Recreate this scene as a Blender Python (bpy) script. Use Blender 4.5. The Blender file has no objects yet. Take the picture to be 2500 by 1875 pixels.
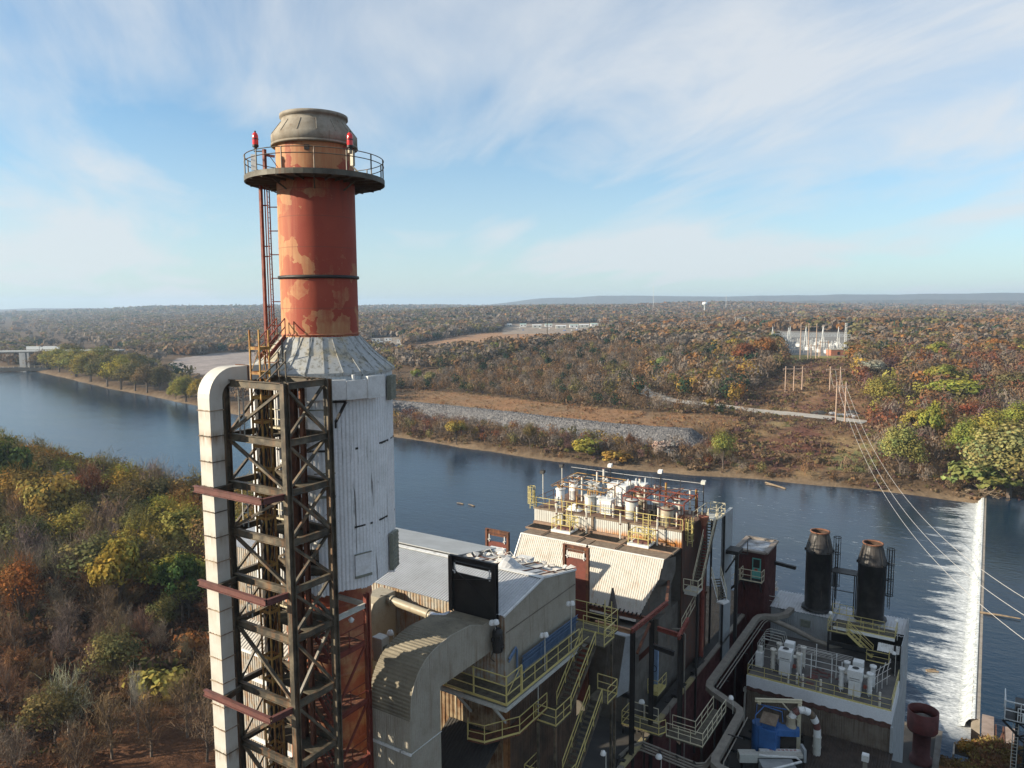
import bpy, bmesh, math, random
import numpy as np
from mathutils import Vector, Matrix
random.seed(7)
rng = np.random.default_rng(11)
PI = math.pi
sc = bpy.context.scene
COL = sc.collection

# ------------------------------------------------------------------ objects
def tag(o, label=None, cat=None, group=None, kind=None):
    if label: o['label'] = label
    if cat: o['category'] = cat
    if group: o['group'] = group
    if kind: o['kind'] = kind
    return o

def thing(name, label, cat, base=(0, 0, 0), group=None):
    o = bpy.data.objects.new(name, None)
    o.empty_display_size = .3
    o.location = base
    COL.objects.link(o)
    return tag(o, label, cat, group)

def origin(o):
    v = Vector((0, 0, 0))
    while o is not None:
        v += o.location
        o = o.parent
    return v

class MB:
    """collects shapes in world coordinates; build() links them as one mesh object"""
    def __init__(s):
        s.v = []; s.f = []; s.sm = []
    def add(s, vs, fs, smooth=False):
        n = len(s.v)
        s.v += [tuple(p) for p in vs]
        s.f += [tuple(i + n for i in f) for f in fs]
        s.sm += [smooth] * len(fs)
        return s
    def box(s, x0, x1, y0, y1, z0, z1):
        vs = [(x, y, z) for z in (z0, z1) for y in (y0, y1) for x in (x0, x1)]
        return s.add(vs, [(0, 2, 3, 1), (4, 5, 7, 6), (0, 1, 5, 4), (2, 6, 7, 3), (0, 4, 6, 2), (1, 3, 7, 5)])
    def beam(s, a, b, w=.1, h=None, up=(0, 0, 1)):
        a = Vector(a); b = Vector(b); h = w if h is None else h
        d = (b - a).normalized(); u = Vector(up)
        if abs(d.dot(u)) > .98: u = Vector((0, 1, 0))
        r = d.cross(u).normalized(); u = r.cross(d).normalized()
        vs = []
        for p in (a, b):
            for i, j in ((-1, -1), (1, -1), (1, 1), (-1, 1)):
                vs.append(p + r * (w / 2 * i) + u * (h / 2 * j))
        return s.add(vs, [(3, 2, 1, 0), (4, 5, 6, 7), (0, 1, 5, 4), (1, 2, 6, 5), (2, 3, 7, 6), (3, 0, 4, 7)])
    def hbeam(s, a, b, w=.2, h=.25, t=.025, up=(0, 0, 1)):
        """I-section: two flanges and a web"""
        a = Vector(a); b = Vector(b); d = (b - a).normalized(); u = Vector(up)
        if abs(d.dot(u)) > .98: u = Vector((0, 1, 0))
        r = d.cross(u).normalized(); u = r.cross(d).normalized()
        o = u * (h / 2 - t / 2)
        s.beam(a + o, b + o, w, t, up); s.beam(a - o, b - o, w, t, up)
        return s.beam(a, b, t, h - 2 * t, up)
    def tube(s, pts, r=.05, n=6, cap=True, r1=None):
        pts = [Vector(p) for p in pts]; m = len(pts); rings = []
        for i, p in enumerate(pts):
            d = (pts[min(i + 1, m - 1)] - pts[max(i - 1, 0)]).normalized()
            u = Vector((0, 0, 1)) if abs(d.z) < .95 else Vector((1, 0, 0))
            x = d.cross(u).normalized(); y = x.cross(d)
            rr = r if r1 is None else r + (r1 - r) * i / (m - 1)
            rings.append([p + x * (rr * math.cos(2 * PI * k / n)) + y * (rr * math.sin(2 * PI * k / n)) for k in range(n)])
        vs = [q for g in rings for q in g]
        fs = [(i * n + k, i * n + (k + 1) % n, (i + 1) * n + (k + 1) % n, (i + 1) * n + k) for i in range(m - 1) for k in range(n)]
        s.add(vs, fs, n > 5)
        if cap: s.add(rings[0], [tuple(range(n))[::-1]]); s.add(rings[-1], [tuple(range(n))])
        return s
    def lathe(s, c, prof, n=32, smooth=True, a0=0, a1=2 * PI):
        """prof: (radius, z) pairs about the vertical axis through c"""
        full = abs(a1 - a0 - 2 * PI) < 1e-6; m = n if full else n + 1
        vs = [(c[0] + r * math.cos(a0 + (a1 - a0) * k / n), c[1] + r * math.sin(a0 + (a1 - a0) * k / n), z) for r, z in prof for k in range(m)]
        fs = []
        for i in range(len(prof) - 1):
            for k in range(n):
                k2 = (k + 1) % m
                fs.append((i * m + k, i * m + k2, (i + 1) * m + k2, (i + 1) * m + k))
        return s.add(vs, fs, smooth)
    def cyl(s, c, r, z0, z1, n=16, r1=None):
        r1 = r if r1 is None else r1
        s.lathe(c, [(r, z0), (r1, z1)], n)
        s.add([(c[0] + r1 * math.cos(2 * PI * k / n), c[1] + r1 * math.sin(2 * PI * k / n), z1) for k in range(n)], [tuple(range(n))])
        return s.add([(c[0] + r * math.cos(2 * PI * k / n), c[1] + r * math.sin(2 * PI * k / n), z0) for k in range(n)], [tuple(range(n))[::-1]])
    def poly(s, pts): return s.add(pts, [tuple(range(len(pts)))])
    def prism(s, pts, ext):
        """flat polygon swept by the vector ext"""
        n = len(pts); e = Vector(ext); a = [Vector(p) for p in pts]
        vs = a + [p + e for p in a]
        return s.add(vs, [tuple(range(n))[::-1], tuple(range(n, 2 * n))] + [(i, (i + 1) % n, (i + 1) % n + n, i + n) for i in range(n)])
    def corr(s, o, u, v, pitch=.2, dep=.03, flip=1, jag=0):
        """corrugated sheet spanned by u (across the ribs) and v (along them)"""
        o = Vector(o); u = Vector(u); v = Vector(v); L = u.length; ud = u / L
        nn = ud.cross(v).normalized() * flip; n = max(1, round(L / pitch)); p = L / n
        prof = []
        for k in range(n):
            prof += [(k * p, 0), (k * p + p * .36, 0), (k * p + p * .5, dep), (k * p + p * .86, dep)]
        prof.append((L, 0))
        vs = []
        for x, h in prof:
            b = o + ud * x + nn * h
            vs += [b, b + v * (1 + (random.uniform(-jag, jag) if jag else 0))]
        return s.add(vs, [(2 * i, 2 * i + 2, 2 * i + 3, 2 * i + 1) for i in range(len(prof) - 1)])
    def build(s, name, m, parent=None, bevel=0, fix=True):
        o_ = origin(parent) if parent else Vector((0, 0, 0))
        me = bpy.data.meshes.new(name)
        me.from_pydata([(p[0] - o_.x, p[1] - o_.y, p[2] - o_.z) for p in s.v], [], s.f)
        me.polygons.foreach_set('use_smooth', s.sm)
        if fix:
            bm = bmesh.new(); bm.from_mesh(me)
            bmesh.ops.recalc_face_normals(bm, faces=bm.faces)
            bm.to_mesh(me); bm.free()
        me.materials.append(m)
        o = bpy.data.objects.new(name, me); COL.objects.link(o)
        if parent: o.parent = parent
        if bevel:
            b = o.modifiers.new('bevel', 'BEVEL'); b.width = bevel; b.segments = 2; b.limit_method = 'ANGLE'
        return o

def copy_tree(o, loc, parent=None):
    c = o.copy(); COL.objects.link(c)
    if parent is None: c.location = loc
    else: c.parent = parent
    for ch in list(o.children): copy_tree(ch, None, c)
    return c

# ------------------------------------------------------------------ materials
def new_mat(name):
    m = bpy.data.materials.new(name); m.use_nodes = True
    nt = m.node_tree; nt.nodes.clear()
    return m, nt, nt.nodes, nt.links

def nz(nt, vec, scale, detail=5, rough=.6, stretch=None):
    if stretch:
        mp = nt.nodes.new('ShaderNodeMapping'); mp.inputs['Scale'].default_value = stretch
        nt.links.new(vec, mp.inputs['Vector']); vec = mp.outputs[0]
    n = nt.nodes.new('ShaderNodeTexNoise'); n.inputs['Scale'].default_value = scale
    n.inputs['Detail'].default_value = detail; n.inputs['Roughness'].default_value = rough
    nt.links.new(vec, n.inputs['Vector'])
    return n.outputs['Fac']

def ramp(nt, fac, a, b):
    r = nt.nodes.new('ShaderNodeMapRange'); r.inputs[1].default_value = a; r.inputs[2].default_value = b
    nt.links.new(fac, r.inputs[0]); return r.outputs[0]

def mixc(nt, fac, a, b, mode='MIX'):
    x = nt.nodes.new('ShaderNodeMix'); x.data_type = 'RGBA'; x.blend_type = mode
    for s_, v in ((x.inputs[0], fac), (x.inputs[6], a), (x.inputs[7], b)):
        if isinstance(v, (tuple, list)): s_.default_value = (*v[:3], 1)
        elif isinstance(v, (int, float)): s_.default_value = v
        else: nt.links.new(v, s_)
    return x.outputs[2]

def mth(nt, op, a, b=None, c=None):
    x = nt.nodes.new('ShaderNodeMath'); x.operation = op
    for i, v in enumerate((a, b, c)):
        if v is None: continue
        if isinstance(v, (int, float)): x.inputs[i].default_value = v
        else: nt.links.new(v, x.inputs[i])
    return x.outputs[0]

def finish(m, nt, colr, rough=.6, metal=0, bump=None, bstr=.3, bdist=.02, spec=.4):
    p = nt.nodes.new('ShaderNodeBsdfPrincipled'); o = nt.nodes.new('ShaderNodeOutputMaterial')
    if isinstance(colr, (tuple, list)): p.inputs['Base Color'].default_value = (*colr[:3], 1)
    else: nt.links.new(colr, p.inputs['Base Color'])
    if isinstance(rough, (int, float)): p.inputs['Roughness'].default_value = rough
    else: nt.links.new(rough, p.inputs['Roughness'])
    p.inputs['Metallic'].default_value = metal
    p.inputs['Specular IOR Level'].default_value = spec
    if bump is not None:
        b = nt.nodes.new('ShaderNodeBump'); b.inputs['Strength'].default_value = bstr; b.inputs['Distance'].default_value = bdist
        nt.links.new(bump, b.inputs['Height']); nt.links.new(b.outputs[0], p.inputs['Normal'])
    nt.links.new(p.outputs[0], o.inputs[0])
    return m

def worn(name, c, c2, scale=1.2, lo=.42, hi=.68, streak=None, slo=.56, shi=.72, sstretch=(2.2, 2.2, .18), speck=None, splo=.66, sphi=.72, rough=.65, metal=0, var=.25, bstr=.25):
    """painted or bare metal with blotches (c2), vertical runs (streak) and flecks (speck)"""
    m, nt, N, L = new_mat(name)
    pos = N.new('ShaderNodeNewGeometry').outputs['Position']
    f = ramp(nt, nz(nt, pos, scale, 6), lo, hi)
    colr = mixc(nt, f, c, c2)
    if streak:
        g = ramp(nt, nz(nt, pos, 1.6, 5, .6, sstretch), slo, shi)
        colr = mixc(nt, g, colr, streak)
    if speck:
        g = ramp(nt, nz(nt, pos, 5.5, 4, .7, (1, 1, .6)), splo, sphi)
        colr = mixc(nt, g, colr, speck)
    v = ramp(nt, nz(nt, pos, 9, 3), .2, .8)
    vv = mth(nt, 'MULTIPLY_ADD', v, var, 1 - var / 2)
    cb = N.new('ShaderNodeCombineColor')
    for i in range(3): L.new(vv, cb.inputs[i])
    colr = mixc(nt, 1.0, colr, cb.outputs[0], 'MULTIPLY')
    bmp = nz(nt, pos, 4, 6, .6)
    return finish(m, nt, colr, mth(nt, 'MULTIPLY_ADD', f, .2, rough - .1), metal, bmp, bstr, .02)

STEEL = worn('dark_structural_steel', (.050, .044, .034), (.18, .148, .10), 1.4, .42, .72, streak=(.17, .085, .04), slo=.52, shi=.72, rough=.6)
RUST = worn('rusted_steel', (.13, .05, .028), (.05, .03, .022), 2.5, .4, .7, streak=(.24, .10, .04), rough=.85)
REDSTEEL = worn('red_primer_steel', (.17, .040, .026), (.09, .026, .02), 2, .45, .7, streak=(.3, .16, .09), slo=.62, shi=.75, rough=.75)
BRACKET = worn('oxide_brown_steel', (.13, .05, .042), (.08, .035, .03), 2, .4, .7, rough=.7)
BLACKST = worn('blackened_steel', (.014, .013, .013), (.03, .028, .026), 1.5, .4, .7, rough=.6)
WHITESHELL = worn('peeling_white_cladding', (.70, .71, .72), (.60, .61, .61), 1.2, .4, .7, streak=(.13, .125, .115), slo=.635, shi=.69, speck=(.20, .19, .18), splo=.68, sphi=.72, sstretch=(3, 3, .14), rough=.6)
WHITEDUCT = None
GREYBOX = worn('white_painted_box', (.62, .63, .62), (.5, .5, .48), 1.4, streak=(.2, .19, .17), slo=.62, shi=.7, rough=.6)
BEIGE = worn('beige_cladding', (.33, .305, .25), (.27, .245, .195), .8, .4, .7, streak=(.20, .16, .115), slo=.57, shi=.75, rough=.7)
BEIGERUST = worn('rust_run_cladding', (.36, .35, .31), (.30, .20, .10), 1.4, .45, .7, streak=(.24, .10, .03), slo=.5, shi=.68, sstretch=(4.5, 4.5, .14), rough=.75)
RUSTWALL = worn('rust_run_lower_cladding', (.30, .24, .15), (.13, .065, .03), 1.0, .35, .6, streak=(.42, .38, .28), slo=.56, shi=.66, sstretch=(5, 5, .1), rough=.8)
ROOFM = worn('galvanised_roof', (.44, .45, .46), (.36, .365, .37), .7, .4, .7, streak=(.27, .26, .25), slo=.62, shi=.8, sstretch=(3, .3, 1), rough=.5)
ROOFSM = worn('smooth_grey_roof', (.36, .37, .37), (.30, .31, .31), .35, .4, .7, rough=.55)
INSUL = worn('torn_white_insulation', (.62, .60, .56), (.42, .38, .32), 1.7, .45, .65, rough=.9)
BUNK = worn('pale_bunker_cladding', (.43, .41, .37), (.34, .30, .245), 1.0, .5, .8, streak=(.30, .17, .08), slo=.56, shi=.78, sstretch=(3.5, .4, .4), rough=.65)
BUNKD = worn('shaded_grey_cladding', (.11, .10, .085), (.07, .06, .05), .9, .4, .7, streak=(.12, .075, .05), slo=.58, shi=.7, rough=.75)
DECKBR = worn('brown_deck_plate', (.20, .155, .11), (.13, .095, .07), 2.2, .4, .65, rough=.85)
DARKRED = worn('dark_red_cladding', (.058, .011, .010), (.038, .009, .008), 1.2, .4, .7, streak=(.03, .012, .011), slo=.6, shi=.75, rough=.75)
GATERED = worn('red_brown_gate_plate', (.15, .042, .03), (.09, .03, .024), 1.5, .4, .7, rough=.7)
YEL = worn('yellow_safety_paint', (.50, .42, .16), (.42, .35, .17), 3, .5, .75, rough=.5, var=.15, bstr=.05)
CREAM = worn('faded_cream_paint', (.55, .50, .36), (.42, .36, .24), 3, .5, .75, rough=.55, var=.15, bstr=.05)
EQWHITE = worn('white_equipment_paint', (.62, .63, .62), (.5, .5, .47), 2, .55, .8, streak=(.38, .30, .2), slo=.66, shi=.8, rough=.45)
EQGREY = worn('grey_equipment_paint', (.46, .46, .42), (.34, .33, .28), 2, .5, .8, streak=(.3, .2, .12), slo=.62, shi=.8, rough=.5)
EQTAN = worn('tan_equipment_paint', (.33, .29, .21), (.24, .19, .13), 2, .5, .8, rough=.55)
PIPEW = worn('pale_vent_pipe', (.58, .56, .50), (.44, .4, .33), 3, .5, .8, rough=.5)
LOUVER = worn('grey_green_louver', (.20, .21, .17), (.14, .145, .12), 3, rough=.6)
HATCH = worn('white_hatch_panel', (.66, .67, .68), (.55, .55, .53), 2, rough=.6)
DARKGAP = worn('dark_opening', (.006, .006, .006), (.012, .011, .01), 2, rough=.9)
ROOFDK = worn('tar_roof', (.028, .026, .024), (.06, .055, .05), .6, .4, .75, rough=.9)
CONC = worn('weathered_concrete', (.30, .27, .23), (.2, .18, .15), .8, .4, .7, rough=.9)
TROUGH = worn('grey_brown_lagging', (.19, .17, .14), (.14, .125, .105), 1.5, .4, .7, rough=.75)
BLUEW = worn('white_painted_parapet', (.62, .64, .66), (.52, .53, .54), .7, .45, .8, rough=.6)
RUSTFR = worn('rust_fringe', (.10, .045, .035), (.05, .03, .025), 3, .4, .7, rough=.9)
GREYCLAD = worn('light_grey_cladding', (.30, .325, .34), (.24, .25, .25), .9, .4, .75, streak=(.2, .18, .15), slo=.63, shi=.78, rough=.65)
BROWNCLAD = worn('brown_stained_cladding', (.15, .125, .098), (.095, .072, .052), .9, .4, .7, streak=(.07, .045, .03), slo=.56, shi=.72, sstretch=(4, 4, .15), rough=.8)
BLUEP = worn('blue_filter_paint', (.035, .115, .31), (.028, .085, .22), 1.2, .4, .75, streak=(.02, .03, .05), slo=.64, shi=.7, rough=.5)
BLUEWK = worn('blue_walk_sheet', (.10, .16, .26), (.07, .11, .18), 1.4, .4, .7, rough=.6)
STACKBK = worn('sooty_black_stack', (.016, .015, .015), (.042, .038, .036), 1.3, .42, .7, streak=(.075, .06, .052), slo=.62, shi=.72, sstretch=(2, 2, .3), rough=.45)
STACKTOP = worn('blistered_stack_cone', (.048, .042, .038), (.018, .016, .016), 1.8, .45, .6, rough=.5)
RIMR = worn('orange_rust_rim', (.19, .085, .045), (.12, .05, .03), 3, rough=.85)
REDLENS = None
TEAL = worn('turquoise_door_paint', (.09, .30, .26), (.07, .22, .19), 2, rough=.55)
MASTY = worn('rusty_yellow_mast', (.36, .22, .06), (.20, .085, .03), 3, .38, .62, streak=(.14, .05, .025), slo=.55, shi=.7, rough=.75)
CAPC = worn('grey_concrete_cap', (.27, .245, .20), (.20, .17, .13), 1.4, .42, .68, streak=(.14, .085, .05), slo=.62, shi=.76, rough=.85)
CONE = worn('lichened_cone_cladding', (.33, .345, .345), (.36, .30, .18), .7, .50, .66, streak=(.15, .145, .12), slo=.52, shi=.66, sstretch=(2.6, 2.6, .8), speck=(.13, .125, .10), splo=.58, sphi=.68, rough=.6)
GRATE = worn('walkway_grating', (.09, .08, .055), (.055, .045, .035), 3, rough=.9)
WIREM = worn('pale_wire', (.55, .53, .5), (.45, .43, .4), 3, rough=.5)
WOODP = worn('weathered_wood_pole', (.40, .29, .22), (.30, .21, .16), 2, rough=.9)
GLASSM = finish(*new_mat('lamp_glass')[:2], (.55, .6, .66), .25)

def lens_mat():
    m, nt, N, L = new_mat('red_beacon_glass')
    return finish(m, nt, (.62, .022, .02), .18, spec=.6)
REDLENS = lens_mat()

def chimney_paint():
    m, nt, N, L = new_mat('peeling_red_stack_paint')
    pos = N.new('ShaderNodeNewGeometry').outputs['Position']
    red = mixc(nt, ramp(nt, nz(nt, pos, .5, 5), .35, .7), (.26, .046, .028), (.31, .064, .036))
    vor = N.new('ShaderNodeTexVoronoi'); vor.inputs['Scale'].default_value = .95; vor.feature = 'F1'; vor.distance = 'CHEBYCHEV'
    add = N.new('ShaderNodeVectorMath'); add.operation = 'ADD'
    wz = N.new('ShaderNodeTexNoise'); wz.inputs['Scale'].default_value = 1.4; wz.inputs['Detail'].default_value = 6
    sc_ = N.new('ShaderNodeVectorMath'); sc_.operation = 'SCALE'; sc_.inputs['Scale'].default_value = .9
    L.new(pos, wz.inputs['Vector']); L.new(wz.outputs['Color'], sc_.inputs[0]); L.new(pos, add.inputs[0]); L.new(sc_.outputs[0], add.inputs[1])
    L.new(add.outputs[0], vor.inputs['Vector'])
    sep = N.new('ShaderNodeSeparateColor'); L.new(vor.outputs['Color'], sep.inputs[0])
    # paler towards -x, -y: faded paint, with the sunlit tone painted in as well
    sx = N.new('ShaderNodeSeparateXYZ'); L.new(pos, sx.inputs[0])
    side = mth(nt, 'MULTIPLY_ADD', sx.outputs['X'], -.21, -6.98)      # 0 at the axis, + to the sun side
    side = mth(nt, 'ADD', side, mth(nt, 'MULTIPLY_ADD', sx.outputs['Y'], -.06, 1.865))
    low = mth(nt, 'MULTIPLY', mth(nt, 'SUBTRACT', 66.5, sx.outputs['Z']), .010)
    top = ramp(nt, sx.outputs['Z'], 67.2, 67.8)
    lowb = ramp(nt, sx.outputs['Z'], 59.2, 58.4)
    th = mth(nt, 'ADD', mth(nt, 'ADD', mth(nt, 'MULTIPLY', sep.outputs[0], .95), mth(nt, 'MULTIPLY', side, .35)), mth(nt, 'ADD', low, mth(nt, 'MULTIPLY', top, .5)))
    th = mth(nt, 'ADD', th, mth(nt, 'MULTIPLY', lowb, .35))
    grain = mth(nt, 'MULTIPLY_ADD', nz(nt, pos, 2.6, 9, .75), .7, -.35)
    runs = mth(nt, 'MULTIPLY_ADD', nz(nt, pos, 1.6, 6, .65, (3.2, 3.2, .14)), .5, -.25)
    patch = ramp(nt, mth(nt, 'ADD', th, mth(nt, 'ADD', grain, runs)), .50, .82)
    tan = mixc(nt, ramp(nt, nz(nt, pos, 1.6, 6, .65, (2.5, 2.5, .4)), .3, .7), (.46, .29, .14), (.38, .17, .075))
    c = mixc(nt, mth(nt, 'MULTIPLY', patch, .72), red, tan)
    lit_side_fade = mth(nt, 'MULTIPLY', ramp(nt, mth(nt, 'ADD', side, runs), .0, .62), .8)
    c = mixc(nt, lit_side_fade, c, (.50, .27, .13))
    st = ramp(nt, nz(nt, pos, 1.5, 6, .65, (3, 3, .12)), .55, .75)
    c = mixc(nt, mth(nt, 'MULTIPLY', st, .6), c, (.24, .055, .032))
    soot = mth(nt, 'MULTIPLY', ramp(nt, sx.outputs['Z'], 64.6, 67.2), ramp(nt, nz(nt, pos, 1.2, 6, .65, (2.5, 2.5, .3)), .42, .68))
    c = mixc(nt, mth(nt, 'MULTIPLY', soot, mth(nt, 'MULTIPLY', .6, mth(nt, 'LESS_THAN', sx.outputs['Z'], 67.3))), c, (.09, .05, .04))
    ch = ramp(nt, nz(nt, pos, 7, 4, .7), .66, .74)
    c = mixc(nt, mth(nt, 'MULTIPLY', ch, .5), c, (.42, .27, .14))
    for zj in (59.9, 63.3, 65.0, 66.5):
        j = mth(nt, 'LESS_THAN', mth(nt, 'ABSOLUTE', mth(nt, 'SUBTRACT', sx.outputs['Z'], zj)), .022)
        c = mixc(nt, mth(nt, 'MULTIPLY', j, .55), c, (.16, .06, .04))
    return finish(m, nt, c, .7, 0, nz(nt, pos, 3, 6), .3, .03, .3)
CHIM = chimney_paint()
def duct_mat():
    m, nt, N, L = new_mat('rust_stained_white_duct')
    pos = N.new('ShaderNodeNewGeometry').outputs['Position']
    sx = N.new('ShaderNodeSeparateXYZ'); L.new(pos, sx.inputs[0])
    q = mth(nt, 'FRACT', mth(nt, 'DIVIDE', mth(nt, 'SUBTRACT', 55.364, sx.outputs['Z']), 1.1635))      # 0 at a flange, 1 just above the next
    under = ramp(nt, q, .45, .0); over = ramp(nt, q, .72, 1.0)
    runs = ramp(nt, nz(nt, pos, 2.2, 6, .65, (3, 3, .25)), .40, .70); sec = ramp(nt, nz(nt, pos, .55, 2, .5, (.2, .2, 1)), .42, .62)
    f = mth(nt, 'MULTIPLY', mth(nt, 'ADD', mth(nt, 'MULTIPLY', under, .8), mth(nt, 'MULTIPLY', over, .55)), mth(nt, 'MULTIPLY', runs, mth(nt, 'MULTIPLY_ADD', sec, .9, .25)))
    c = mixc(nt, ramp(nt, nz(nt, pos, 1.3, 5), .35, .7), (.52, .51, .465), (.45, .43, .37))
    c = mixc(nt, mth(nt, 'MINIMUM', mth(nt, 'MULTIPLY', f, 1.7), .95), c, (.22, .12, .05))
    c = mixc(nt, mth(nt, 'MULTIPLY', ramp(nt, nz(nt, pos, 5, 5, .7), .62, .74), .6), c, (.28, .22, .15))
    return finish(m, nt, c, .55, 0, nz(nt, pos, 1.5, 4), .2, .03)
WHITEDUCT = duct_mat()

def lowstack():
    return worn('faded_lower_stack_paint', (.30, .085, .045), (.40, .22, .11), 1.0, .45, .65, streak=(.20, .05, .03), slo=.58, shi=.75, rough=.75)
LOWCH = lowstack()

def parapet_rust_mat():
    m, nt, N, L = new_mat('parapet_cladding_rusting_at_the_foot')
    pos = N.new('ShaderNodeNewGeometry').outputs['Position']
    sx = N.new('ShaderNodeSeparateXYZ'); L.new(pos, sx.inputs[0])
    h = ramp(nt, sx.outputs['Z'], 39.75, 38.9)
    h2 = mth(nt, 'MULTIPLY', h, ramp(nt, sx.outputs['X'], -40, -25))
    g = mth(nt, 'ADD', h2, mth(nt, 'MULTIPLY_ADD', nz(nt, pos, 3, 5, .6, (1.5, 1, .25)), 1.1, -.62))
    c = mixc(nt, ramp(nt, nz(nt, pos, 1.2, 5), .35, .7), (.50, .50, .47), (.42, .41, .37))
    c = mixc(nt, ramp(nt, g, .22, .8), c, (.40, .17, .035))
    c = mixc(nt, ramp(nt, g, .75, 1.1), c, (.16, .055, .025))
    return finish(m, nt, c, .7)
PARAP = parapet_rust_mat()
# ------------------------------------------------------------------ camera
CAMZ = 60.0; FPX = 1825.0
_t, _p, _r = math.radians(32.6), math.radians(6.0), math.radians(-.3)
FH = Vector((-math.sin(_t), math.cos(_t), 0))
R0 = Vector((math.cos(_t), math.sin(_t), 0)); Zv = Vector((0, 0, 1))
CF = FH * math.cos(_p) - Zv * math.sin(_p); U0 = FH * math.sin(_p) + Zv * math.cos(_p)
CR = R0 * math.cos(_r) + U0 * math.sin(_r); CU = U0 * math.cos(_r) - R0 * math.sin(_r)
cam = bpy.data.cameras.new('camera'); camo = bpy.data.objects.new('camera', cam); COL.objects.link(camo)
mw = Matrix.Identity(4)
for i in range(3): mw[i][0] = CR[i]; mw[i][1] = CU[i]; mw[i][2] = -CF[i]
mw[0][3] = 0; mw[1][3] = 0; mw[2][3] = CAMZ
camo.matrix_world = mw
cam.sensor_width = 36; cam.lens = 36 * FPX / 2500; cam.clip_start = .5; cam.clip_end = 30000
sc.camera = camo

def proj(x, y, z):
    """where a world point falls in the photograph (2500 x 1875 pixels) and its depth; works on arrays"""
    z = z - CAMZ
    d = x * CF.x + y * CF.y + z * CF.z
    d = np.where(np.abs(d) < 1e-6, 1e-6, d)
    return 1250 + FPX * (x * CR.x + y * CR.y + z * CR.z) / d, 937.5 - FPX * (x * CU.x + y * CU.y + z * CU.z) / d, d

# ------------------------------------------------------------------ sun and sky
SUN_EL = math.radians(21.5); SUN_AZ = math.radians(226.0)          # azimuth clockwise from +Y
sdir = Vector((math.sin(SUN_AZ) * math.cos(SUN_EL), math.cos(SUN_AZ) * math.cos(SUN_EL), math.sin(SUN_EL)))
sun = bpy.data.lights.new('sun', 'SUN'); sun.energy = 4.7; sun.angle = math.radians(.5); sun.color = (1, .87, .68)
suno = bpy.data.objects.new('sun', sun); COL.objects.link(suno); suno.rotation_euler = (-sdir).to_track_quat('-Z', 'Y').to_euler()
suno.location = (-60, -60, 120)
W = bpy.data.worlds.new('World'); sc.world = W; W.use_nodes = True
nt = W.node_tree; nt.nodes.clear(); N = nt.nodes; L = nt.links
sky = N.new('ShaderNodeTexSky'); sky.sky_type = 'NISHITA'; sky.sun_disc = False
sky.sun_elevation = SUN_EL; sky.sun_rotation = SUN_AZ; sky.air_density = 1.0; sky.dust_density = .6; sky.ozone_density = 2.2; sky.altitude = 150
tc = N.new('ShaderNodeTexCoord')
sep = N.new('ShaderNodeSeparateXYZ'); L.new(tc.outputs['Generated'], sep.inputs[0])
zz = mth(nt, 'MAXIMUM', sep.outputs['Z'], 0.0)
den = mth(nt, 'ADD', zz, .16)
cmb = N.new('ShaderNodeCombineXYZ')
L.new(mth(nt, 'DIVIDE', sep.outputs['X'], den), cmb.inputs[0]); L.new(mth(nt, 'DIVIDE', sep.outputs['Y'], den), cmb.inputs[1])
mp = N.new('ShaderNodeMapping'); mp.inputs['Rotation'].default_value = (0, 0, math.radians(-52)); mp.inputs['Location'].default_value = (3.1, 1.7, 0)
L.new(cmb.outputs[0], mp.inputs['Vector'])
def cl(scale, stretch, detail, rough, dist, off=0):
    m2 = N.new('ShaderNodeMapping'); m2.inputs['Scale'].default_value = stretch; m2.inputs['Location'].default_value = (off, off * .7, off * .3)
    L.new(mp.outputs[0], m2.inputs['Vector'])
    n = N.new('ShaderNodeTexNoise'); n.inputs['Scale'].default_value = scale; n.inputs['Detail'].default_value = detail
    n.inputs['Roughness'].default_value = rough; n.inputs['Distortion'].default_value = dist
    L.new(m2.outputs[0], n.inputs['Vector']); return n.outputs['Fac']
big = cl(.62, (1, .8, 1), 3, .5, .3, 4.2)
wisp = cl(1.5, (1, .42, 1), 9, .58, .9, 1.3)
fine = cl(5, (1, .3, 1), 6, .6, .4, 7.7)
mixw = mth(nt, 'ADD', mth(nt, 'MULTIPLY', big, .60), mth(nt, 'ADD', mth(nt, 'MULTIPLY', wisp, .40), mth(nt, 'MULTIPLY', fine, .06)))
cov = ramp(nt, mixw, .385, .60)
cov = mth(nt, 'POWER', cov, 1.15)
veil = mth(nt, 'MULTIPLY', ramp(nt, zz, .30, .0), .62)              # thin high veil, thicker to the eye towards the horizon
cov = mth(nt, 'MAXIMUM', mth(nt, 'MULTIPLY', cov, .86), veil)
blu = mixc(nt, 1.0, sky.outputs[0], (.68, 1.03, 1.15), 'MULTIPLY')
b1 = N.new('ShaderNodeBackground'); L.new(blu, b1.inputs[0]); b1.inputs[1].default_value = .078
b2 = N.new('ShaderNodeBackground'); b2.inputs[0].default_value = (.93, .965, 1, 1); b2.inputs[1].default_value = .42
ms = N.new('ShaderNodeMixShader'); wo = N.new('ShaderNodeOutputWorld')
L.new(cov, ms.inputs[0]); L.new(b1.outputs[0], ms.inputs[1]); L.new(b2.outputs[0], ms.inputs[2]); L.new(ms.outputs[0], wo.inputs[0])
sc.view_settings.view_transform = 'Standard'; sc.view_settings.look = 'None'; sc.view_settings.gamma = 1.0; sc.view_settings.exposure = 1.0
sc.view_settings.use_curve_mapping = False
sc.cycles.max_bounces = 6; sc.cycles.diffuse_bounces = 3; sc.cycles.glossy_bounces = 3; sc.cycles.transmission_bounces = 2
sc.cycles.transparent_max_bounces = 8; sc.cycles.volume_bounces = 0; sc.cycles.caustics_reflective = False; sc.cycles.caustics_refractive = False
sc.cycles.sample_clamp_indirect = 4

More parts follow.
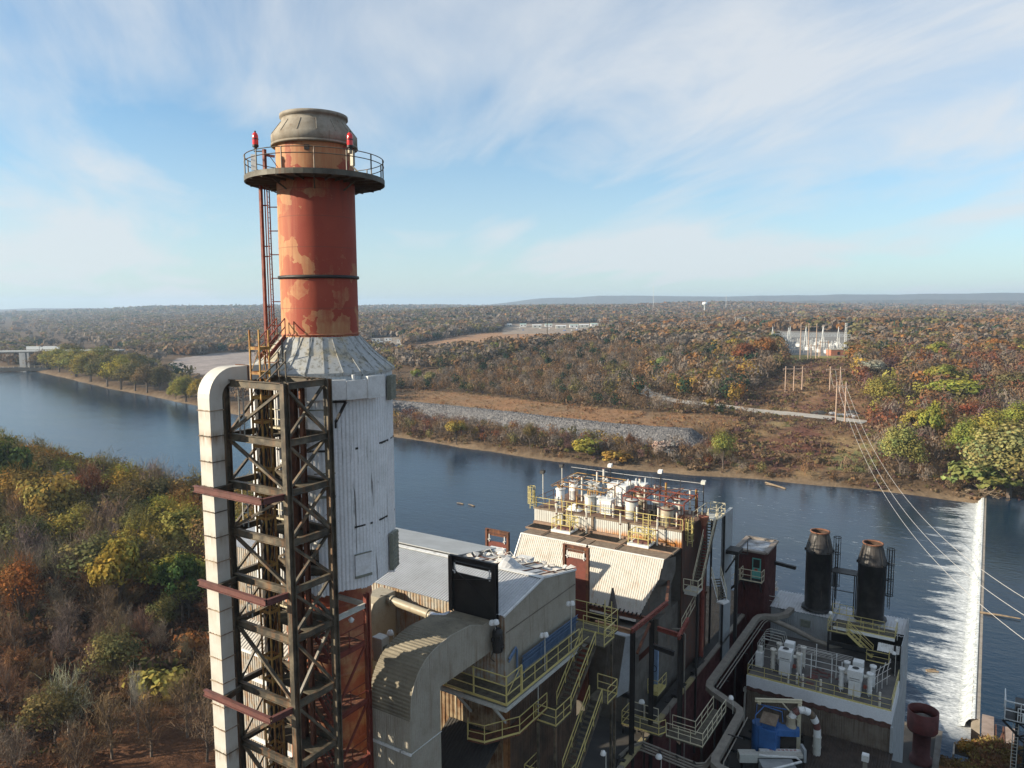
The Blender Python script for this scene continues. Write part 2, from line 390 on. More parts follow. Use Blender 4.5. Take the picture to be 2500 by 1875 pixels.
# ------------------------------------------------------------------ terrain
FARX = [-6000, -3000, -1500, -1000, -840, -750, -557, -454, -333, -225, -188, -138, -101, -71, -50, -16, 1, 11, 60, 200, 600, 3000]
FARY = [2420, 1190, 590, 394, 351, 350, 306, 288, 262, 257, 253, 247, 250, 258, 260, 262, 260.5, 262, 262, 266, 280, 330]
NEARX = [-6000, -3000, -1500, -1000, -800, -600, -450, -300, -230, -170, -110, -75, -55, -30, -14, -8, -4, .5, 2, 60, 200, 3000]
NEARY = [2400, 1130, 510, 305, 225, 172, 142, 124, 119, 119, 127, 140, 150, 151, 128, 112, 107.5, 108.5, 117, 117, 116, 150]
def sm(a, b, x):
    t = np.clip((x - a) / (b - a), 0, 1); return t * t * (3 - 2 * t)
_ph = np.random.default_rng(3).uniform(0, 6.28, (14, 2)); _fr = np.random.default_rng(4).normal(0, 1, (14, 2))
def wob(x, y, scale):
    s = 0
    for i in range(7): s = s + np.sin((x * _fr[i, 0] + y * _fr[i, 1]) / scale + _ph[i, 0]) / 7
    for i in range(7, 14): s = s + .45 * np.sin((x * _fr[i, 0] + y * _fr[i, 1]) * 2.3 / scale + _ph[i, 0]) / 7
    return s
def height(x, y):
    x = np.asarray(x, float); y = np.asarray(y, float)
    yf = np.interp(x, FARX, FARY); yn = np.interp(x, NEARX, NEARY)
    s = y - yf + 1.8 * wob(x, y, 9); n = yn - y + 1.2 * wob(x, y, 8)
    r = np.hypot(x, y)
    left = sm(-330, -520, x)
    # far side
    z = 2.4 * sm(-1, 8, s) - 2.0 * sm(0, -6, s)
    right_z = 2.6 + 5.0 * sm(34, 78, s) + 13.5 * sm(85, 300, s)
    left_z = 2.4 + 1.5 * sm(60, 160, s) + 12 * sm(230, 520, s) + 14 * sm(450, 1300, s)
    z_far = right_z * (1 - left) + left_z * left
    # levee plateau behind the stone embankment
    pl = sm(-96, -104, x) * sm(-455, -420, x)
    z_far = z_far * (1 - pl) + pl * (2.4 + 5.8 * sm(36, 49, s) + .8 * sm(60, 110, s) + 12.0 * sm(110, 330, s))
    hills = sm(380, 900, s)
    z_far = z_far + hills * (5 + 17 * wob(x, y, 260) + 9 * sm(1200, 3500, r) * wob(x, y, 900)) + 6 * sm(1500, 4000, r)
    z_far = z_far + .35 * wob(x, y, 13) * sm(4, 30, s)
    z = np.where(s > 8, z_far, np.where(s > -8, z, -2.0))
    # near side
    zn = 4.6 * sm(-1, 10, n) - 2.0 * sm(0, -6, n) + .5 * wob(x, y, 16) * sm(8, 25, n) * sm(-55, -90, x)
    z = np.where(n > -8, np.maximum(zn, -2), z)
    # towards the edge of the sheet the valley floor closes so the ground reaches the horizon
    far = sm(3500, 6500, r)
    return z * (1 - far) + far * np.maximum(z, 30)

def ground_z(x, y): return float(height(np.array([x]), np.array([y]))[0])
def at_pixel(u, v, zoff=0.0, rmin=30):
    """march the sight line of a photograph pixel to the terrain"""
    d = CF + CR * ((u - 1250) / FPX) + CU * ((937.5 - v) / FPX)
    k = rmin * 1.012 ** np.arange(560)
    x, y, z = d.x * k, d.y * k, CAMZ + d.z * k
    h = np.maximum(height(x, y), 0) + zoff
    hit = np.nonzero(z < h)[0]
    i = hit[0] if len(hit) else len(k) - 1
    return Vector((x[i], y[i], max(h[i] - zoff, 0)))
def atd(u, v, **k): return at_pixel(u * 1.1302, v * 1.1302, **k)        # pixels of the 2212-wide view

def mesh_np(name, v, f, mat, col=None, smooth=False, colname='Col'):
    me = bpy.data.meshes.new(name); v = np.asarray(v, np.float32); f = np.asarray(f, np.int32)
    k = f.shape[1]
    me.vertices.add(len(v)); me.vertices.foreach_set('co', v.ravel())
    me.loops.add(f.size); me.loops.foreach_set('vertex_index', f.ravel())
    me.polygons.add(len(f)); me.polygons.foreach_set('loop_start', np.arange(0, f.size, k, dtype=np.int32))
    me.polygons.foreach_set('loop_total', np.full(len(f), k, np.int32))
    if smooth: me.polygons.foreach_set('use_smooth', np.ones(len(f), bool))
    me.update(calc_edges=True)
    if col is not None:
        a = me.color_attributes.new(colname, 'FLOAT_COLOR', 'POINT')
        c = np.ones((len(v), 4), np.float32); c[:, :col.shape[1]] = col
        a.data.foreach_set('color', c.ravel())
    me.materials.append(mat)
    return me
def link_np(name, *a, **k):
    o = bpy.data.objects.new(name, mesh_np(name, *a, **k)); COL.objects.link(o); return o

# image-space outlines (2212-wide view) of the open places, used only to look up which ground is bare
def inpoly(u, v, P):
    P = np.array(P, float); c = np.zeros(np.shape(u), bool); j = len(P) - 1
    for i in range(len(P)):
        cond = ((P[i, 1] > v) != (P[j, 1] > v)) & (u < (P[j, 0] - P[i, 0]) * (v - P[i, 1]) / (P[j, 1] - P[i, 1] + 1e-9) + P[i, 0])
        c ^= cond; j = i
    return c
DIRT = [(845, 762), (930, 738), (1010, 722), (1090, 716), (1160, 712), (1290, 700), (1330, 706), (1290, 722), (1230, 742), (1110, 752), (1000, 762), (900, 775)]
ROW = [(1692, 772), (1832, 775), (1850, 810), (1868, 860), (1900, 912), (1760, 905), (1590, 888), (1600, 862), (1650, 830), (1695, 800)]
PAD = [(1560, 700), (1690, 715), (1840, 718), (1845, 778), (1686, 776), (1680, 735)]
PLAT = [(830, 838), (1000, 850), (1200, 872), (1400, 890), (1600, 900), (1590, 925), (1490, 948), (1250, 930), (1000, 905), (830, 885)]
MEAD = [(1575, 905), (1750, 912), (1880, 918), (1905, 960), (1900, 1015), (1740, 1032), (1600, 1020), (1540, 960)]
ROADP = [(1346, 812), (1385, 822), (1408, 842), (1450, 856), (1600, 878), (1870, 908), (1872, 936), (1700, 915), (1590, 900), (1440, 884), (1392, 866), (1362, 840)]
SITE = [(795, 730), (872, 728), (872, 758), (800, 760)]
YARD = [(1085, 700), (1298, 697), (1298, 720), (1085, 722)]
MUD = [(355, 800), (380, 775), (470, 762), (560, 760), (560, 800), (480, 815), (420, 806)]

ang = np.concatenate([np.linspace(-180, -52, 40, endpoint=False), np.linspace(-52, 52, 440), np.linspace(52, 180, 41)[1:-1]])
rad = np.concatenate([[0.0], 18 * 1.0125 ** np.arange(512)])
A_, R_ = np.meshgrid(np.radians(ang), rad)
gx = R_ * (FH.x * np.cos(A_) + R0.x * np.sin(A_)); gy = R_ * (FH.y * np.cos(A_) + R0.y * np.sin(A_))
gz = height(gx, gy)
def paint(x, y, z):
    """what grows or lies on the ground"""
    n = len(x); c = np.zeros((n, 3)); r2 = np.random.default_rng(5)
    yf = np.interp(x, FARX, FARY); yn = np.interp(x, NEARX, NEARY); s = y - yf; nn = yn - y
    w1 = wob(x, y, 6)[:, None]; w2 = wob(x * 1.7 + 40, y * 1.7, 18)[:, None]
    brush = np.array([.105, .070, .042]) * (1 + .35 * w1)
    dry = np.array([.20, .14, .075]); russet = np.array([.17, .072, .042]); litter = np.array([.125, .062, .034])
    c[:] = brush
    u, v, d = proj(x, y, z); u = u / 1.1302; v = v / 1.1302; ok = d > 1
    c[s > 300] = (np.array([.10, .062, .038]) * (1 + .3 * w1))[s > 300]
    near = nn > 0
    c[near] = (litter * (1 + .3 * w1 + .35 * w2))[near]
    shore = (s > -4) & (s < 3.2) | (nn > -3) & (nn < 3)
    c[shore] = (np.array([.165, .12, .078]) * (1 + .25 * w1))[shore]
    bed = (s < -4) & (nn < -3); c[bed] = (.03, .03, .022)
    for P, a, b in ((DIRT, np.array([.33, .20, .115]), np.array([.25, .15, .09])), (ROW, np.array([.17, .085, .05]), np.array([.26, .17, .09])), (PLAT, np.array([.26, .145, .075]), np.array([.20, .135, .08])),
                    (MEAD, np.array([.24, .18, .09]), np.array([.13, .06, .042])), (SITE, np.array([.24, .21, .18]), np.array([.20, .16, .12])), (YARD, np.array([.28, .22, .17]), np.array([.22, .19, .16])), (PAD, np.array([.22, .215, .205]), np.array([.18, .175, .165]))):
        m = inpoly(u, v, P) & ok & (s > 3)
        mixv = np.clip(.5 + .9 * w1 + .6 * w2, 0, 1)
        c[m] = (a * mixv + b * (1 - mixv))[m]
    grass = inpoly(u, v, MEAD) & ok & (w2[:, 0] > .18); c[grass] = (.15, .15, .06)
    lawn = inpoly(u, v, [(1686, 766), (1835, 770), (1832, 780), (1690, 784)]) & ok; c[lawn] = (.22, .19, .07)
    m = inpoly(u, v, MUD) & ok & (s > 20); c[m] = (np.array([.27, .235, .22]) * (1 + .25 * w1))[m]
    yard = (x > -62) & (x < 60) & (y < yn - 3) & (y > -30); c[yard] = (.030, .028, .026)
    scrub = (x > -14) & (nn < 16) & near & (x < 14); c[scrub] = (np.array([.20, .11, .05]) * (1 + .4 * w1))[scrub]
    return np.clip(c, .004, 1)
gcol = paint(gx.ravel(), gy.ravel(), gz.ravel())
nr, na = gx.shape
ii = (np.arange(nr - 1)[:, None] * na + np.arange(na - 1)[None, :]).ravel()
gf = np.stack([ii, ii + 1, ii + na + 1, ii + na], 1)
wrap = np.arange(nr - 1) * na
gf = np.concatenate([gf, np.stack([wrap + na - 1, wrap, wrap + na, wrap + 2 * na - 1], 1)])
m, nt, N, L = new_mat('autumn_ground')
at = N.new('ShaderNodeAttribute'); at.attribute_name = 'Col'
pos = N.new('ShaderNodeNewGeometry').outputs['Position']
g1 = nz(nt, pos, .9, 7, .7); g2 = nz(nt, pos, .12, 5, .6)
v = mth(nt, 'MULTIPLY', mth(nt, 'MULTIPLY_ADD', g1, 1.5, .25), mth(nt, 'MULTIPLY_ADD', g2, .8, .6))
cb = N.new('ShaderNodeCombineColor')
for i in range(3): L.new(v, cb.inputs[i])
finish(m, nt, mixc(nt, 1.0, at.outputs['Color'], cb.outputs[0], 'MULTIPLY'), .95, 0, g1, 1.0, .5, .1)
tag(link_np('ground', np.stack([gx, gy, gz], -1).reshape(-1, 3), gf, m, gcol, True), kind='structure')

# stone-faced embankment: a real rough slope laid over the levee
st = np.random.default_rng(21)
nx, nyy = 420, 22
ex = np.linspace(-300, -97, nx); e = []
for j in range(nyy):
    q = j / (nyy - 1); yy = np.interp(ex, FARX, FARY) + 33 + 17.5 * q
    zt = height(ex, yy) + .12 + .4 * st.random(nx)
    e.append(np.stack([ex, yy, zt], -1))
e = np.array(e).reshape(-1, 3); ii = (np.arange(nyy - 1)[:, None] * nx + np.arange(nx - 1)[None, :]).ravel()
m, nt, N, L = new_mat('grey_riprap_stone')
pos = N.new('ShaderNodeNewGeometry').outputs['Position']
vo = N.new('ShaderNodeTexVoronoi'); vo.inputs['Scale'].default_value = 1.1; L.new(pos, vo.inputs['Vector'])
hs = N.new('ShaderNodeSeparateColor'); L.new(vo.outputs['Color'], hs.inputs[0])
finish(m, nt, mixc(nt, hs.outputs[0], (.075, .074, .078), (.175, .17, .17)), .95, 0, vo.outputs['Distance'], 1, .5, .1)
tag(link_np('embankment_slope', e, np.stack([ii, ii + 1, ii + nx + 1, ii + nx], 1), m), kind='structure')

def ribbon(name, pts, w, mat, dz=.08, kind='structure'):
    vs = []; pts = [Vector(p) for p in pts]; dense = []
    for a, b in zip(pts[:-1], pts[1:]):
        k = max(2, int((b - a).length / 6))
        dense += [a.lerp(b, i / k) for i in range(k)]
    dense.append(pts[-1])
    for i, p in enumerate(dense):
        d = dense[min(i + 1, len(dense) - 1)] - dense[max(i - 1, 0)]; d.z = 0; d.normalize(); nrm = Vector((-d.y, d.x, 0))
        for sgn in (-.5, -.17, .17, .5):
            q = p + nrm * (w * sgn); vs.append((q.x, q.y, ground_z(q.x, q.y) + dz))
    fs = [(4 * i + k, 4 * i + k + 1, 4 * i + k + 5, 4 * i + k + 4) for i in range(len(dense) - 1) for k in range(3)]
    return tag(link_np(name, vs, fs, mat), kind=kind)
ROADM = worn('pale_gravel_road', (.36, .34, .31), (.26, .23, .19), .3, .4, .7, rough=.95)
RD = [atd(1352, 818), atd(1375, 833), atd(1392, 850), atd(1440, 866), atd(1520, 876), atd(1600, 886), atd(1700, 896), atd(1790, 906), atd(1870, 917)]
ribbon('gravel_road', RD, 9.5, ROADM, .25)
ribbon('gravel_path', [atd(1206, 757), atd(1232, 766), atd(1240, 775)], 13, ROADM, .3)

# ------------------------------------------------------------------ river
def water_mat(name, foam):
    m, nt, N, L = new_mat(name)
    pos = N.new('ShaderNodeNewGeometry').outputs['Position']
    sx = N.new('ShaderNodeSeparateXYZ'); L.new(pos, sx.inputs[0])
    deep = mixc(nt, ramp(nt, nz(nt, pos, .02, 3), .3, .7), (.006, .022, .050), (.011, .028, .045))
    c = deep
    wv = nz(nt, pos, .55, 5, .62, (.55, 1, 1)); wl = nz(nt, pos, .07, 3, .5, (.5, 1, 1))
    rough = .13
    if foam:
        dist = mth(nt, 'MULTIPLY', sx.outputs['X'], -1.0)                 # metres below the weir
        t1 = nz(nt, pos, .22, 5, .62, (.16, 1, 1)); t2 = nz(nt, pos, .9, 8, .72, (.4, 1, 1))
        reach = mth(nt, 'MULTIPLY_ADD', mth(nt, 'POWER', t1, 3.0), 42, 1.6)
        near = mth(nt, 'SUBTRACT', 1.0, mth(nt, 'DIVIDE', dist, reach))
        f1 = ramp(nt, mth(nt, 'ADD', near, mth(nt, 'MULTIPLY_ADD', t2, 2.4, -1.25)), -.02, .75)
        # flecks of white carried on down the rapids
        fl = nz(nt, pos, 1.0, 5, .68, (.28, 1, 1)); flz = nz(nt, pos, .05, 3, .5)
        zone = mth(nt, 'MULTIPLY', ramp(nt, dist, 130, 5), ramp(nt, flz, .35, .62))
        f2 = mth(nt, 'MULTIPLY', ramp(nt, fl, .615, .70), mth(nt, 'MULTIPLY', zone, .8))
        ff = mth(nt, 'MAXIMUM', f1, f2)
        lace = ramp(nt, nz(nt, pos, 2.4, 8, .75, (.6, 1, 1)), .38, .58)
        bank = ramp(nt, sx.outputs['Y'], 113, 121)
        ff = mth(nt, 'MULTIPLY', ff, mth(nt, 'MULTIPLY', bank, mth(nt, 'MULTIPLY_ADD', lace, .6, .4)))
        c = mixc(nt, ff, deep, (.70, .73, .73))
        rough = mth(nt, 'MULTIPLY_ADD', ff, .6, .13)
    h = mth(nt, 'ADD', mth(nt, 'MULTIPLY', wv, .6), mth(nt, 'MULTIPLY', wl, .9))
    p = N.new('ShaderNodeBsdfPrincipled'); o = N.new('ShaderNodeOutputMaterial')
    L.new(c, p.inputs['Base Color']); p.inputs['IOR'].default_value = 1.33; p.inputs['Specular IOR Level'].default_value = .38
    if isinstance(rough, float): p.inputs['Roughness'].default_value = rough
    else: L.new(rough, p.inputs['Roughness'])
    b = N.new('ShaderNodeBump'); b.inputs['Strength'].default_value = .55; b.inputs['Distance'].default_value = .35
    L.new(h, b.inputs['Height']); L.new(b.outputs[0], p.inputs['Normal']); L.new(p.outputs[0], o.inputs[0])
    return m
b = MB(); b.poly([(-7000, 60, 0), (.6, 60, 0), (.6, 420, 0), (-7000, 2600, 0)])
tag(b.build('river_water', water_mat('river_water_below_the_weir', True)), kind='structure')
b = MB(); b.poly([(1.6, 60, 1.7), (4000, 60, 1.7), (4000, 600, 1.7), (1.6, 420, 1.7)])
tag(b.build('river_water', water_mat('still_water_above_the_weir', False)), kind='structure')

# weir: crest sill, curved falling sheet of white water
m, nt, N, L = new_mat('falling_white_water')
pos = N.new('ShaderNodeNewGeometry').outputs['Position']
f = nz(nt, pos, 2.2, 8, .75, (.5, 1, .3))
finish(m, nt, mixc(nt, ramp(nt, f, .38, .62), (.26, .30, .31), (.74, .76, .75)), .6, 0, f, .6, .3)
wr = thing('weir', 'straight weir with a white sheet of falling water across the river', 'weir', (1, 190, 0))
b = MB(); b.box(.55, 1.75, 119.5, 262, -2, 1.62); b.build('sill', CONC, wr)
ys = np.linspace(119, 262, 240); prof = [(1.0, 1.73), (.7, 1.72), (.35, 1.45), (0, .9), (-.3, .3), (-.7, .08), (-1.1, .04)]
v = []
for (x, z) in prof:
    jit = st.normal(0, .12, len(ys))
    for y, j in zip(ys, jit): v.append((x + j * (z < 1.5), y, z + abs(j) * .4 * (z < 1)))
n = len(ys); ii = (np.arange(len(prof) - 1)[:, None] * n + np.arange(n - 1)[None, :]).ravel()
o = link_np('water_sheet', np.array(v) - np.array([1, 190, 0]), np.stack([ii, ii + 1, ii + n + 1, ii + n], 1), m, None, True); o.parent = wr

# blue far mountains
def ridge(name, r, a0, a1, hmax, seed, col_, thick=900):
    rr = np.random.default_rng(seed); n = 160; a = np.radians(np.linspace(a0, a1, n)); q = np.linspace(0, 1, n)
    h = np.zeros(n)
    for k in range(1, 26): h += np.sin(q * k * 5.1 + rr.uniform(0, 6.28)) / k ** 1.15
    h = (h - h.min()) / (h.max() - h.min()); h = hmax * (.72 + .28 * h) * sm(0, .22, q) * sm(1.0, .97, q)
    rows = []
    for k, (dr, fz) in enumerate(((0, 0), (thick * .55, .62), (thick, 1), (thick * 1.6, .55), (thick * 2.4, 0))):
        jit = rr.normal(0, 40, n) if 0 < k < 4 else 0
        R2 = r + dr + jit; rows.append(np.stack([R2 * (FH.x * np.cos(a) + R0.x * np.sin(a)), R2 * (FH.y * np.cos(a) + R0.y * np.sin(a)), 20 + (h - 0) * fz], -1))
    v = np.array(rows).reshape(-1, 3); ii = (np.arange(4)[:, None] * n + np.arange(n - 1)[None, :]).ravel()
    tag(link_np(name, v, np.stack([ii, ii + 1, ii + n + 1, ii + n], 1), worn(name + '_forest', col_, (col_[0] * .8, col_[1] * .8, col_[2] * .8), .004, .35, .65, rough=.95), None, True), kind='structure')
ridge('mountain_ridge', 7200, -7, 42, 138, 5, (.09, .075, .05))
ridge('mountain_foothills', 5400, 8, 40, 66, 9, (.08, .065, .04), 500)

# ------------------------------------------------------------------ air
HZ = new_mat('pale_haze'); m, nt, N, L = HZ
pv = N.new('ShaderNodeVolumePrincipled'); pv.inputs['Color'].default_value = (.56, .76, 1.0, 1); pv.inputs['Density'].default_value = 1.05e-4; pv.inputs['Anisotropy'].default_value = .15
o = N.new('ShaderNodeOutputMaterial'); L.new(pv.outputs[0], o.inputs['Volume'])
hz = MB().box(-9800, 9800, -9800, 9800, -4, 172).build('haze', m)
tag(hz, kind='stuff')
# ------------------------------------------------------------------ common fittings
def rail(pts, h=1.07, post=1.5, r=.021, mid=True, toe=.1, closed=False, b=None, toew=.012):
    """handrail along a line of floor points: posts, two rails, toe board"""
    b = b or MB(); pts = [Vector(p) for p in pts]
    if closed: pts = pts + [pts[0]]
    up = Vector((0, 0, h)); done = set()
    for a, c in zip(pts[:-1], pts[1:]):
        k = max(1, round((c - a).length / post))
        for i in range(k + 1):
            q = a.lerp(c, i / k); key = (round(q.x, 2), round(q.y, 2), round(q.z, 2))
            if key in done: continue
            done.add(key); b.beam(q, q + up, r * 2, r * 2)
        b.beam(a + up, c + up, r * 2, r * 2)
        if mid: b.beam(a + up * .52, c + up * .52, r * 1.7, r * 1.7)
        if toe: b.beam(a + Vector((0, 0, toe / 2 + .02)), c + Vector((0, 0, toe / 2 + .02)), toew, toe)
    return b
def ladder(b, p0, p1, w=(.42, 0, 0), r=.025, step=.3, cage=0, cdir=(0, -1, 0)):
    p0 = Vector(p0); p1 = Vector(p1); w = Vector(w)
    for s in (-.5, .5): b.beam(p0 + w * s, p1 + w * s, r * 2, r * 2)
    k = int((p1 - p0).length / step)
    for i in range(1, k): q = p0.lerp(p1, i / k); b.beam(q - w * .5, q + w * .5, r, r)
    if cage:
        cd = Vector(cdir); wd = w.normalized(); z = p0.z + cage
        while z < p1.z + .9:
            c = Vector((p0.x, p0.y, z)); b.tube([c + wd * (.38 * math.cos(a)) + cd * (.36 * math.sin(a) + .12) for a in np.linspace(-.5, PI + .5, 10)], .018, 4, False); z += 1.0
        for a in np.linspace(0, PI, 5):
            o = wd * (.38 * math.cos(a)) + cd * (.36 * math.sin(a) + .12)
            b.beam(Vector((p0.x, p0.y, p0.z + cage)) + o, Vector((p1.x, p1.y, p1.z + .9)) + o, .03, .02)
def stairs(parent, p0, p1, w, side, mrail, mstr, name='', rise=.22):
    """open stair from p0 (foot) to p1 (head); side = unit vector across the flight"""
    p0 = Vector(p0); p1 = Vector(p1); s = Vector(side) * (w / 2); b = MB(); up = Vector((0, 0, 1))
    for q in (-s, s): b.beam(p0 + q, p1 + q, .06, .24)
    b.build('stringers', mstr, parent)
    t = MB(); n = max(2, int(abs(p1.z - p0.z) / rise)); d = (p1 - p0); dh = Vector((d.x, d.y, 0)).normalized() * .13
    for i in range(1, n): q = p0.lerp(p1, i / n); t.prism([q - s - dh, q + s - dh, q + s + dh, q - s + dh], (0, 0, .035))
    t.build('treads', GRATE, parent)
    for q in (-s, s):
        r = MB(); a, c = p0 + q, p1 + q
        k = max(1, round((c - a).length / 1.5))
        for i in range(k + 1): z = a.lerp(c, i / k); r.beam(z, z + up, .045, .045)
        r.beam(a + up, c + up, .05, .05); r.beam(a + up * .52, c + up * .52, .04, .04); r.build('handrail', mrail, parent)

def around(cx, cy, R, ang, z):           # angle 0 faces the camera side (-y of the view), positive to the viewer's right
    a = math.radians(-57.4 + ang); return Vector((cx + R * math.cos(a), cy + R * math.sin(a), z))
AX, AY = -33.22, 31.08

_before = set(COL.objects)
# ------------------------------------------------------------------ chimney
ch = thing('smokestack', 'tall smokestack with peeling red upper shaft, grey cone and white clad lower drum', 'chimney', (AX, AY, 5))
b = MB(); b.lathe((AX, AY), [(2.20, 58.1), (2.18, 69.9)], 64); shaft = b.build('red_shaft', CHIM, ch)
b = MB(); b.lathe((AX, AY), [(2.2, 61.62), (2.30, 61.64), (2.30, 61.80), (2.2, 61.82)], 64); b.build('band', BLACKST, ch); b = MB()
b.lathe((AX, AY), [(2.2, 58.36), (2.24, 58.37), (2.24, 58.45), (2.2, 58.46)], 64); b.build('base_ring', LOWCH, ch)
b = MB(); b.box(0, 0, 0, 0, 0, 0); q = around(AX, AY, 2.2, 0, 0); w = MB()
f = (around(AX, AY, 1, 3, 0) - Vector((AX, AY, 0))); side = Vector((-f.y, f.x, 0))
c0 = Vector((AX, AY, 68.95)) + f * 2.19
w.prism([c0 - side * .14 - Vector((0, 0, .14)), c0 + side * .14 - Vector((0, 0, .14)), c0 + side * .14 + Vector((0, 0, .14)), c0 - side * .14 + Vector((0, 0, .14))], f * .03); w.build('inspection_port', BLACKST, ch)
b = MB(); b.lathe((AX, AY), [(2.18, 69.3), (2.42, 69.32), (2.42, 69.42), (2.36, 69.44), (2.40, 69.46), (2.40, 69.92), (1.86, 70.66), (1.86, 70.70), (1.80, 70.72), (1.80, 70.95), (1.90, 70.97), (1.90, 71.16), (1.72, 71.18), (1.66, 70.5), (1.6, 68)], 56)
capo = b.build('cap', CAPC, ch)
b = MB()
for k in range(14): a = 2 * PI * k / 14 + .2; b.beam((AX + 2.41 * math.cos(a), AY + 2.41 * math.sin(a), 69.93), (AX + 1.87 * math.cos(a), AY + 1.87 * math.sin(a), 70.67), .05, .03)
b.build('cap_seams', CAPC, capo)
# cone
b = MB(); n = 26
for k in range(n):
    a, a2 = 2 * PI * k / n, 2 * PI * (k + 1) / n
    P = lambda r, z, t: (AX + r * math.cos(t), AY + r * math.sin(t), z)
    b.add([P(2.26, 58.28, a), P(2.26, 58.28, a2), P(3.1, 57.35, a2), P(3.1, 57.35, a), P(4.24, 56.42, a), P(4.24, 56.42, a2)], [(0, 1, 2, 3), (3, 2, 5, 4)])
    for (r0, z0), (r1, z1) in (((2.27, 58.29), (3.11, 57.37)), ((3.11, 57.37), (4.25, 56.44))): b.beam(P(r0, z0, a), P(r1, z1, a), .05, .035)
b.lathe((AX, AY), [(4.24, 56.42), (4.27, 56.41), (4.27, 56.26), (4.1, 56.25)], n, False)
b.build('cone', CONE, ch)
# corrugated drum
b = MB(); nr = 116; vs = []
zb = lambda a: 44.15 + .12 * math.sin(a * 9) + .1 * math.sin(a * 4 + 1) + random.uniform(-.05, .05)
for k in range(nr):
    for fr, dr in ((0, 0), (.38, 0), (.5, .032), (.88, .032)):
        a = 2 * PI * (k + fr) / nr; r = 4.06 + dr
        vs += [(AX + r * math.cos(a), AY + r * math.sin(a), zb(a)), (AX + r * math.cos(a), AY + r * math.sin(a), 56.3)]
m_ = len(vs) // 2; b.add(vs, [(2 * i, 2 * ((i + 1) % m_), 2 * ((i + 1) % m_) + 1, 2 * i + 1) for i in range(m_)])
b.lathe((AX, AY), [(3.5, 44.25), (3.98, 44.25), (3.98, 56)], 48)
drum = b.build('white_drum', WHITESHELL, ch)
b = MB()
for z, ph in ((52.2, 0), (47.75, 2)):
    for k in range(150):
        a = 2 * PI * k / 150
        if math.sin(a * 5 + ph) + math.sin(a * 13) + random.uniform(-1, 1) > .1:
            dz = .05 * math.sin(a * 3) ; hh = random.uniform(.03, .09)
            b.lathe((AX, AY), [(4.108, z + dz - hh), (4.108, z + dz + .05)], 1, True, a, a + 2 * PI / 150)
b.build('lap_joints', BLACKST, drum)
def panel(parent, name, ang, z0, z1, wd, mat, out=4.12, th=.05, lip=True):
    f = around(0, 0, 1, ang, 0); s = Vector((-f.y, f.x, 0)) * (wd / 2); o = Vector((AX, AY, 0)) + f * out
    b = MB(); b.prism([o - s + Zv * z0, o + s + Zv * z0, o + s + Zv * z1, o - s + Zv * z1], f * th); p = b.build(name, mat, parent)
    if lip:
        b = MB(); b.prism([o - s * 1.05 + Zv * (z0 - .14), o + s * 1.05 + Zv * (z0 - .14), o + s * 1.05 + Zv * z0, o - s * 1.05 + Zv * z0], f * (th + .06))
        b.beam(o - s * 1.08 + f * .05 + Zv * (z1 + .03), o + s * 1.08 + f * .05 + Zv * (z1 + .03), .06, .06); b.build('sill', LOUVER, p)
    return p
for a, z0, z1, wd in ((-6, 52.6, 54.0, 1.1), (9.5, 53.1, 54.4, 1.0), (14, 49.7, 50.9, 1.05), (42, 44.9, 46.1, 1.0), (-13, 48.6, 49.8, 1.0)): panel(ch, 'hatch', a, z0, z1, wd, HATCH)
panel(ch, 'dark_opening', 1.5, 45.2, 46.7, .9, DARKGAP, 4.115, .02, False)
for a, z0, z1 in ((80, 54.6, 56.0), (78, 44.5, 46.7)):
    p = panel(ch, 'louver', a, z0, z1, .95, LOUVER, 4.16, .22, False); f = around(0, 0, 1, a, 0); s = Vector((-f.y, f.x, 0)) * .46; o = Vector((AX, AY, 0)) + f * 4.40; b = MB()
    for k in range(9): z = z0 + (z1 - z0) * (k + .5) / 9; b.beam(o - s + Zv * z, o + s + Zv * z, .03, .1)
    b.build('slats', LOUVER, p)
# box plenum round the head of the drum
b = MB()
for a0, a1, r1, z0, z1 in ((4, 30, 4.62, 54.98, 56.06), (30, 45, 4.66, 54.96, 56.0), (45, 60, 4.75, 54.94, 56.18)):
    A, B, C2, D = around(AX, AY, 4.0, a0, z0), around(AX, AY, 4.0, a1, z0), around(AX, AY, r1, a1, z0), around(AX, AY, r1, a0, z0)
    b.prism([A, B, C2, D], (0, 0, z1 - z0))
pl = b.build('plenum_box', GREYBOX, ch, .015)
b = MB(); p = around(AX, AY, 4.45, 36, 56.06); b.cyl((p.x, p.y), .1, 56.0, 56.3, 10); b.build('vent_stub', EQWHITE, pl)
b = MB(); b.beam(around(AX, AY, 4.75, 29, 54.9), around(AX, AY, 4.22, 23, 53.75), .11, .13); b.beam(around(AX, AY, 4.75, 29, 54.9), around(AX, AY, 4.2, 19, 54.85), .1, .12); b.beam(around(AX, AY, 4.2, 23, 53.8), around(AX, AY, 4.2, 23, 53.4), .1, .06); b.build('davit_bracket', BLACKST, ch)
b = MB(); p = around(AX, AY, 4.3, 5, 47.1); b.tube([p, p + Vector((.5, .1, .02))], .06, 8); b.cyl((p.x + .5, p.y + .1), .12, 46.98, 47.25, 10); b.build('wall_lamp', EQGREY, ch)
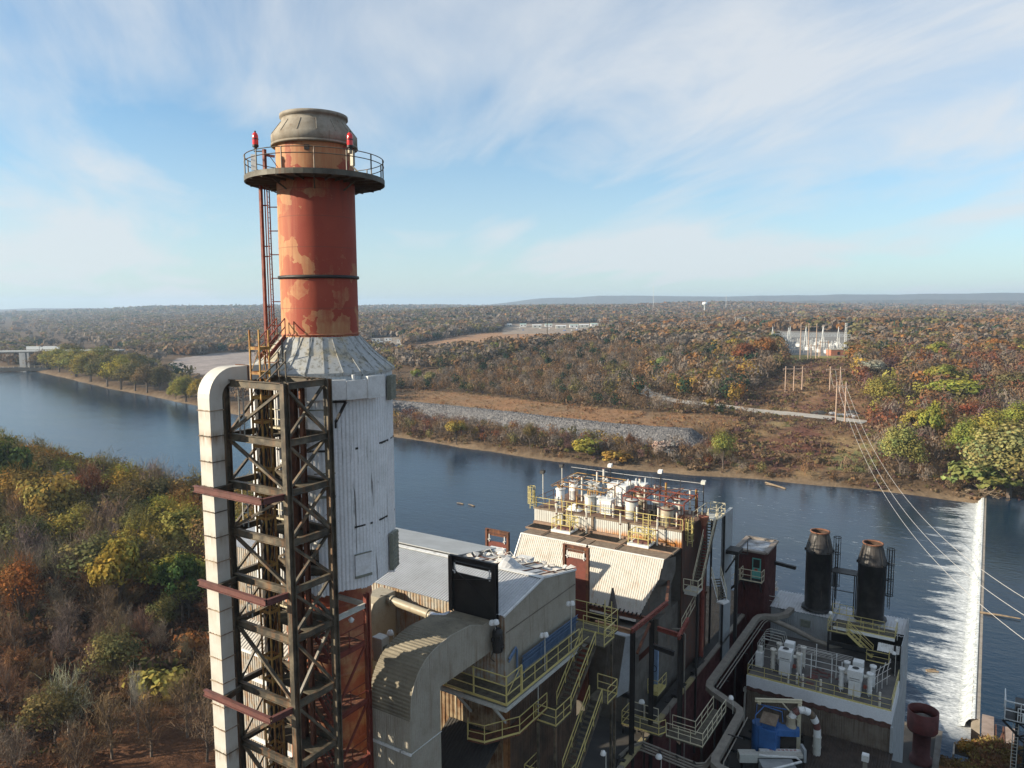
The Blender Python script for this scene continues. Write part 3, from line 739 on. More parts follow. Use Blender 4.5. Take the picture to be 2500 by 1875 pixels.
# gallery
g = MB(); g.lathe((AX, AY), [(2.2, 67.30), (3.86, 67.30), (3.86, 67.22), (3.92, 67.22), (3.92, 67.52), (2.2, 67.52)], 48, False)
for k in range(24):
    a = 2 * PI * k / 24; P = lambda r, z: (AX + r * math.cos(a), AY + r * math.sin(a), z)
    g.beam(P(2.2, 67.22), P(3.85, 67.22), .05, .14)
    if k % 3 == 0: g.beam(P(2.2, 66.7), P(3.1, 67.18), .07, .07)
gal = g.build('gallery', worn('gallery_grey_steel', (.10, .092, .07), (.055, .05, .04), 1.5, .4, .7, streak=(.12, .06, .03), slo=.6, shi=.75), ch)
b = MB()
for z in (67.95, 68.32, 68.66): b.lathe((AX, AY), [(3.87 + .028 * math.cos(t), z + .028 * math.sin(t)) for t in np.linspace(0, 2 * PI, 6)], 48) if z != 67.95 else None
for k in range(14):
    a = 2 * PI * k / 14 + .13; P = lambda z: (AX + 3.87 * math.cos(a), AY + 3.87 * math.sin(a), z); b.beam(P(67.5), P(68.66), .055, .055)
b.build('handrail', STEEL, gal)
b = MB(); p = Vector((AX, AY, 0)) - R0 * 2.72 - FH * .2; w = FH * .42
ladder(b, (p.x, p.y, 58.3), (p.x, p.y, 67.4), w)
for z in np.arange(58.9, 67.3, 1.4): b.beam((p.x, p.y, z), (p.x + R0.x * .55, p.y + R0.y * .55, z), .06, .06)
b.beam(p - R0 * .42 + Zv * 57.9, p - R0 * .42 + Zv * 67.3, .16, .16)
for z in (60, 63, 63.6, 66): b.beam(p - R0 * .42 + Zv * z, p + Zv * z, .07, .07)
b.tube([p - R0 * .2 + Zv * 58, p - R0 * .2 + Zv * 67.2], .035, 6)
b.build('access_ladder', REDSTEEL, ch)
b = MB(); p = Vector((AX, AY, 0)) - R0 * 2.3 - FH * 1.9
b.beam(p + Zv * 67.5, p + Zv * 68.9, .16, .16); b.beam(p + Zv * 68.6, p + R0 * .55 + Zv * 68.5, .1, .14); b.beam(p + Zv * 67.6, p + R0 * .4 + Zv * 67.62, .12, .12); b.beam(p + R0 * .3 + Zv * 68.5, p + R0 * .95 + Zv * 67.55, .035, .035); b.build('gallery_gate', REDSTEEL, gal)
# lower red stack
b = MB(); b.lathe((AX, AY), [(2.52, 18), (2.5, 44.6)], 56)
for z in (42.6, 38.4, 34.2, 30): b.lathe((AX, AY), [(2.5, z - .12), (2.58, z - .1), (2.58, z + .1), (2.5, z + .12)], 56)
b.build('lower_shaft', LOWCH, ch)

def beacon(label, off, zb):
    x, y = AX + off.x, AY + off.y; t = thing('beacon_light', label, 'warning light', (x, y, zb), 'red beacons on the chimney gallery')
    b = MB(); b.cyl((x, y), .10, zb, zb + .12, 12); b.cyl((x, y), .17, zb + .12, zb + .24, 16); b.build('base', BLACKST, t)
    b = MB(); b.lathe((x, y), [(.16, zb + .24), (.17, zb + .36), (.165, zb + .52)], 18); b.build('lens', REDLENS, t)
    b = MB(); b.lathe((x, y), [(.18, zb + .52), (.18, zb + .57)], 18); b.build('collar', BLACKST, t)
    b = MB(); b.lathe((x, y), [(.165, zb + .57), (.165, zb + .72), (.12, zb + .86), (.05, zb + .92)], 18); b.build('lens', REDLENS, t)
    b = MB(); b.cyl((x, y), .055, zb + .9, zb + 1.0, 10); b.build('finial', BLACKST, t)
    return t
o1 = -R0 * 3.1 - FH * .9; beacon('red beacon above a white box on the side of the gallery near the ladder', o1, 69.12)
b = MB(); p = Vector((AX, AY, 0)) + o1
b.beam(p + Zv * 67.5, p + Zv * 69.12, .06, .06); b.beam(p + Zv * 69.0 - R0 * .1, p + Zv * 69.0 + R0 * .5, .06, .06); b.build('beacon_post', STEEL, gal)
b = MB(); b.prism([p - R0 * .24 - FH * .05 + Zv * 67.9, p + R0 * .02 - FH * .05 + Zv * 67.9, p + R0 * .02 - FH * .05 + Zv * 68.8, p - R0 * .24 - FH * .05 + Zv * 68.8], FH * -.12); b.build('control_box', EQWHITE, gal)
o2 = R0 * 2.48 - FH * 2.2; beacon('red beacon on a tan post at the side of the gallery away from the ladder', o2, 68.78)
b = MB(); p = Vector((AX, AY, 0)) + o2
b.beam(p + R0 * .12 + Zv * 67.9, p + R0 * .12 + Zv * 68.75, .2, .16); b.beam(p + R0 * .05 + Zv * 67.95, p + R0 * .4 + Zv * 67.55, .08, .08); b.cyl((p.x, p.y), .13, 68.6, 68.78, 10); b.build('beacon_post', EQTAN, gal)

FLNG = worn('grimy_flange', (.34, .27, .19), (.16, .1, .07), 4, .4, .65, rough=.8)
# ------------------------------------------------------------------ white duct up the side of the hoist tower
du = thing('exhaust_duct', 'white square duct with rusty flanges rising beside the steel tower and bending to the chimney', 'duct', (-32.6, 23, 8))
X0, X1, Y0, Y1 = -33.06, -32.13, 22.66, 23.40
b = MB(); b.box(X0, X1, Y0, Y1, 10, 55.5); b.build('riser', WHITEDUCT, du)
b = MB(); n = 10; vs = []
for i in range(n + 1):
    a = PI / 2 * i / n; co, s_ = math.cos(a), math.sin(a)
    for x in (X0, X1): vs += [(x, 24.15 - 1.49 * co, 55.5 + 1.49 * s_), (x, 24.15 - .75 * co, 55.5 + .75 * s_)]
for i in range(n):
    k = 4 * i; b.add(vs[k:k + 8], [(0, 2, 6, 4), (1, 5, 7, 3), (0, 4, 5, 1), (2, 3, 7, 6)])
b.build('elbow', WHITEDUCT, du)
b = MB(); b.box(X0, X1, 24.15, 28.9, 56.25, 56.99); b.build('run_to_stack', WHITEDUCT, du)
b = MB(); b.prism([(X1 + .003, 26.9, 56.995), (X1 + .003, 28.6, 56.4), (X1 + .003, 29.6, 55.0), (X1 + .003, 27.6, 55.0), (X1 + .003, 26.9, 56.2)], (-.95, 0, 0)); b.build('breeching', WHITEDUCT, du)
z = 54.9
while z > 12:
    b = MB(); b.box(X0 - .045, X1 + .045, Y0 - .045, Y1 + .045, z - .02, z + .02)
    for k in range(7): b.box(X0 + .1 + k * .12, X0 + .15 + k * .12, Y0 - .05, Y0, z + .015, z + random.uniform(.02, .05))
    b.build('flange', FLNG if random.random() < .7 else STEEL, du); z -= 1.28
for y in (25.0, 26.85): b = MB(); b.box(X0 - .04, X1 + .04, y - .03, y + .03, 56.2, 57.04); b.build('flange', RUST, du)

# ------------------------------------------------------------------ hoist tower
tw = thing('hoist_tower', 'open dark steel hoist tower of braced columns in front of the white drum', 'steel tower', (-30.4, 25.3, 8))
CXs = (-32.58, -28.14); CYs = (23.9, 26.66); LV = [56.2, 53.45, 51.0, 48.5, 46.1, 43.6, 40.2, 37.0, 33.8, 30.6, 27.4]
for x in CXs:
    for y in CYs:
        b = MB(); b.hbeam((x, y, 10), (x, y, 56.36 if not (x > -30 and y > 25) else 56.36), .30, .34, .04, (0, 1, 0)); b.build('column', STEEL, tw)
for z in LV:
    for y in CYs: b = MB(); b.hbeam((CXs[0] + .16, y, z), (CXs[1] - .16, y, z), .22, .36, .03); b.build('beam', STEEL, tw)
    for x in CXs: b = MB(); b.hbeam((x, CYs[0] + .18, z + .02), (x, CYs[1] - .18, z + .02), .2, .32, .03); b.build('beam', STEEL, tw)
for i, (za, zb_) in enumerate(zip(LV[:-1], LV[1:])):
    za -= .2; zb_ += .2; xa, xb = CXs[0] + .2, CXs[1] - .2
    p = ((xa, za), (xb, zb_)) if i % 2 else ((xb, za), (xa, zb_))
    for y in CYs:
        q = p if y == CYs[0] else ((xa, za), (xb, zb_)) if i % 2 == 0 else ((xb, za), (xa, zb_))
        b = MB(); b.beam((q[0][0], y + .04, q[0][1]), (q[1][0], y + .04, q[1][1]), .13, .17, (0, 1, 0)); b.build('brace', STEEL, tw)
    ya, yb = CYs[0] + .2, CYs[1] - .2
    b = MB(); b.beam((CXs[1] + .03, ya, za), (CXs[1] + .03, yb, zb_), .13, .15, (1, 0, 0)); b.build('brace', STEEL, tw)
    if i < 6: b = MB(); b.beam((CXs[1] - .13, yb, za), (CXs[1] - .13, ya, zb_), .12, .14, (1, 0, 0)); b.build('brace', STEEL, tw)
    b = MB(); b.beam((CXs[0], ya, zb_), (CXs[0], yb, za), .12, .14, (1, 0, 0)); b.build('brace', STEEL, tw)
for z in (50.9, 46.0, 40.1, 33.7):
    b = MB(); b.hbeam((-33.45, 22.5, z), (-28.35, 22.5, z), .2, .32, .035); b.build('outrigger', BRACKET, tw)
    for x in (-28.35, -31.95): b = MB(); b.hbeam((x, 22.6, z), (x + (.15 if x > -30 else -.3), 23.85, z), .18, .3, .03); b.build('outrigger_arm', BRACKET if x > -30 else STEEL, tw)
for z, x0, x1 in ((53.25, -32.5, -31.2), (51.0, -30.5, -28.4), (48.3, -32.4, -28.3), (43.4, -32.4, -28.3), (56.05, -31.9, -28.4), (40.0, -31.5, -28.4), (36.8, -32.4, -28.4)):
    b = MB(); b.box(x0, x1, 25.35, 26.5, z - .04, z + .04); b.build('landing', GRATE, tw)
b = MB(); ladder(b, (-29.75, 25.2, 30), (-29.75, 25.2, 57.75), (.5, 0, 0), .028); b.beam((-30.3, 24.1, 56.4), (-30.0, 25.2, 57.3), .08, .06); b.beam((-29.6, 24.1, 56.4), (-29.5, 25.2, 57.3), .08, .06); b.beam((-29.75, 25.25, 57.2), (-29.75, 25.25, 58.4), .05, .05); b.build('ladder', STEEL, tw)
for x, y, w in ((-29.2, 25.9, .22), (-30.05, 26.1, .3), (-30.45, 25.75, .2)): b = MB(); b.hbeam((x, y, 12), (x, y, 55.9), w, w, .03, (0, 1, 0)); b.build('guide_column', RUST, tw)
b = MB(); b.box(-31.95, -31.72, 25.2, 25.9, 12, 55.9); b.build('hoist_channel', BLACKST, tw)
b = MB()
for x, y in ((-32.3, 24.5), (-31.95, 24.5)): b.beam((x, y, 53.5), (x, y, 56.1), .05, .05)
for z in (53.7, 54.5, 55.3, 56.0): b.beam((-32.3, 24.5, z), (-31.95, 24.5, z), .05, .05)
b.build('cable_tray', EQGREY, tw)
for zz_ in (48.6, 43.7):
    b = MB()
    for x in (-32.35, -31.95): b.beam((x, 24.5, zz_), (x, 24.5, zz_ + 2.0), .05, .05)
    for z in np.arange(zz_ + .3, zz_ + 2, .45): b.beam((-32.35, 24.5, z), (-31.95, 24.5, z), .04, .04)
    b.build('cable_tray', EQGREY, tw)
for z in (53.5, 48.55, 43.65): b = rail([(-32.4, 26.4, z), (-31.2, 26.4, z)], b=MB(), post=.6); b.build('handrail', CREAM, tw)
for x, z in ((-31.9, 51.6), (-31.9, 46.9)):
    b = MB(); b.lathe((x, 26.9), [(0, z - .3), (.1, z - .28), (.2, z), (.2, z + .16), (.02, z + .18)], 14); b.build('lamp', EQWHITE, tw)

# lattice mast standing in the tower
ms_ = thing('hoist_mast', 'rusty yellow lattice hoist mast standing up through the dark steel tower', 'mast', (-30.85, 24.7, 12))
mx, my, hw = -30.86, 24.75, .36
b = MB()
for i in (-1, 1):
    for j in (-1, 1): b.beam((mx + i * hw, my + j * hw * .8, 12), (mx + i * hw, my + j * hw * .8, 58.85), .075, .075)
b.build('legs', MASTY, ms_)
b = MB(); z = 13.3
while z < 59:
    for j in (-1, 1): b.beam((mx - hw, my + j * hw * .8, z), (mx + hw, my + j * hw * .8, z), .03, .15)
    for i in (-1, 1): b.beam((mx + i * hw, my - hw * .8, z), (mx + i * hw, my + hw * .8, z), .03, .15)
    if z < 57.4:
        b.beam((mx - hw * .4, my + hw * .8, z), (mx + hw * .4, my + hw * .8, z + 1.2), .03, .03); b.beam((mx + hw * .4, my + hw * .8, z), (mx - hw * .4, my + hw * .8, z + 1.2), .03, .03)
        b.beam((mx - hw, my - hw * .8, z), (mx - hw, my + hw * .8, z + 1.2), .03, .03)
    z += 1.24
b.build('lacing', MASTY, ms_)
b = MB(); b.beam((mx, my + hw, 12), (mx, my + hw, 58.6), .05, .05); b.beam((mx + .2, my + hw, 12), (mx + .2, my + hw, 57), .05, .05); b.build('rack', RUST, ms_)

# inclined red walk from the mast to the stack ladder
ic = thing('access_stair', 'short red inclined stair between the tower top and the chimney ladder', 'stair', (-33.4, 27.2, 57.1))
stairs(ic, (-33.25, 26.9, 57.2), (-33.62, 28.5, 58.35), .55, (.97, .22, 0), REDSTEEL, REDSTEEL)

# ------------------------------------------------------------------ red stair frame under the drum
sf = thing('stair_frame', 'rusty red stair frame wrapped round the lower red stack', 'stair tower', (-29.5, 28, 8))
for x, y in ((-28.72, 29.62),): b = MB(); b.hbeam((x, y, 10), (x, y, 44.0), .24, .26, .035, (0, 1, 0)); b.build('column', REDSTEEL, sf)
for k, z in enumerate((43.35, 41.2, 37.75, 34.4, 31.1, 27.8)):
    mt = EQGREY if k == 0 else REDSTEEL
    b = MB(); b.hbeam((-28.72, 26.8, z), (-28.72, 29.5, z), .14, .28, .03); b.build('beam', mt, sf)
    b = MB(); b.hbeam((-31.6, 29.62 if k == 0 else 26.75, z - .01), (-28.84, 29.62 if k == 0 else 26.75, z - .01), .14, .28, .03); b.build('beam', mt, sf)
    if k:
        b = MB(); b.poly([(-32.4, 26.85, z + .03), (-28.8, 26.85, z + .03), (-28.8, 29.5, z + .03), (-30.2, 29.5, z + .03), (-30.9, 28.6, z + .03), (-32.0, 28.15, z + .03)]); b.build('landing', RUST, sf)
        b = rail([(-28.74, 27.0, z + .04), (-28.74, 29.5, z + .04)], b=MB(), toe=0); b.build('handrail', REDSTEEL, sf)
        b = rail([(-31.7, 26.8, z + .04), (-30.2, 26.8, z + .04)], b=MB(), toe=0); b.build('handrail', REDSTEEL, sf)
        b = MB(); b.beam((-28.72, 27.0, z - 3.1), (-28.72, 29.4, z - .2), .1, .12, (1, 0, 0)); b.build('brace', REDSTEEL, sf)
for za, zb_ in ((43.9, 41.25), (41.2, 37.8), (37.7, 34.45), (34.4, 31.15), (31.1, 27.85)):
    f_ = thing('stair_flight', None, None, (-30, 27.2, zb_)); f_.parent = sf; f_.location = (-30 + 29.5, 27.2 - 28, zb_ - 8)
    stairs(f_, (-28.95, 27.25, zb_), (-31.7, 27.25, za), .62, (0, 1, 0), REDSTEEL, REDSTEEL)
b = MB(); b.lathe((-30.0, 27.1), [(.12, 43.0), (.16, 43.2), (.02, 43.35)], 10); b.build('lamp', EQWHITE, sf); b = MB(); b.lathe((-29.0, 28.7), [(.1, 42.6), (.17, 42.75), (.02, 42.9)], 10); b.build('lamp', EQWHITE, sf)
b = MB()
for k in range(26):
    x, y, z = random.uniform(-31.6, -29.2), random.uniform(27.0, 27.9), random.uniform(41.6, 43.4); b.beam((x, y, z), (x + random.uniform(-.5, .5), y + random.uniform(-.2, .2), z + random.uniform(-.5, .5)), .09, .05)
b.build('tangled_braces', EQGREY, sf)

# the drawings above were taken off at 10 : 9.09 of true size; bring the chimney group to its real metres
KS = .909
for o in set(COL.objects) - _before:
    if o.parent is None: o.location = (o.location.x * KS, o.location.y * KS, 60 - (60 - o.location.z) * KS)
    else: o.location = o.location * KS
    if o.type == 'MESH': o.data.transform(Matrix.Scale(KS, 4))
bpy.context.view_layer.update()
def up(z): return 60 + (z - 60) * .966 if z > 60 else z          # heights above the camera, taken off at the shaft's own distance
for o in set(COL.objects) - _before:
    if o.name.startswith('beacon_light'): o.location.z = up(o.location.z)
for o in set(COL.objects) - _before:
    r_ = o
    while r_.parent: r_ = r_.parent
    if o.type == 'MESH' and r_ is ch:
        z0 = origin(o).z
        for v_ in o.data.vertices: v_.co.z = up(v_.co.z + z0) - z0
for m_ in (CHIM,):
    for n_ in m_.node_tree.nodes:
        if n_.type == 'NEW_GEOMETRY':
            mp_ = m_.node_tree.nodes.new('ShaderNodeMapping'); mp_.inputs['Scale'].default_value = (1 / KS,) * 3; mp_.inputs['Location'].default_value = (0, 0, 60 - 60 / KS)
            for l_ in list(n_.outputs['Position'].links): m_.node_tree.links.new(mp_.outputs[0], l_.to_socket)
            m_.node_tree.links.new(n_.outputs['Position'], mp_.inputs['Vector'])
# ------------------------------------------------------------------ beige hall
hl = thing('fan_hall', 'beige corrugated hall with a low grey gable roof partly stripped to white insulation', 'hall', (-30, 40, 8))
WX, HY0, HY1, HE, HA, HR = -23.05, 35.2, 43.95, 42.02, 42.84, 39.57
HL = -49.0
b = MB(); n = int((HY1 - HY0) / .16)
for k in range(n):
    y0 = HY0 + (HY1 - HY0) * k / n; p = (HY1 - HY0) / n
    top = lambda y: HE + (HA - HE) * (1 - abs(y - HR) / ((HR - HY0) if y < HR else (HY1 - HR)))
    for fa, fb, da, db in ((0, .38, 0, 0), (.38, .5, 0, .022), (.5, .88, .022, .022), (.88, 1, .022, 0)):
        ya, yb = y0 + p * fa, y0 + p * fb; zb0 = 36.5
        b.add([(WX + da, ya, zb0), (WX + db, yb, zb0), (WX + db, yb, top(yb)), (WX + da, ya, top(ya))], [(0, 1, 2, 3)])
b.build('gable_wall', BEIGE, hl)
b = MB(); b.beam((WX + .03, HY0, 40.9), (WX + .03, HY1, 41.05), .03, .05); b.build('lap_joint', BROWNCLAD, hl)
b = MB(); b.corr((HL, HY0, 36.5), (WX - HL, 0, 0), (0, 0, HE - 36.5), .24, .035); b.build('eaves_wall', BEIGERUST, hl)
b = MB(); b.corr((HL, HY1, 36.5), (WX - HL, 0, 0), (0, 0, HE - 36.5), .24, .035, -1); b.build('rear_wall', BEIGE, hl)
b = MB(); b.corr((HL, HY0 - .22, HE - .03), (WX - HL + .08, 0, 0), (0, HR - HY0 + .22, HA - HE + .03), .2, .035); b.build('roof_slope', ROOFM, hl)
b = MB(); b.corr((HL, HR, HA), (-30.3 - HL, 0, 0), (0, HY1 - HR, HE - HA), .45, .02); b.build('rear_roof_slope', ROOFSM, hl)
b = MB(); b.prism([(HL, HR + .35, HA + .10), (-30.0, HR + .35, HA + .10), (-30.0, HY1 + .7, HE + .06), (HL, HY1 + .7, HE + .06)], (0, 0, .07)); b.build('flat_roof_sheet', ROOFSM, hl)
b = MB(); b.poly([(-30.3, HR, HA - .03), (WX, HR, HA - .03), (WX, HY1, HE - .03), (-30.3, HY1, HE - .03)]); ins = b.build('stripped_roof_deck', INSUL, hl)
b = MB()
for k in range(6):
    x = -29.6 + k * 1.2; b.beam((x, HR + .2, HA + .03), (x + .12, HY1 - .05, HE + .06), .06, .07)
b.beam((-30.2, 41.6, 42.5), (WX, 41.75, 42.45), .05, .05); b.beam((-29.9, 43.2, 42.25), (-25.5, 43.3, 42.2), .04, .04); b.build('bare_purlins', RUST, ins)
b = MB(); r9 = random.Random(5)
for k in range(46):
    x, y = r9.uniform(-30, -23.3), r9.uniform(40.1, 43.7); z = HA - (y - HR) * .187 + .03; a = r9.uniform(0, 3.1); l = r9.uniform(.2, .8)
    b.add([(x, y, z), (x + l * math.cos(a), y + l * math.sin(a), z + r9.uniform(0, .16)), (x + l * math.cos(a + .7), y + l * math.sin(a + .7), z + r9.uniform(0, .2)), (x + .2 * math.cos(a + 1.5), y + .2 * math.sin(a + 1.5), z + .01)], [(0, 1, 2, 3)])
for k in range(8):
    x, y = r9.uniform(-29.5, -24), r9.uniform(40.3, 43.4); b.tube([(x, y, 42.75), (x + .5, y + .3, 42.95), (x + 1.1, y + r9.uniform(-.3, .3), 42.7)], .018, 4)
b.build('torn_scraps', INSUL, ins)
b = MB(); b.box(-23.6, WX - .1, HY1 - .75, HY1 - .1, HE - .02, HE + .12); b.build('dark_gap', DARKGAP, hl)
b = MB(); vs = []     # the peeled-up roof sheet
for i in range(9):
    for j in range(6):
        x = -26.6 + i * .3; q = j / 5; y = HR + .05 + q * 1.9; up = .75 * math.exp(-((x + 26.2) / .55) ** 2) * math.sin(PI * min(1, q * 1.1)) + .03
        vs.append((x, y, HA - (y - HR) * .187 + up + (.035 if i % 2 else 0)))
b.add(vs, [(i * 6 + j, i * 6 + 6 + j, i * 6 + 7 + j, i * 6 + j + 1) for i in range(8) for j in range(5)]); b.build('peeled_roof_sheet', ROOFM, hl)
b = MB(); b.beam((HL, HR, HA + .055), (WX + .09, HR, HA + .055), .42, .03); b.build('ridge_cap', GREYBOX, hl)
b = MB(); b.beam((WX + .04, HY0 - .24, HE - .03), (WX + .04, HR, HA + .03), .1, .12); b.beam((WX + .04, HR, HA + .03), (WX + .04, HY1, HE + .03), .1, .12); b.build('verge_trim', GREYBOX, hl)
for q in ((-30.6, -29.3, 44.0, 44.9, 41.9, 42.15), (-28.0, -26.9, 44.1, 44.9, 41.7, 41.95)): b = MB(); b.box(*q); b.build('roof_edge_box', GREYBOX, hl)
# lower storeys of the hall
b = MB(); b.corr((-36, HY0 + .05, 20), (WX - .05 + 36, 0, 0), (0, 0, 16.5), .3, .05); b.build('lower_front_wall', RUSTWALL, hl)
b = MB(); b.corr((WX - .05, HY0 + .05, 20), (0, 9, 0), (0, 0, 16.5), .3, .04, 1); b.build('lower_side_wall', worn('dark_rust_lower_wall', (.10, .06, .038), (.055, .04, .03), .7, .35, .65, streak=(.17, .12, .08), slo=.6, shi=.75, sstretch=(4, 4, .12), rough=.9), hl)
b = MB(); b.hbeam((WX + .02, HY0 + .02, 20), (WX + .02, HY0 + .02, 37.6), .3, .3, .04, (0, 1, 0)); b.build('corner_post', worn('orange_rust_post', (.26, .13, .05), (.16, .075, .035), 2, rough=.85), hl)
b = MB(); b.corr((-27.2, 29.5, 31.5), (4.0, 0, 0), (0, 5.6, 3.0), .2, .03); b.build('lean_to_roof', ROOFDK, hl)

# lower annex on the far side of the hoist tower
an = thing('low_annex', 'low pale annex with a ribbed roof seen through the legs of the hoist tower', 'annex', (-42, 38, 8))
b = MB(); b.corr((-50, 35.0, 22), (14.0, 0, 0), (0, 0, 12.0), .26, .04); b.build('wall', BEIGERUST, an)
b = MB(); b.corr((-50, 34.8, 34.1), (13.6, 0, 0), (0, 5, 3.1), .3, .05); b.build('roof', BUNK, an)
b = MB(); b.box(-50, -36.4, 34.74, 34.98, 33.95, 34.15); b.build('eaves_gutter', GREYBOX, an)
for z in (31.8, 27.0): b = MB(); b.box(-50, -35.9, 34.86, 34.95, z, z + .35); b.build('white_rail_band', GREYBOX, an)
b = MB(); b.box(-36.0, -35.98, 35.0, 40, 22, 34.2); b.build('end_wall', BEIGE, an)

# ------------------------------------------------------------------ flue duct with its damper frame
fl = thing('flue_duct', 'huge ribbed grey beige flue duct curving down from the hall', 'duct', (-25, 31, 8))
FX0, FX1 = -26.55, -23.81
TP = [(35.1, 41.60), (33.98, 41.62), (32.7, 42.1), (30.92, 42.19), (30.1, 42.12), (29.32, 41.94), (28.75, 41.72), (28.33, 41.42), (28.0, 41.05), (27.75, 40.65), (27.6, 40.2), (27.52, 39.7), (27.48, 39.0), (27.46, 14)]
BT = [(35.1, 39.74), (30.05, 39.76), (29.95, 39.7), (29.94, 14)]
def dens(P, step):
    out = []
    for (y0, z0), (y1, z1) in zip(P[:-1], P[1:]):
        k = max(1, round(math.hypot(y1 - y0, z1 - z0) / step)); out += [(y0 + (y1 - y0) * i / k, z0 + (z1 - z0) * i / k) for i in range(k)]
    return out + [P[-1]]
for xs, sgn in ((FX1, 1), (FX0, -1)):
    b = MB(); y = 27.46; p = .155; ztop = lambda y: np.interp(y, [q[0] for q in TP[::-1]][1:], [q[1] for q in TP[::-1]][1:])
    while y < 35.1 - 1e-6:
        for fa, fb_, da, db in ((0, .4, 0, 0), (.4, .5, 0, .022), (.5, .9, .022, .022), (.9, 1, .022, 0)):
            ya, yb = y + p * fa, min(y + p * fb_, 35.1); bot = 14 if yb < 29.96 else 39.75
            b.add([(xs + sgn * da, ya, bot), (xs + sgn * db, yb, bot), (xs + sgn * db, yb, ztop(yb)), (xs + sgn * da, ya, ztop(ya))], [(0, 1, 2, 3)])
        y += p
    b.build('side_cladding', BEIGE, fl)
D = dens(TP[:-1], .05); b = MB(); vs = []
for i, (y, z) in enumerate(D):
    y0, z0 = D[max(i - 1, 0)]; y1, z1 = D[min(i + 1, len(D) - 1)]; l = math.hypot(y1 - y0, z1 - z0) or 1; o = .035 if (i % 4) in (2, 3) else .005
    ny, nz_ = -(z1 - z0) / l, (y1 - y0) / l
    if nz_ < 0 or (abs(nz_) < .05 and ny > 0): ny, nz_ = -ny, -nz_
    vs += [(FX0, y + ny * o, z + nz_ * o), (FX1, y + ny * o, z + nz_ * o)]
b.add(vs, [(2 * i, 2 * i + 1, 2 * i + 3, 2 * i + 2) for i in range(len(D) - 1)]); b.build('curved_top_cladding', worn('darker_top_cladding', (.20, .175, .125), (.13, .115, .085), .9, .4, .7, streak=(.09, .075, .055), slo=.6, shi=.75, rough=.75), fl)  # top cladding coloured darker and browner than the sides
b = MB(); b.corr((FX0, 27.46, 14), (FX1 - FX0, 0, 0), (0, 0, 25.0), .155, .025); b.build('front_cladding', BEIGE, fl)
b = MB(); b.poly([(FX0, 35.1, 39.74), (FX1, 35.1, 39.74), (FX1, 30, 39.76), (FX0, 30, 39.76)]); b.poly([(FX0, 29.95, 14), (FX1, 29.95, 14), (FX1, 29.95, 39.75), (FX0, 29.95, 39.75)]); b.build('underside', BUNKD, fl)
b = MB()
for (y0, z0), (y1, z1) in zip(TP[:-2], TP[1:-1]): b.beam((FX1 + .015, y0, z0 + .02), (FX1 + .015, y1, z1 + .02), .05, .05)
b.beam((FX1 + .015, 27.45, 14), (FX1 + .015, 27.45, 39.1), .05, .05); b.build('corner_trim', BEIGE, fl)
b = MB(); b.box(FX0 - .05, FX1 + .1, 27.33, 27.42, 37.2, 37.32); b.box(FX1 + .03, FX1 + .06, 27.4, 29.95, 37.23, 37.27); b.build('clamp_strap', GREYBOX, fl)
def gate(name, label, x0, x1, y, z0, z1, gap, mf, mp, sheen=.26, group=None, brace=False):
    t = thing(name, label, 'damper gate', ((x0 + x1) / 2, y, z0), group)
    for x in (x0, x1): b = MB(); b.hbeam((x, y, z0), (x, y, z1), sheen, sheen * 1.2, .035, (0, 1, 0)); b.build('post', mf, t)
    b = MB(); b.hbeam((x0 - .14, y, z1 - .12), (x1 + .14, y, z1 - .12), .2, .3, .035); b.hbeam((x0 + .1, y, z1 - .42), (x1 - .1, y, z1 - .42), .12, .16, .03); b.build('head_beam', mf, t)
    b = MB(); b.box(x0 + .12, x1 - .12, y - .04, y + .04, z0, z1 - gap); b.build('plate', mp, t)
    for x in (x0 + .3, x1 - .3):
        b = MB(); b.beam((x, y - .1, z1 - .4), (x, y - .1, z1 - gap - .05), .07, .05); b.lathe((x, y - .12), [(.12, z1 - gap + .12), (.12, z1 - gap + .2)], 10); b.build('hoist_gear', GREYBOX, t)
    if brace:
        b = MB(); b.beam((x0 + .15, y - .16, z1 - .7), (x1 - .1, y - .16, z1 - 2.5), .06, .05); b.beam((x1 - .15, y - .16, z1 - .9), (x0 + .1, y - .16, z1 - 1.5), .06, .05); b.build('cross_brace', BLACKST, t)
    return t
gate('damper_gate', 'big black damper gate frame standing where the ribbed flue meets the grey roof', -26.72, -23.58, 34.9, 41.62, 45.05, 1.0, BLACKST, BLACKST, .28, None, True)
gate('damper_gate', 'red brown damper gate half hidden behind the stripped roof by the river', -35.5, -33.35, 51.4, 30, 41.0, 1.0, RUST, GATERED, .2, 'red gates of the pale bunker')
gate('damper_gate', 'red brown damper gate between the two pale sloping bunker faces', -28.05, -25.95, 51.6, 28, 40.85, 1.0, RUST, GATERED, .22, 'red gates of the pale bunker')
# actuator beside the frame
ac = thing('gate_actuator', 'sooty gate motor hanging beside the flue under two white lamps', 'machine', (-23.35, 34.7, 39.6))
b = MB(); b.cyl((-23.3, 34.72), .30, 39.9, 41.1, 14); b.lathe((-23.3, 34.72), [(.3, 41.1), (.2, 41.3), (0, 41.35)], 14)
for k in range(10): a = k * .63; b.box(-23.3 + .3 * math.cos(a) - .06, -23.3 + .3 * math.cos(a) + .06, 34.72 + .3 * math.sin(a) - .06, 34.72 + .3 * math.sin(a) + .06, 40.0 + .08 * k, 40.25 + .08 * k)
b.build('motor', BLACKST, ac, .02)
b = MB(); b.tube([(-23.3, 34.4, 41.2), (-23.1, 34.3, 41.5), (-23.3, 34.5, 41.75)], .03, 6); b.tube([(-23.4, 34.4, 40.0), (-23.5, 34.3, 39.6), (-23.3, 34.4, 39.4)], .03, 6); b.build('cables', BLACKST, ac)
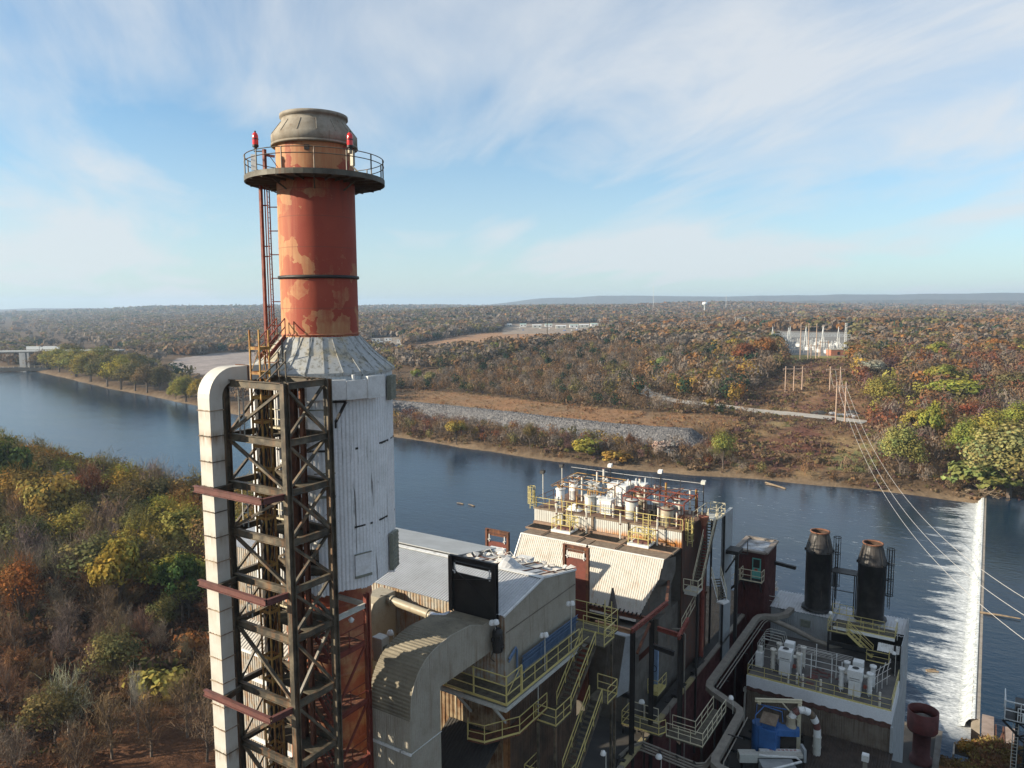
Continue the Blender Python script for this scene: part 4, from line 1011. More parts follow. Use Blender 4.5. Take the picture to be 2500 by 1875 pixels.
def floodlight(name, label, x, y, z, pole, group=None, cat='floodlight', r=.16, heads=1, mp=None):
    t = thing(name, label, cat, (x, y, z - pole), group)
    b = MB(); b.tube([(x, y, z - pole), (x, y, z)], .03, 6); b.build('pole', mp or EQGREY, t)
    for k in range(heads):
        q = Vector((x + (.14 if k else -.14), y - .12, z + (.1 if k else 0))); b = MB()
        b.lathe((q.x, q.y), [(.03, q.z + .16), (r * .7, q.z + .12), (r, q.z - .06), (r * .95, q.z - .12)], 12); b.add([(q.x + r * .9 * math.cos(a), q.y + r * .9 * math.sin(a), q.z - .11) for a in np.linspace(0, 2 * PI, 12, endpoint=False)], [tuple(range(12))]); b.build('lamp_head', EQWHITE, t)
    return t
floodlight('floodlight', 'pair of white lamps on top of the sooty gate motor', -23.3, 34.5, 41.75, .5, 'white work lamps', 'work lamp', .19, 2)

# elbow box and pipe beside the drum
eb = thing('blower_elbow', 'tan box elbow blower with a round pipe running along the rusty wall', 'blower', (-31.8, 33.5, 37))
b = MB(); b.prism([(-32.4, 32.4, 37.2), (-32.4, 32.4, 41.1), (-32.4, 32.75, 41.75), (-32.4, 33.3, 41.95), (-32.4, 34.75, 41.95), (-32.4, 34.75, 37.2)], (1.25, 0, 0)); b.build('housing', EQTAN, eb, .03)
b = MB(); b.tube([(-31.2, 34.1, 41.6), (-28.1, 34.1, 41.35), (-27.7, 34.05, 41.32)], .26, 14)
for x in (-30.9, -28.0): b.tube([(x, 34.1, 41.6 - (x + 31.2) * .08), (x + .12, 34.1, 41.59 - (x + 31.2) * .08)], .33, 14)
b.build('pipe', EQTAN, eb)
b = MB(); b.tube([(-27.75, 34.06, 41.33), (-27.3, 34.1, 41.3), (-26.95, 34.3, 41.3), (-26.75, 34.7, 41.35)], .25, 14); b.build('silver_elbow', worn('silver_foil_lagging', (.60, .62, .66), (.45, .47, .5), 4, rough=.3, metal=.6), eb)
b = MB(); b.tube([(-31.5, 32.3, 41.4), (-31.3, 33.6, 41.98), (-30.6, 34.3, 41.8), (-30.4, 34.9, 41)], .025, 5); b.build('conduit', BLACKST, eb)
cb_ = thing('switch_cabinet', 'beige switch cabinet on a yellow railed stand next to the curved flue', 'cabinet', (-28.9, 31, 38.4))
b = MB(); b.box(-29.3, -28.55, 30.6, 31.25, 39.5, 40.95); b.build('cabinet', EQGREY, cb_, .02)
b = MB(); b.box(-28.54, -28.50, 30.7, 31.1, 39.9, 40.5); b.build('door_panel', LOUVER, cb_)
b = rail([(-29.7, 29.7, 38.4), (-28.7, 29.7, 38.4), (-28.7, 30.5, 38.4)], b=MB(), post=.8); b.build('handrail', YEL, cb_)
b = MB(); b.box(-29.9, -28.5, 29.6, 32, 38.3, 38.4); b.beam((-29.2, 30.5, 30), (-29.2, 30.5, 38.3), .15, .15); b.build('stand', GRATE, cb_)
floodlight('floodlight', 'white cap lamp beside the beige switch cabinet', -28.4, 31.45, 41.1, 1.6, 'white work lamps', 'work lamp', .2)

# ------------------------------------------------------------------ walkways and stairs of the hall
wk = thing('hall_walkway', 'yellow railed walkway turning the corner of the beige hall', 'walkway', (-22.5, 38, 37))
b = MB(); b.box(-27.3, -21.85, 33.4, 35.1, 37.6, 37.7); b.box(-22.98, -21.85, 35.1, 43.6, 37.6, 37.7); fl_ = b.build('floor', GRATE, wk)
b = MB(); b.box(-27.3, -21.83, 33.36, 33.40, 37.6, 37.74); b.box(-21.85, -21.81, 33.36, 43.6, 37.6, 37.74); b.build('toe_board', YEL, wk)
b = MB(); b.hbeam((-27.3, 33.5, 37.3), (-21.9, 33.5, 37.3), .15, .28, .03); b.hbeam((-21.95, 33.5, 37.3), (-21.95, 43.6, 37.3), .15, .28, .03); b.beam((-23.0, 35.2, 35.3), (-23.0, 33.6, 37.2), .12, .14); b.beam((-25.6, 35.2, 35.3), (-25.6, 33.6, 37.2), .12, .14); b.build('bearer', EQGREY, wk)
b = MB()
for z in (38.2, 38.75, 39.3): b.beam((-26.1, 33.4, z), (-21.84, 33.4, z), .05, .05); b.beam((-21.84, 33.4, z), (-21.84, 35.0, z), .05, .05)
for x, y in ((-24.1, 33.4), (-21.84, 33.4), (-21.84, 35.0), (-26.1, 33.4)): b.beam((x, y, 37.6), (x, y, 39.35), .07 if y < 34 else .1, .07 if y < 34 else .1)
b.beam((-21.84, 33.5, 38.2), (-21.84, 34.8, 39.2), .04, .04)
b.build('tall_handrail', YEL, wk)
b = rail([(-21.84, 35.1, 37.7), (-21.84, 42.2, 37.7)], b=MB(), toe=0); b.build('handrail', YEL, wk)
b = MB(); b.corr((-22.95, 36.6, 37.85), (0, 7.0, 0), (.25, 0, 1.15), .14, .02, -1)
wkb = b.build('blue_wall_sheet', BLUEWK, wk)
b = MB()
for z in (38.6, 38.85, 39.05): b.beam((-22.66, 36.4, z), (-22.66, 43.6, z), .035, .035)
for y in (36.6, 38.6, 40.8, 43.2): b.beam((-22.64, y, 37.7), (-22.64, y, 39.08), .04, .04)
b.tube([(-22.9, 35.3, 39.3), (-22.9, 36.1, 39.7), (-22.9, 36.2, 39.5), (-22.9, 36.2, 37.8)], .07, 6); b.tube([(-22.9, 35.3, 39.1), (-22.9, 36.0, 39.5)], .05, 6); b.build('cable_runs', BLUEWK, wkb)
for (y, z), lb in zip(((37.9, 40.0), (41.3, 40.8)), ('white twin lamp on a thin pole halfway along the yellow railed walkway', 'white twin lamp on a thin pole at the stair end of the railed walkway')): floodlight('floodlight', lb, -21.95, y, z, z - 37.6, 'white work lamps', 'work lamp', .17, 2)
# end platform, stairs and lower landings
stt = thing('access_stairs', 'zigzag yellow railed stairs going down from the beige hall walkway', 'stairs', (-21, 40, 28))
for q in ((-22.6, -20.3, 42.75, 44.3, 37.58, 37.69), (-22.3, -20.9, 37.4, 39.35, 34.55, 34.65), (-20.8, -19.4, 41.5, 42.9, 34.5, 34.6), (-22.4, -19.8, 36.2, 37.9, 31.2, 31.3), (-20.2, -18.6, 37, 38.6, 29.0, 29.1)): b = MB(); b.box(*q); b.build('landing', GRATE, stt)
for k, (pts, mt) in enumerate((([(-20.3, 42.8, 37.7), (-20.3, 44.3, 37.7), (-22.6, 44.3, 37.7)], YEL), ([(-22.3, 37.4, 34.65), (-20.9, 37.4, 34.65), (-20.9, 39.35, 34.65)], YEL), ([(-19.4, 41.5, 34.6), (-19.4, 42.9, 34.6), (-20.8, 42.9, 34.6)], YEL),
            ([(-22.4, 37.9, 31.3), (-22.4, 36.2, 31.3), (-19.8, 36.2, 31.3), (-19.8, 37.9, 31.3)], YEL), ([(-20.2, 37, 29.1), (-18.6, 37, 29.1), (-18.6, 38.6, 29.1), (-20.2, 38.6, 29.1)], YEL))):
    b = rail(pts, b=MB(), post=1.2); b.build('landing_rail', mt, stt)
for p0, p1, w in (((-21.4, 39.3, 34.7), (-21.4, 42.75, 37.6), 1.0), ((-20.25, 37.9, 31.3), (-20.25, 41.5, 34.5), .9), ((-19.3, 34.2, 26.0), (-19.3, 37.1, 29.0), .9), ((-21.4, 33.6, 28.6), (-21.4, 36.2, 31.2), .9)):
    q = Vector(p0); f_ = thing('flight', None, None, tuple(q)); f_.parent = stt; f_.location = q - Vector((-21, 40, 28)); stairs(f_, p0, p1, w, (1, 0, 0), YEL, STEEL)
for x, y, z in ((-20.4, 44.2, 37.6), (-22.2, 37.5, 34.5), (-21.0, 37.5, 34.5), (-19.5, 42.8, 34.5), (-20.0, 36.3, 31.2), (-22.3, 36.3, 31.2)): b = MB(); b.beam((x, y, 18), (x, y, z), .14, .14); b.build('support_post', STEEL, stt)
cw = thing('lower_catwalk', 'bent rust floored catwalk with thin yellow rails below the hall corner', 'catwalk', (-22.8, 36, 34.5))
pth = [(-24.6, 33.5), (-24.35, 33.1), (-23.3, 33.3), (-22.1, 35.2), (-22.1, 38.4)]
b = MB(); b.prism([(-24.9, 34.1, 34.85), (-24.35, 33.1, 34.85), (-23.3, 33.3, 34.85), (-22.1, 35.2, 34.85), (-22.1, 38.4, 34.85), (-23.0, 38.4, 34.85), (-23.0, 35.4, 34.85), (-23.6, 34.4, 34.85)], (0, 0, .1)); b.build('floor', RUST, cw)
b = rail([(x, y, 34.95) for x, y in pth], b=MB(), post=1.3, toe=.12); b.build('handrail', YEL, cw)
floodlight('floodlight', 'white round lamp on a pole rising through the bent rusty catwalk', -22.2, 37.5, 37.0, 2.6, 'white work lamps', 'work lamp', .2)
floodlight('floodlight', 'white lamp on a low pole between the zigzag stairs and the dark yard', -18.6, 39.6, 32.6, 4, 'white work lamps', 'work lamp', .18)
ss = thing('gate_side_rail', 'short yellow railed gangway from the beige hall corner to the red gate', 'gangway', (-22.5, 46.5, 36))
b = MB(); b.box(-24.8, -21.0, 44.3, 46.4, 37.2, 37.3); b.build('floor', GRATE, ss)
b = rail([(-24.8, 46.4, 37.3), (-22.0, 46.4, 37.3), (-21.0, 46.4, 37.3), (-21.0, 44.5, 37.3)], b=MB(), h=1.5, post=1.8); b.build('handrail', YEL, ss)
b = MB()
for k in range(8): b.beam((-21.4, 45.2, 37.3 + k * .3), (-20.9, 45.2, 37.3 + k * .3), .03, .03)
for x in (-21.4, -20.9): b.beam((x, 45.2, 37.3), (x, 45.2, 39.8), .05, .05)
b.build('hooped_ladder', YEL, ss)
# ------------------------------------------------------------------ pale bunker building with the transformer deck
bk = thing('bunker_building', 'pale corrugated bunker building with sloping faces under a crowded equipment deck', 'bunker', (-29, 62, 8))
SL = 1.7
def face(b, xs0, xs1, y0=58.3, z0=38.63, zlo=33.9, pitch=.2, cut=None):
    """ribbed sloping face; cut(z) gives how far the right edge is drawn in"""
    n = int((xs1 - xs0) / pitch); p = (xs1 - xs0) / n
    zs = [z0, 37.3, 36.5, 35.5, 34.5, zlo]
    for k in range(n):
        for fa, fb, da, db in ((0, .38, 0, 0), (.38, .5, 0, .03), (.5, .88, .03, .03), (.88, 1, .03, 0)):
            xa, xb = xs0 + p * (k + fa), xs0 + p * (k + fb); col = []
            zc = np.interp(xb, [-23.5, -23.2, -22.5, -22.2, -22.15], [zlo, 34.5, 36.5, 37.3, 38.6]) if cut else zlo
            for z in [q for q in zs if q > zc + .01] + [zc]:
                y = y0 - (z0 - z) / SL; col += [(xa, y - da * .86, z + da * .5), (xb, y - db * .86, z + db * .5)]
            if len(col) > 3: b.add(col, [(2 * i, 2 * i + 1, 2 * i + 3, 2 * i + 2) for i in range(len(col) // 2 - 1)])
cutR = lambda z: np.interp(z, [33.9, 34.5, 36.5, 37.3, 38.7], [-23.5, -23.2, -22.5, -22.2, -22.15])
b = MB(); face(b, -36.3, -29.45, zlo=32.5); b.build('sloping_face', BUNK, bk)
b = MB(); face(b, -29.25, -22.15, cut=cutR); b.build('sloping_face', BUNK, bk)
b = MB()
for x0, x1 in ((-36.3, -29.42), (-29.28, -22.15)): b.beam((x0, 58.27, 38.66), (x1, 58.27, 38.66), .1, .09)
b.beam((-36.3, 58.27, 38.66), (-36.45, 56.2, 35.2), .1, .09); b.build('white_edge_flashing', EQWHITE, bk)
b = MB(); pr_ = [(-22.15, 58.3, 38.63), (-22.2, 57.52, 37.3), (-22.55, 57.07, 36.5), (-23.2, 55.9, 34.5), (-23.5, 55.55, 33.9), (-23.4, 55.6, 31)]
vs = []
for (x, y, z) in pr_: vs += [(x, y, z), (-21.95, 60.5 if z > 37 else 59.5, z - .3)]
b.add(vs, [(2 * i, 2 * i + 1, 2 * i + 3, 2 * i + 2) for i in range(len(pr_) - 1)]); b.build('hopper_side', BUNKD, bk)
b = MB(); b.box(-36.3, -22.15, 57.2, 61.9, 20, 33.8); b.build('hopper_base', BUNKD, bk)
b = MB(); b.box(-36.35, -29.42, 58.3, 60.0, 38.5, 38.64); b.box(-29.28, -22.12, 58.3, 60.0, 38.5, 38.64); b.box(-36.9, -22.0, 60.0, 61.78, 38.56, 38.72); dk = b.build('lower_deck', DECKBR, bk)
b = MB(); b.box(-36.9, -34.4, 61.45, 61.8, 38.7, 38.95)
for x in (-33.5, -29.0, -25.2): b.box(x - 1.9, x + 1.9, 61.5, 61.78, 38.7, 38.92)
for x in (-34.3, -30.6, -26.8): b.box(x - .04, x + .04, 58.4, 61.5, 38.7, 38.78)
b.box(-36.9, -22.1, 59.97, 60.04, 38.65, 38.75); b.build('deck_kerbs', worn('rusty_kerb', (.25, .17, .12), (.18, .11, .08), 2, rough=.85), dk)
b = MB()
for x0, x1 in ((-36.7, -34.5), (-31.2, -27.4), (-26.6, -26.3), (-24.2, -22.2)):
    k = x0
    while k < x1: b.box(k, k + .05, 60.15, 61.4, 38.73, 38.77); k += .12
b.build('deck_grating', BLACKST, dk)
b = MB(); b.corr((-36.97, 61.8, 38.7), (15.07, 0, 0), (0, 0, 1.42), .2, .03); b.build('parapet_cladding', PARAP, bk)
b = MB(); b.box(-37.0, -21.88, 61.74, 61.92, 40.1, 40.24)
for x in (-30.6, -26.9, -33.6): b.box(x - .12, x + .12, 61.74, 61.79, 38.75, 40.1)
b.build('parapet_coping', DECKBR, bk)
b = MB(); b.box(-37, -21.9, 61.93, 69.0, 39.95, 40.12); b.build('equipment_deck', worn('rusty_deck', (.16, .095, .065), (.10, .06, .045), 1.2, .4, .7, rough=.9), bk)
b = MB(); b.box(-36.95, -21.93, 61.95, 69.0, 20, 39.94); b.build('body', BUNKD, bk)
b = MB(); b.box(-21.93, -21.85, 61.8, 62.3, 30, 40.2); b.box(-21.93, -21.87, 62.4, 68.9, 20, 40.1); b.build('side_wall', worn('shadowed_red_brown_side', (.055, .03, .022), (.10, .045, .028), 1.5, .4, .7, rough=.85), bk)  # red-brown wall colour darkened for the shadow on it
b = rail([(-36.9, 62.0, 40.14), (-21.95, 62.0, 40.14)], b=MB(), post=1.55, toe=0); b.build('handrail', YEL, bk)
b = rail([(-36.9, 62.1, 40.14), (-36.9, 68.8, 40.14), (-22.0, 68.8, 40.14)], b=MB(), post=1.7, toe=0, r=.02); b.build('rear_handrail', RUST, bk)
b = rail([(-21.95, 64.8, 40.14), (-21.95, 68.6, 40.14), (-21.0, 68.6, 40.14)], b=MB(), post=1.2, toe=0); b.build('handrail', CREAM, bk)
def cage(x, y, z0, z1, mat):
    b = MB(); ladder(b, (x, y, z0), (x, y, z1), (.45, 0, 0), .025, .3)
    for a in np.linspace(0, 2 * PI, 9): b.beam((x + .36 * math.cos(a), y - .1 + .36 * math.sin(a), z0 + .6), (x + .36 * math.cos(a), y - .1 + .36 * math.sin(a), z1 + .4), .035, .02)
    for z in np.arange(z0 + .6, z1 + .5, .55): b.tube([(x + .37 * math.cos(a), y - .1 + .37 * math.sin(a), z) for a in np.linspace(0, 2 * PI, 13)], .025, 4, False)
    b.build('caged_ladder', mat, bk)
cage(-37.3, 61.9, 40.0, 41.9, YEL); cage(-21.55, 62.9, 38.6, 40.8, YEL)
for x0, x1 in ((-33.97, -32.05), (-26.19, -24.3)):
    t = thing('ladder_cage', None, None, (x0, 60, 38.7)); t.parent = bk; t.location = Vector((x0, 60, 38.7)) - Vector((-29, 62, 8))
    b = rail([(x0, 60.0, 38.95), (x1, 60.0, 38.95), (x1, 61.6, 38.95), (x0, 61.6, 38.95)], b=MB(), post=.9, toe=0, closed=True, h=1.05, r=.03); b.build('handrail', YEL, t)
    b = MB(); b.box(x0 - .05, x1 + .05, 59.95, 61.65, 38.80, 38.94); b.box(x0 - .06, x1 + .06, 59.9, 59.95, 38.74, 38.98); b.build('platform', EQWHITE, t)
    b = MB(); b.box(x0 + .3, x1 - .2, 60.3, 61.2, 38.95, 39.15); b.build('clutter', BRACKET, t)
    b = MB(); ladder(b, (x0 + .95, 61.66, 38.95), (x0 + .95, 61.66, 41.25), (.5, 0, 0), .028, .25)
    for s in (-.33, .33): b.beam((x0 + .95 + s, 61.62, 39.3), (x0 + .95 + s, 61.62, 40.1), .04, .04)
    b.build('ladder', YEL, t)
# standing vents in front of the parapet
for x, lb in zip((-34.15, -30.95, -27.5, -23.95), ('leftmost of the four tall white standpipes before the rusty parapet', 'white standpipe before the parapet, beside the yellow cage near the far end', 'white standpipe before the parapet, left of the yellow cage near the red pipe', 'rightmost of the four tall white standpipes before the rusty parapet')):
    t = thing('standpipe', lb, 'standpipe', (x, 61.2, 38.72), 'white standpipes before the parapet')
    b = MB(); b.cyl((x, 61.2), .075, 38.72, 41.25, 10); b.build('pipe', PIPEW, t); b = MB(); b.cyl((x, 61.2), .11, 40.1, 40.2, 10); b.cyl((x, 61.2), .1, 41.2, 41.32, 10); b.build('collars', BRACKET, t)

# equipment on the deck
r8 = random.Random(3)
DZ = 40.13
def bushing(b, x, y, z, h=.7): 
    b.cyl((x, y), .05, z, z + h, 8)
    for k in range(5): b.lathe((x, y), [(.05, z + h * (.15 + .16 * k)), (.10, z + h * (.17 + .16 * k)), (.05, z + h * (.21 + .16 * k))], 8)
def tank(label, x, y, r, h, mat, pipes=2, redtop=False):
    t = thing('precipitator_tank', label, 'tank', (x, y, DZ), 'tanks on the bunker deck')
    b = MB(); b.lathe((x, y), [(r, DZ), (r, DZ + h * .48), (r + .02, DZ + h * .49), (r + .02, DZ + h * .51), (r, DZ + h * .52), (r, DZ + h), (r * .9, DZ + h + .05), (0, DZ + h + .07)], 24); b.build('shell', mat, t)
    b = MB(); b.cyl((x, y), r + .09, DZ + h - .04, DZ + h + .04, 20); b.build('flange', BRACKET if redtop else mat, t)
    b = MB()
    for k in range(pipes):
        a = r8.uniform(0, 6.28); q = (x + r * .5 * math.cos(a), y + r * .5 * math.sin(a)); zt = DZ + h
        b.tube([(q[0], q[1], zt), (q[0], q[1], zt + .35), (q[0] + r8.uniform(-.9, .9), q[1] + r8.uniform(-.3, .3), zt + .42)], .05, 6)
        bushing(b, x - r * .4 * math.cos(a), y - r * .4 * math.sin(a), zt, .5)
    for s in (-1, 1): b.beam((x + s * r * .8, y - r * .8, DZ), (x + s * r * .8, y - r * .8, DZ + h * .7), .05, .05)
    b.build('pipework', RUST if redtop else MASTY, t); return t
tank('white tank near the yellow cage ladder at the far end of the bunker deck', -35.0, 63.5, .42, 1.85, EQWHITE)
tank('white tank standing behind the first tank at the far end of the bunker deck', -35.3, 66.9, .48, 1.9, EQWHITE, 2, True)
tank('squat pale tank against the front rail, left of the big white cabinet', -31.75, 63.5, .52, 1.6, EQGREY)
tank('grey white tank close beside the big white cabinet on the bunker deck', -30.95, 63.9, .4, 1.55, EQWHITE)
tank('plain tan tank by the front rail in the middle of the bunker deck', -27.4, 63.5, .6, 1.75, EQGREY, 1, True)
tank('dark tan tank by the front rail at the near end of the bunker deck', -23.9, 63.3, .62, 1.5, EQTAN, 2, True)
tank('grey tank behind the red pipe frame at the near end of the bunker deck', -24.3, 67.4, .6, 1.4, EQGREY, 2, True)
tank('small tan tank behind the red rail in the middle of the deck', -28.0, 67.2, .55, 1.5, EQTAN, 2, True)
def cabinet(label, x0, x1, y0, y1, h, mat, lid=True):
    t = thing('rectifier_cabinet', label, 'cabinet', ((x0 + x1) / 2, y0, DZ), 'rectifier cabinets on the bunker deck')
    b = MB(); b.box(x0, x1, y0, y1, DZ + .1, DZ + h); b.build('case', mat, t, .03)
    b = MB()
    for k in range(4): z = DZ + .3 + k * (h - .5) / 4; b.box(x0 + .05, x1 - .05, y0 - .03, y0 - .004, z, z + .05)
    for k in range(6): xx = x0 + (x1 - x0) * (k + .5) / 6; b.box(xx - .02, xx + .02, y0 - .06, y0 - .03, DZ + .3, DZ + h * .75)
    b.build('cooling_ribs', mat, t)
    if lid: b = MB(); b.box(x0 - .06, x1 + .06, y0 - .06, y1 + .06, DZ + h, DZ + h + .08); bushing(b, (x0 + x1) / 2, y0 + .3, DZ + h, .5); bushing(b, x1 - .2, y1 - .2, DZ + h, .6); b.build('lid', mat, t)
cabinet('white rectifier cabinet by the front rail in the middle of the bunker deck', -30.35, -29.3, 63.0, 63.9, 1.5, EQWHITE)
cabinet('large white double rectifier cabinet towering behind the small white cabinet', -31.3, -29.3, 66.4, 67.6, 2.1, EQWHITE)
cabinet('long white cabinet along the river rail of the bunker deck', -30.0, -27.9, 67.8, 68.6, 2.2, EQWHITE)
cabinet('white cabinet behind the tanks at the far end of the deck', -33.9, -33.0, 67.4, 68.2, 1.7, EQGREY)
cabinet('grey control box under the red pipes at the near end of the deck', -26.1, -25.5, 65.4, 66.0, 1.3, EQGREY)
cabinet('dark motor box between the tan tanks near the front rail', -25.9, -25.2, 63.9, 64.6, .9, BLACKST)
t = thing('canvas_cover', 'crumpled pale canvas cover lying behind the yellow front rail', 'cover', (-33.3, 63.3, DZ)); b = MB()
n = 7; vs = [(-34.1 + 1.6 * i / n, 62.8 + 1.0 * j / n, DZ + .02 + .62 * math.sin(PI * i / n) ** .8 * math.sin(PI * j / n) ** .8 * r8.uniform(.75, 1)) for i in range(n + 1) for j in range(n + 1)]
b.add(vs, [(i * (n + 1) + j, i * (n + 1) + j + 1, (i + 1) * (n + 1) + j + 1, (i + 1) * (n + 1) + j) for i in range(n) for j in range(n)]); b.build('canvas', BLUEW, t)
k = 0
for x, y, h, rr in ((-35.9, 64.6, 2.1, .06), (-34.2, 66.6, 2.5, .1), (-33.0, 67.6, 3.0, .10), (-32.6, 68.3, 3.2, .11), (-31.9, 64.8, 2.0, .06), (-30.0, 65.2, 2.4, .07), (-29.2, 67.2, 2.6, .1), (-28.6, 68.2, 2.7, .11), (-32.9, 63.0, 1.5, .08), (-29.0, 62.9, 1.35, .09), (-27.0, 65.6, 2.4, .08), (-26.6, 67.2, 2.5, .1), (-25.9, 68.3, 2.6, .11), (-24.6, 65.2, 1.9, .09), (-23.9, 66.6, 2.0, .09), (-23.3, 67.8, 2.3, .1), (-22.9, 68.4, 2.3, .11), (-24.5, 62.8, 1.6, .1), (-26.6, 62.9, 1.4, .1), (-22.9, 63.2, 1.3, .08), (-28.2, 65.9, 2.1, .07), (-35.2, 62.9, 1.2, .07)):
    t = thing('vent_pipe', 'slim pale vent pipe standing among the tanks of the bunker deck', 'vent pipe', (x, y, DZ), 'slim vent pipes on the bunker deck')
    b = MB(); b.cyl((x, y), rr, DZ, DZ + h, 10); b.build('pipe', PIPEW if k % 4 else MASTY, t)
    b = MB(); b.cyl((x, y), rr + .05, DZ + .5, DZ + .58, 10); b.cyl((x, y), rr * 1.15, DZ + h - .02, DZ + h + .04, 10); b.build('collar', BRACKET, t); k += 1
t = thing('busbar_rack', 'rusty red frame of busbar pipes spanning the tanks at the near end of the deck', 'pipe frame', (-25, 65, DZ)); b = MB()
for y, z in ((64.2, 42.0), (65.6, 42.2), (67.0, 42.3)): b.beam((-28.6, y, z), (-22.6, y, z - .15), .12, .12)
for x in (-28.6, -26.4, -24.4, -22.6): b.beam((x, 64.2, 42.05), (x, 68.0, 42.15), .1, .1); b.beam((x, 64.2, DZ), (x, 64.2, 42), .09, .09); b.beam((x, 67.9, DZ), (x, 67.9, 42.1), .09, .09)
b.build('frame', REDSTEEL, t)
for k in range(30): b = MB(); x, y = r8.uniform(-28, -22.8), r8.uniform(64.2, 67.8); b.tube([(x, y, 42.15), (x + r8.uniform(-.6, .6), y + r8.uniform(-.4, .4), 42.3 + r8.uniform(0, .4)), (x + r8.uniform(-1, 1), y, 42.2)], .035, 5); b.build('busbar', RUST, t)
t = thing('busbar_rack', 'cream and rust frame of busbar pipes over the white tanks at the far end', 'pipe frame', (-33, 65, DZ)); b = MB()
for y, z in ((63.6, 42.25), (65.0, 42.3), (66.8, 42.4), (68.2, 42.6)): b.tube([(-36.0, y, z - .2), (-35.6, y, z), (-30, y, z - .1)], .045, 6)
for x in (-36.0, -34.4, -32.2, -30.2): b.beam((x, 63.4, 42.2), (x, 68.2, 42.45), .06, .06); b.beam((x, 65.9, DZ), (x, 65.9, 42.4), .06, .06)
b.build('frame', MASTY, t)
for k in range(18): b = MB(); x, y = r8.uniform(-35.6, -30.5), r8.uniform(63.5, 68); b.tube([(x, y, 42.3), (x + r8.uniform(-.5, .5), y + r8.uniform(-.5, .5), 42.6), (x + r8.uniform(-.8, .8), y, 42.3)], .03, 5); b.build('busbar', EQWHITE, t)
t = thing('coil_pipes', 'bundle of orange rusty coil pipes at the near corner of the bunker deck', 'pipes', (-22.2, 62.8, DZ)); b = MB()
for k in range(9): x, y = -22.6 + .1 * k, 62.5 + .12 * (k % 3); b.tube([(x, y, 39.2), (x, y, 41.2 - .03 * k), (x + .08, y + .3, 41.35 - .03 * k), (x + .15, y + .7, 41.1)], .045, 6)
b.build('coils', RIMR, t)
for x, y, h, lb, mt in ((-36.4, 62.5, 3.4, 'dark floodlight on a thin pole at the far front corner of the deck', BLACKST), (-36.3, 66.2, 3.35, 'dark floodlight on a pole behind the far end tanks', BLACKST), (-32.0, 68.6, 3.4, 'pale box floodlight on the river side pole by the white vents', EQWHITE), (-26.6, 68.6, 3.4, 'pale box floodlight on the river side pole of the red pipe end', EQWHITE), (-22.2, 68.4, 2.9, 'pale box floodlight on a dark pole at the near river corner', EQGREY)):
    t = thing('floodlight', lb, 'floodlight', (x, y, DZ), 'floodlights of the bunker deck'); b = MB(); b.tube([(x, y, DZ), (x, y, DZ + h)], .045, 6); b.build('pole', PIPEW if y < 67 else BLACKST, t)
    b = MB(); b.prism([(x - .2, y - .3, DZ + h), (x - .2, y + .1, DZ + h + .1), (x - .2, y + .1, DZ + h + .38), (x - .2, y - .26, DZ + h + .3)], (.42, 0, 0)); b.build('lamp_head', mt, t, .02)
t = thing('overhead_wire', 'slack wire on thin dark posts along the river edge of the deck', 'wire', (-30, 68.7, DZ)); b = MB()
for x in (-36.6, -33.6, -30.6, -27.6, -24.6, -22.3): b.beam((x, 68.7, DZ), (x, 68.7, 43.05), .045, .045)
b.build('posts', BLACKST, t); b = MB(); b.tube([(-36.6, 68.7, 43.0), (-30, 68.7, 42.93), (-22.3, 68.7, 43.0)], .022, 4); b.tube([(-36.6, 68.7, 42.2), (-30, 68.7, 42.15), (-22.3, 68.7, 42.2)], .018, 4); b.build('wire', WIREM, t)
t = thing('vent_stack', 'red vent pipe with a flared rusty top beside the bunker stairs', 'vent stack', (-21.3, 66.2, 20)); b = MB(); b.lathe((-21.35, 66.1), [(.22, 20), (.22, 40.1)], 16); b.build('pipe', REDSTEEL, t)
b = MB(); b.lathe((-21.35, 66.1), [(.22, 39.75), (.24, 39.8), (.30, 40.1), (.44, 40.42), (.46, 40.62), (.36, 40.62), (.2, 40.3), (.15, 39)], 18); b.build('flared_top', worn('flared_rust', (.26, .10, .06), (.18, .06, .04), 3, rough=.85), t)
b = MB(); b.beam((-22.2, 65.9, 33.4), (-20.9, 66.2, 33.4), .16, .2); b.build('bracket', RUST, t)
t = thing('bunker_stairs', 'long yellow railed stair climbing the river end wall of the bunker', 'stairs', (-21, 66, 20))
for p0, p1 in (((-20.9, 63.2, 34.9), (-20.9, 67.2, 40.1)),): f_ = thing('flight', None, None, p0); f_.parent = t; f_.location = Vector(p0) - Vector((-21, 66, 20)); stairs(f_, p0, p1, .8, (1, 0, 0), CREAM, STEEL)
b = MB(); b.box(-21.8, -20.4, 67.2, 69.4, 40.0, 40.1); b.build('platform', EQGREY, t); b = MB(); b.box(-21.7, -20.4, 61.9, 63.2, 34.75, 34.87); b.box(-21.6, -20.5, 61.86, 61.92, 34.55, 34.87); b.build('platform', EQGREY, t)
b = rail([(-20.4, 67.2, 40.1), (-20.4, 69.4, 40.1), (-21.8, 69.4, 40.1)], b=MB(), post=.9, r=.03); b.build('handrail', CREAM, t)
b = rail([(-21.7, 61.9, 34.87), (-20.4, 61.9, 34.87), (-20.4, 63.1, 34.87)], b=MB(), post=.8, r=.03); b.build('handrail', CREAM, t)
b = rail([(-21.2, 60.2, 31.9), (-21.0, 63.0, 33.2)], b=MB(), post=1); b.build('handrail', CREAM, t)
b = MB()
for x, y in ((-20.4, 69.3), (-20.45, 62.0), (-21.6, 69.3)): b.beam((x, y, 20), (x, y, 40 if y > 65 else 34.7), .16, .16)
b.build('posts', BLACKST, t)
b = MB(); b.box(-20.75, -20.45, 69.6, 72.2, 24, 40.1); b.build('rear_wall', GREYCLAD, t)
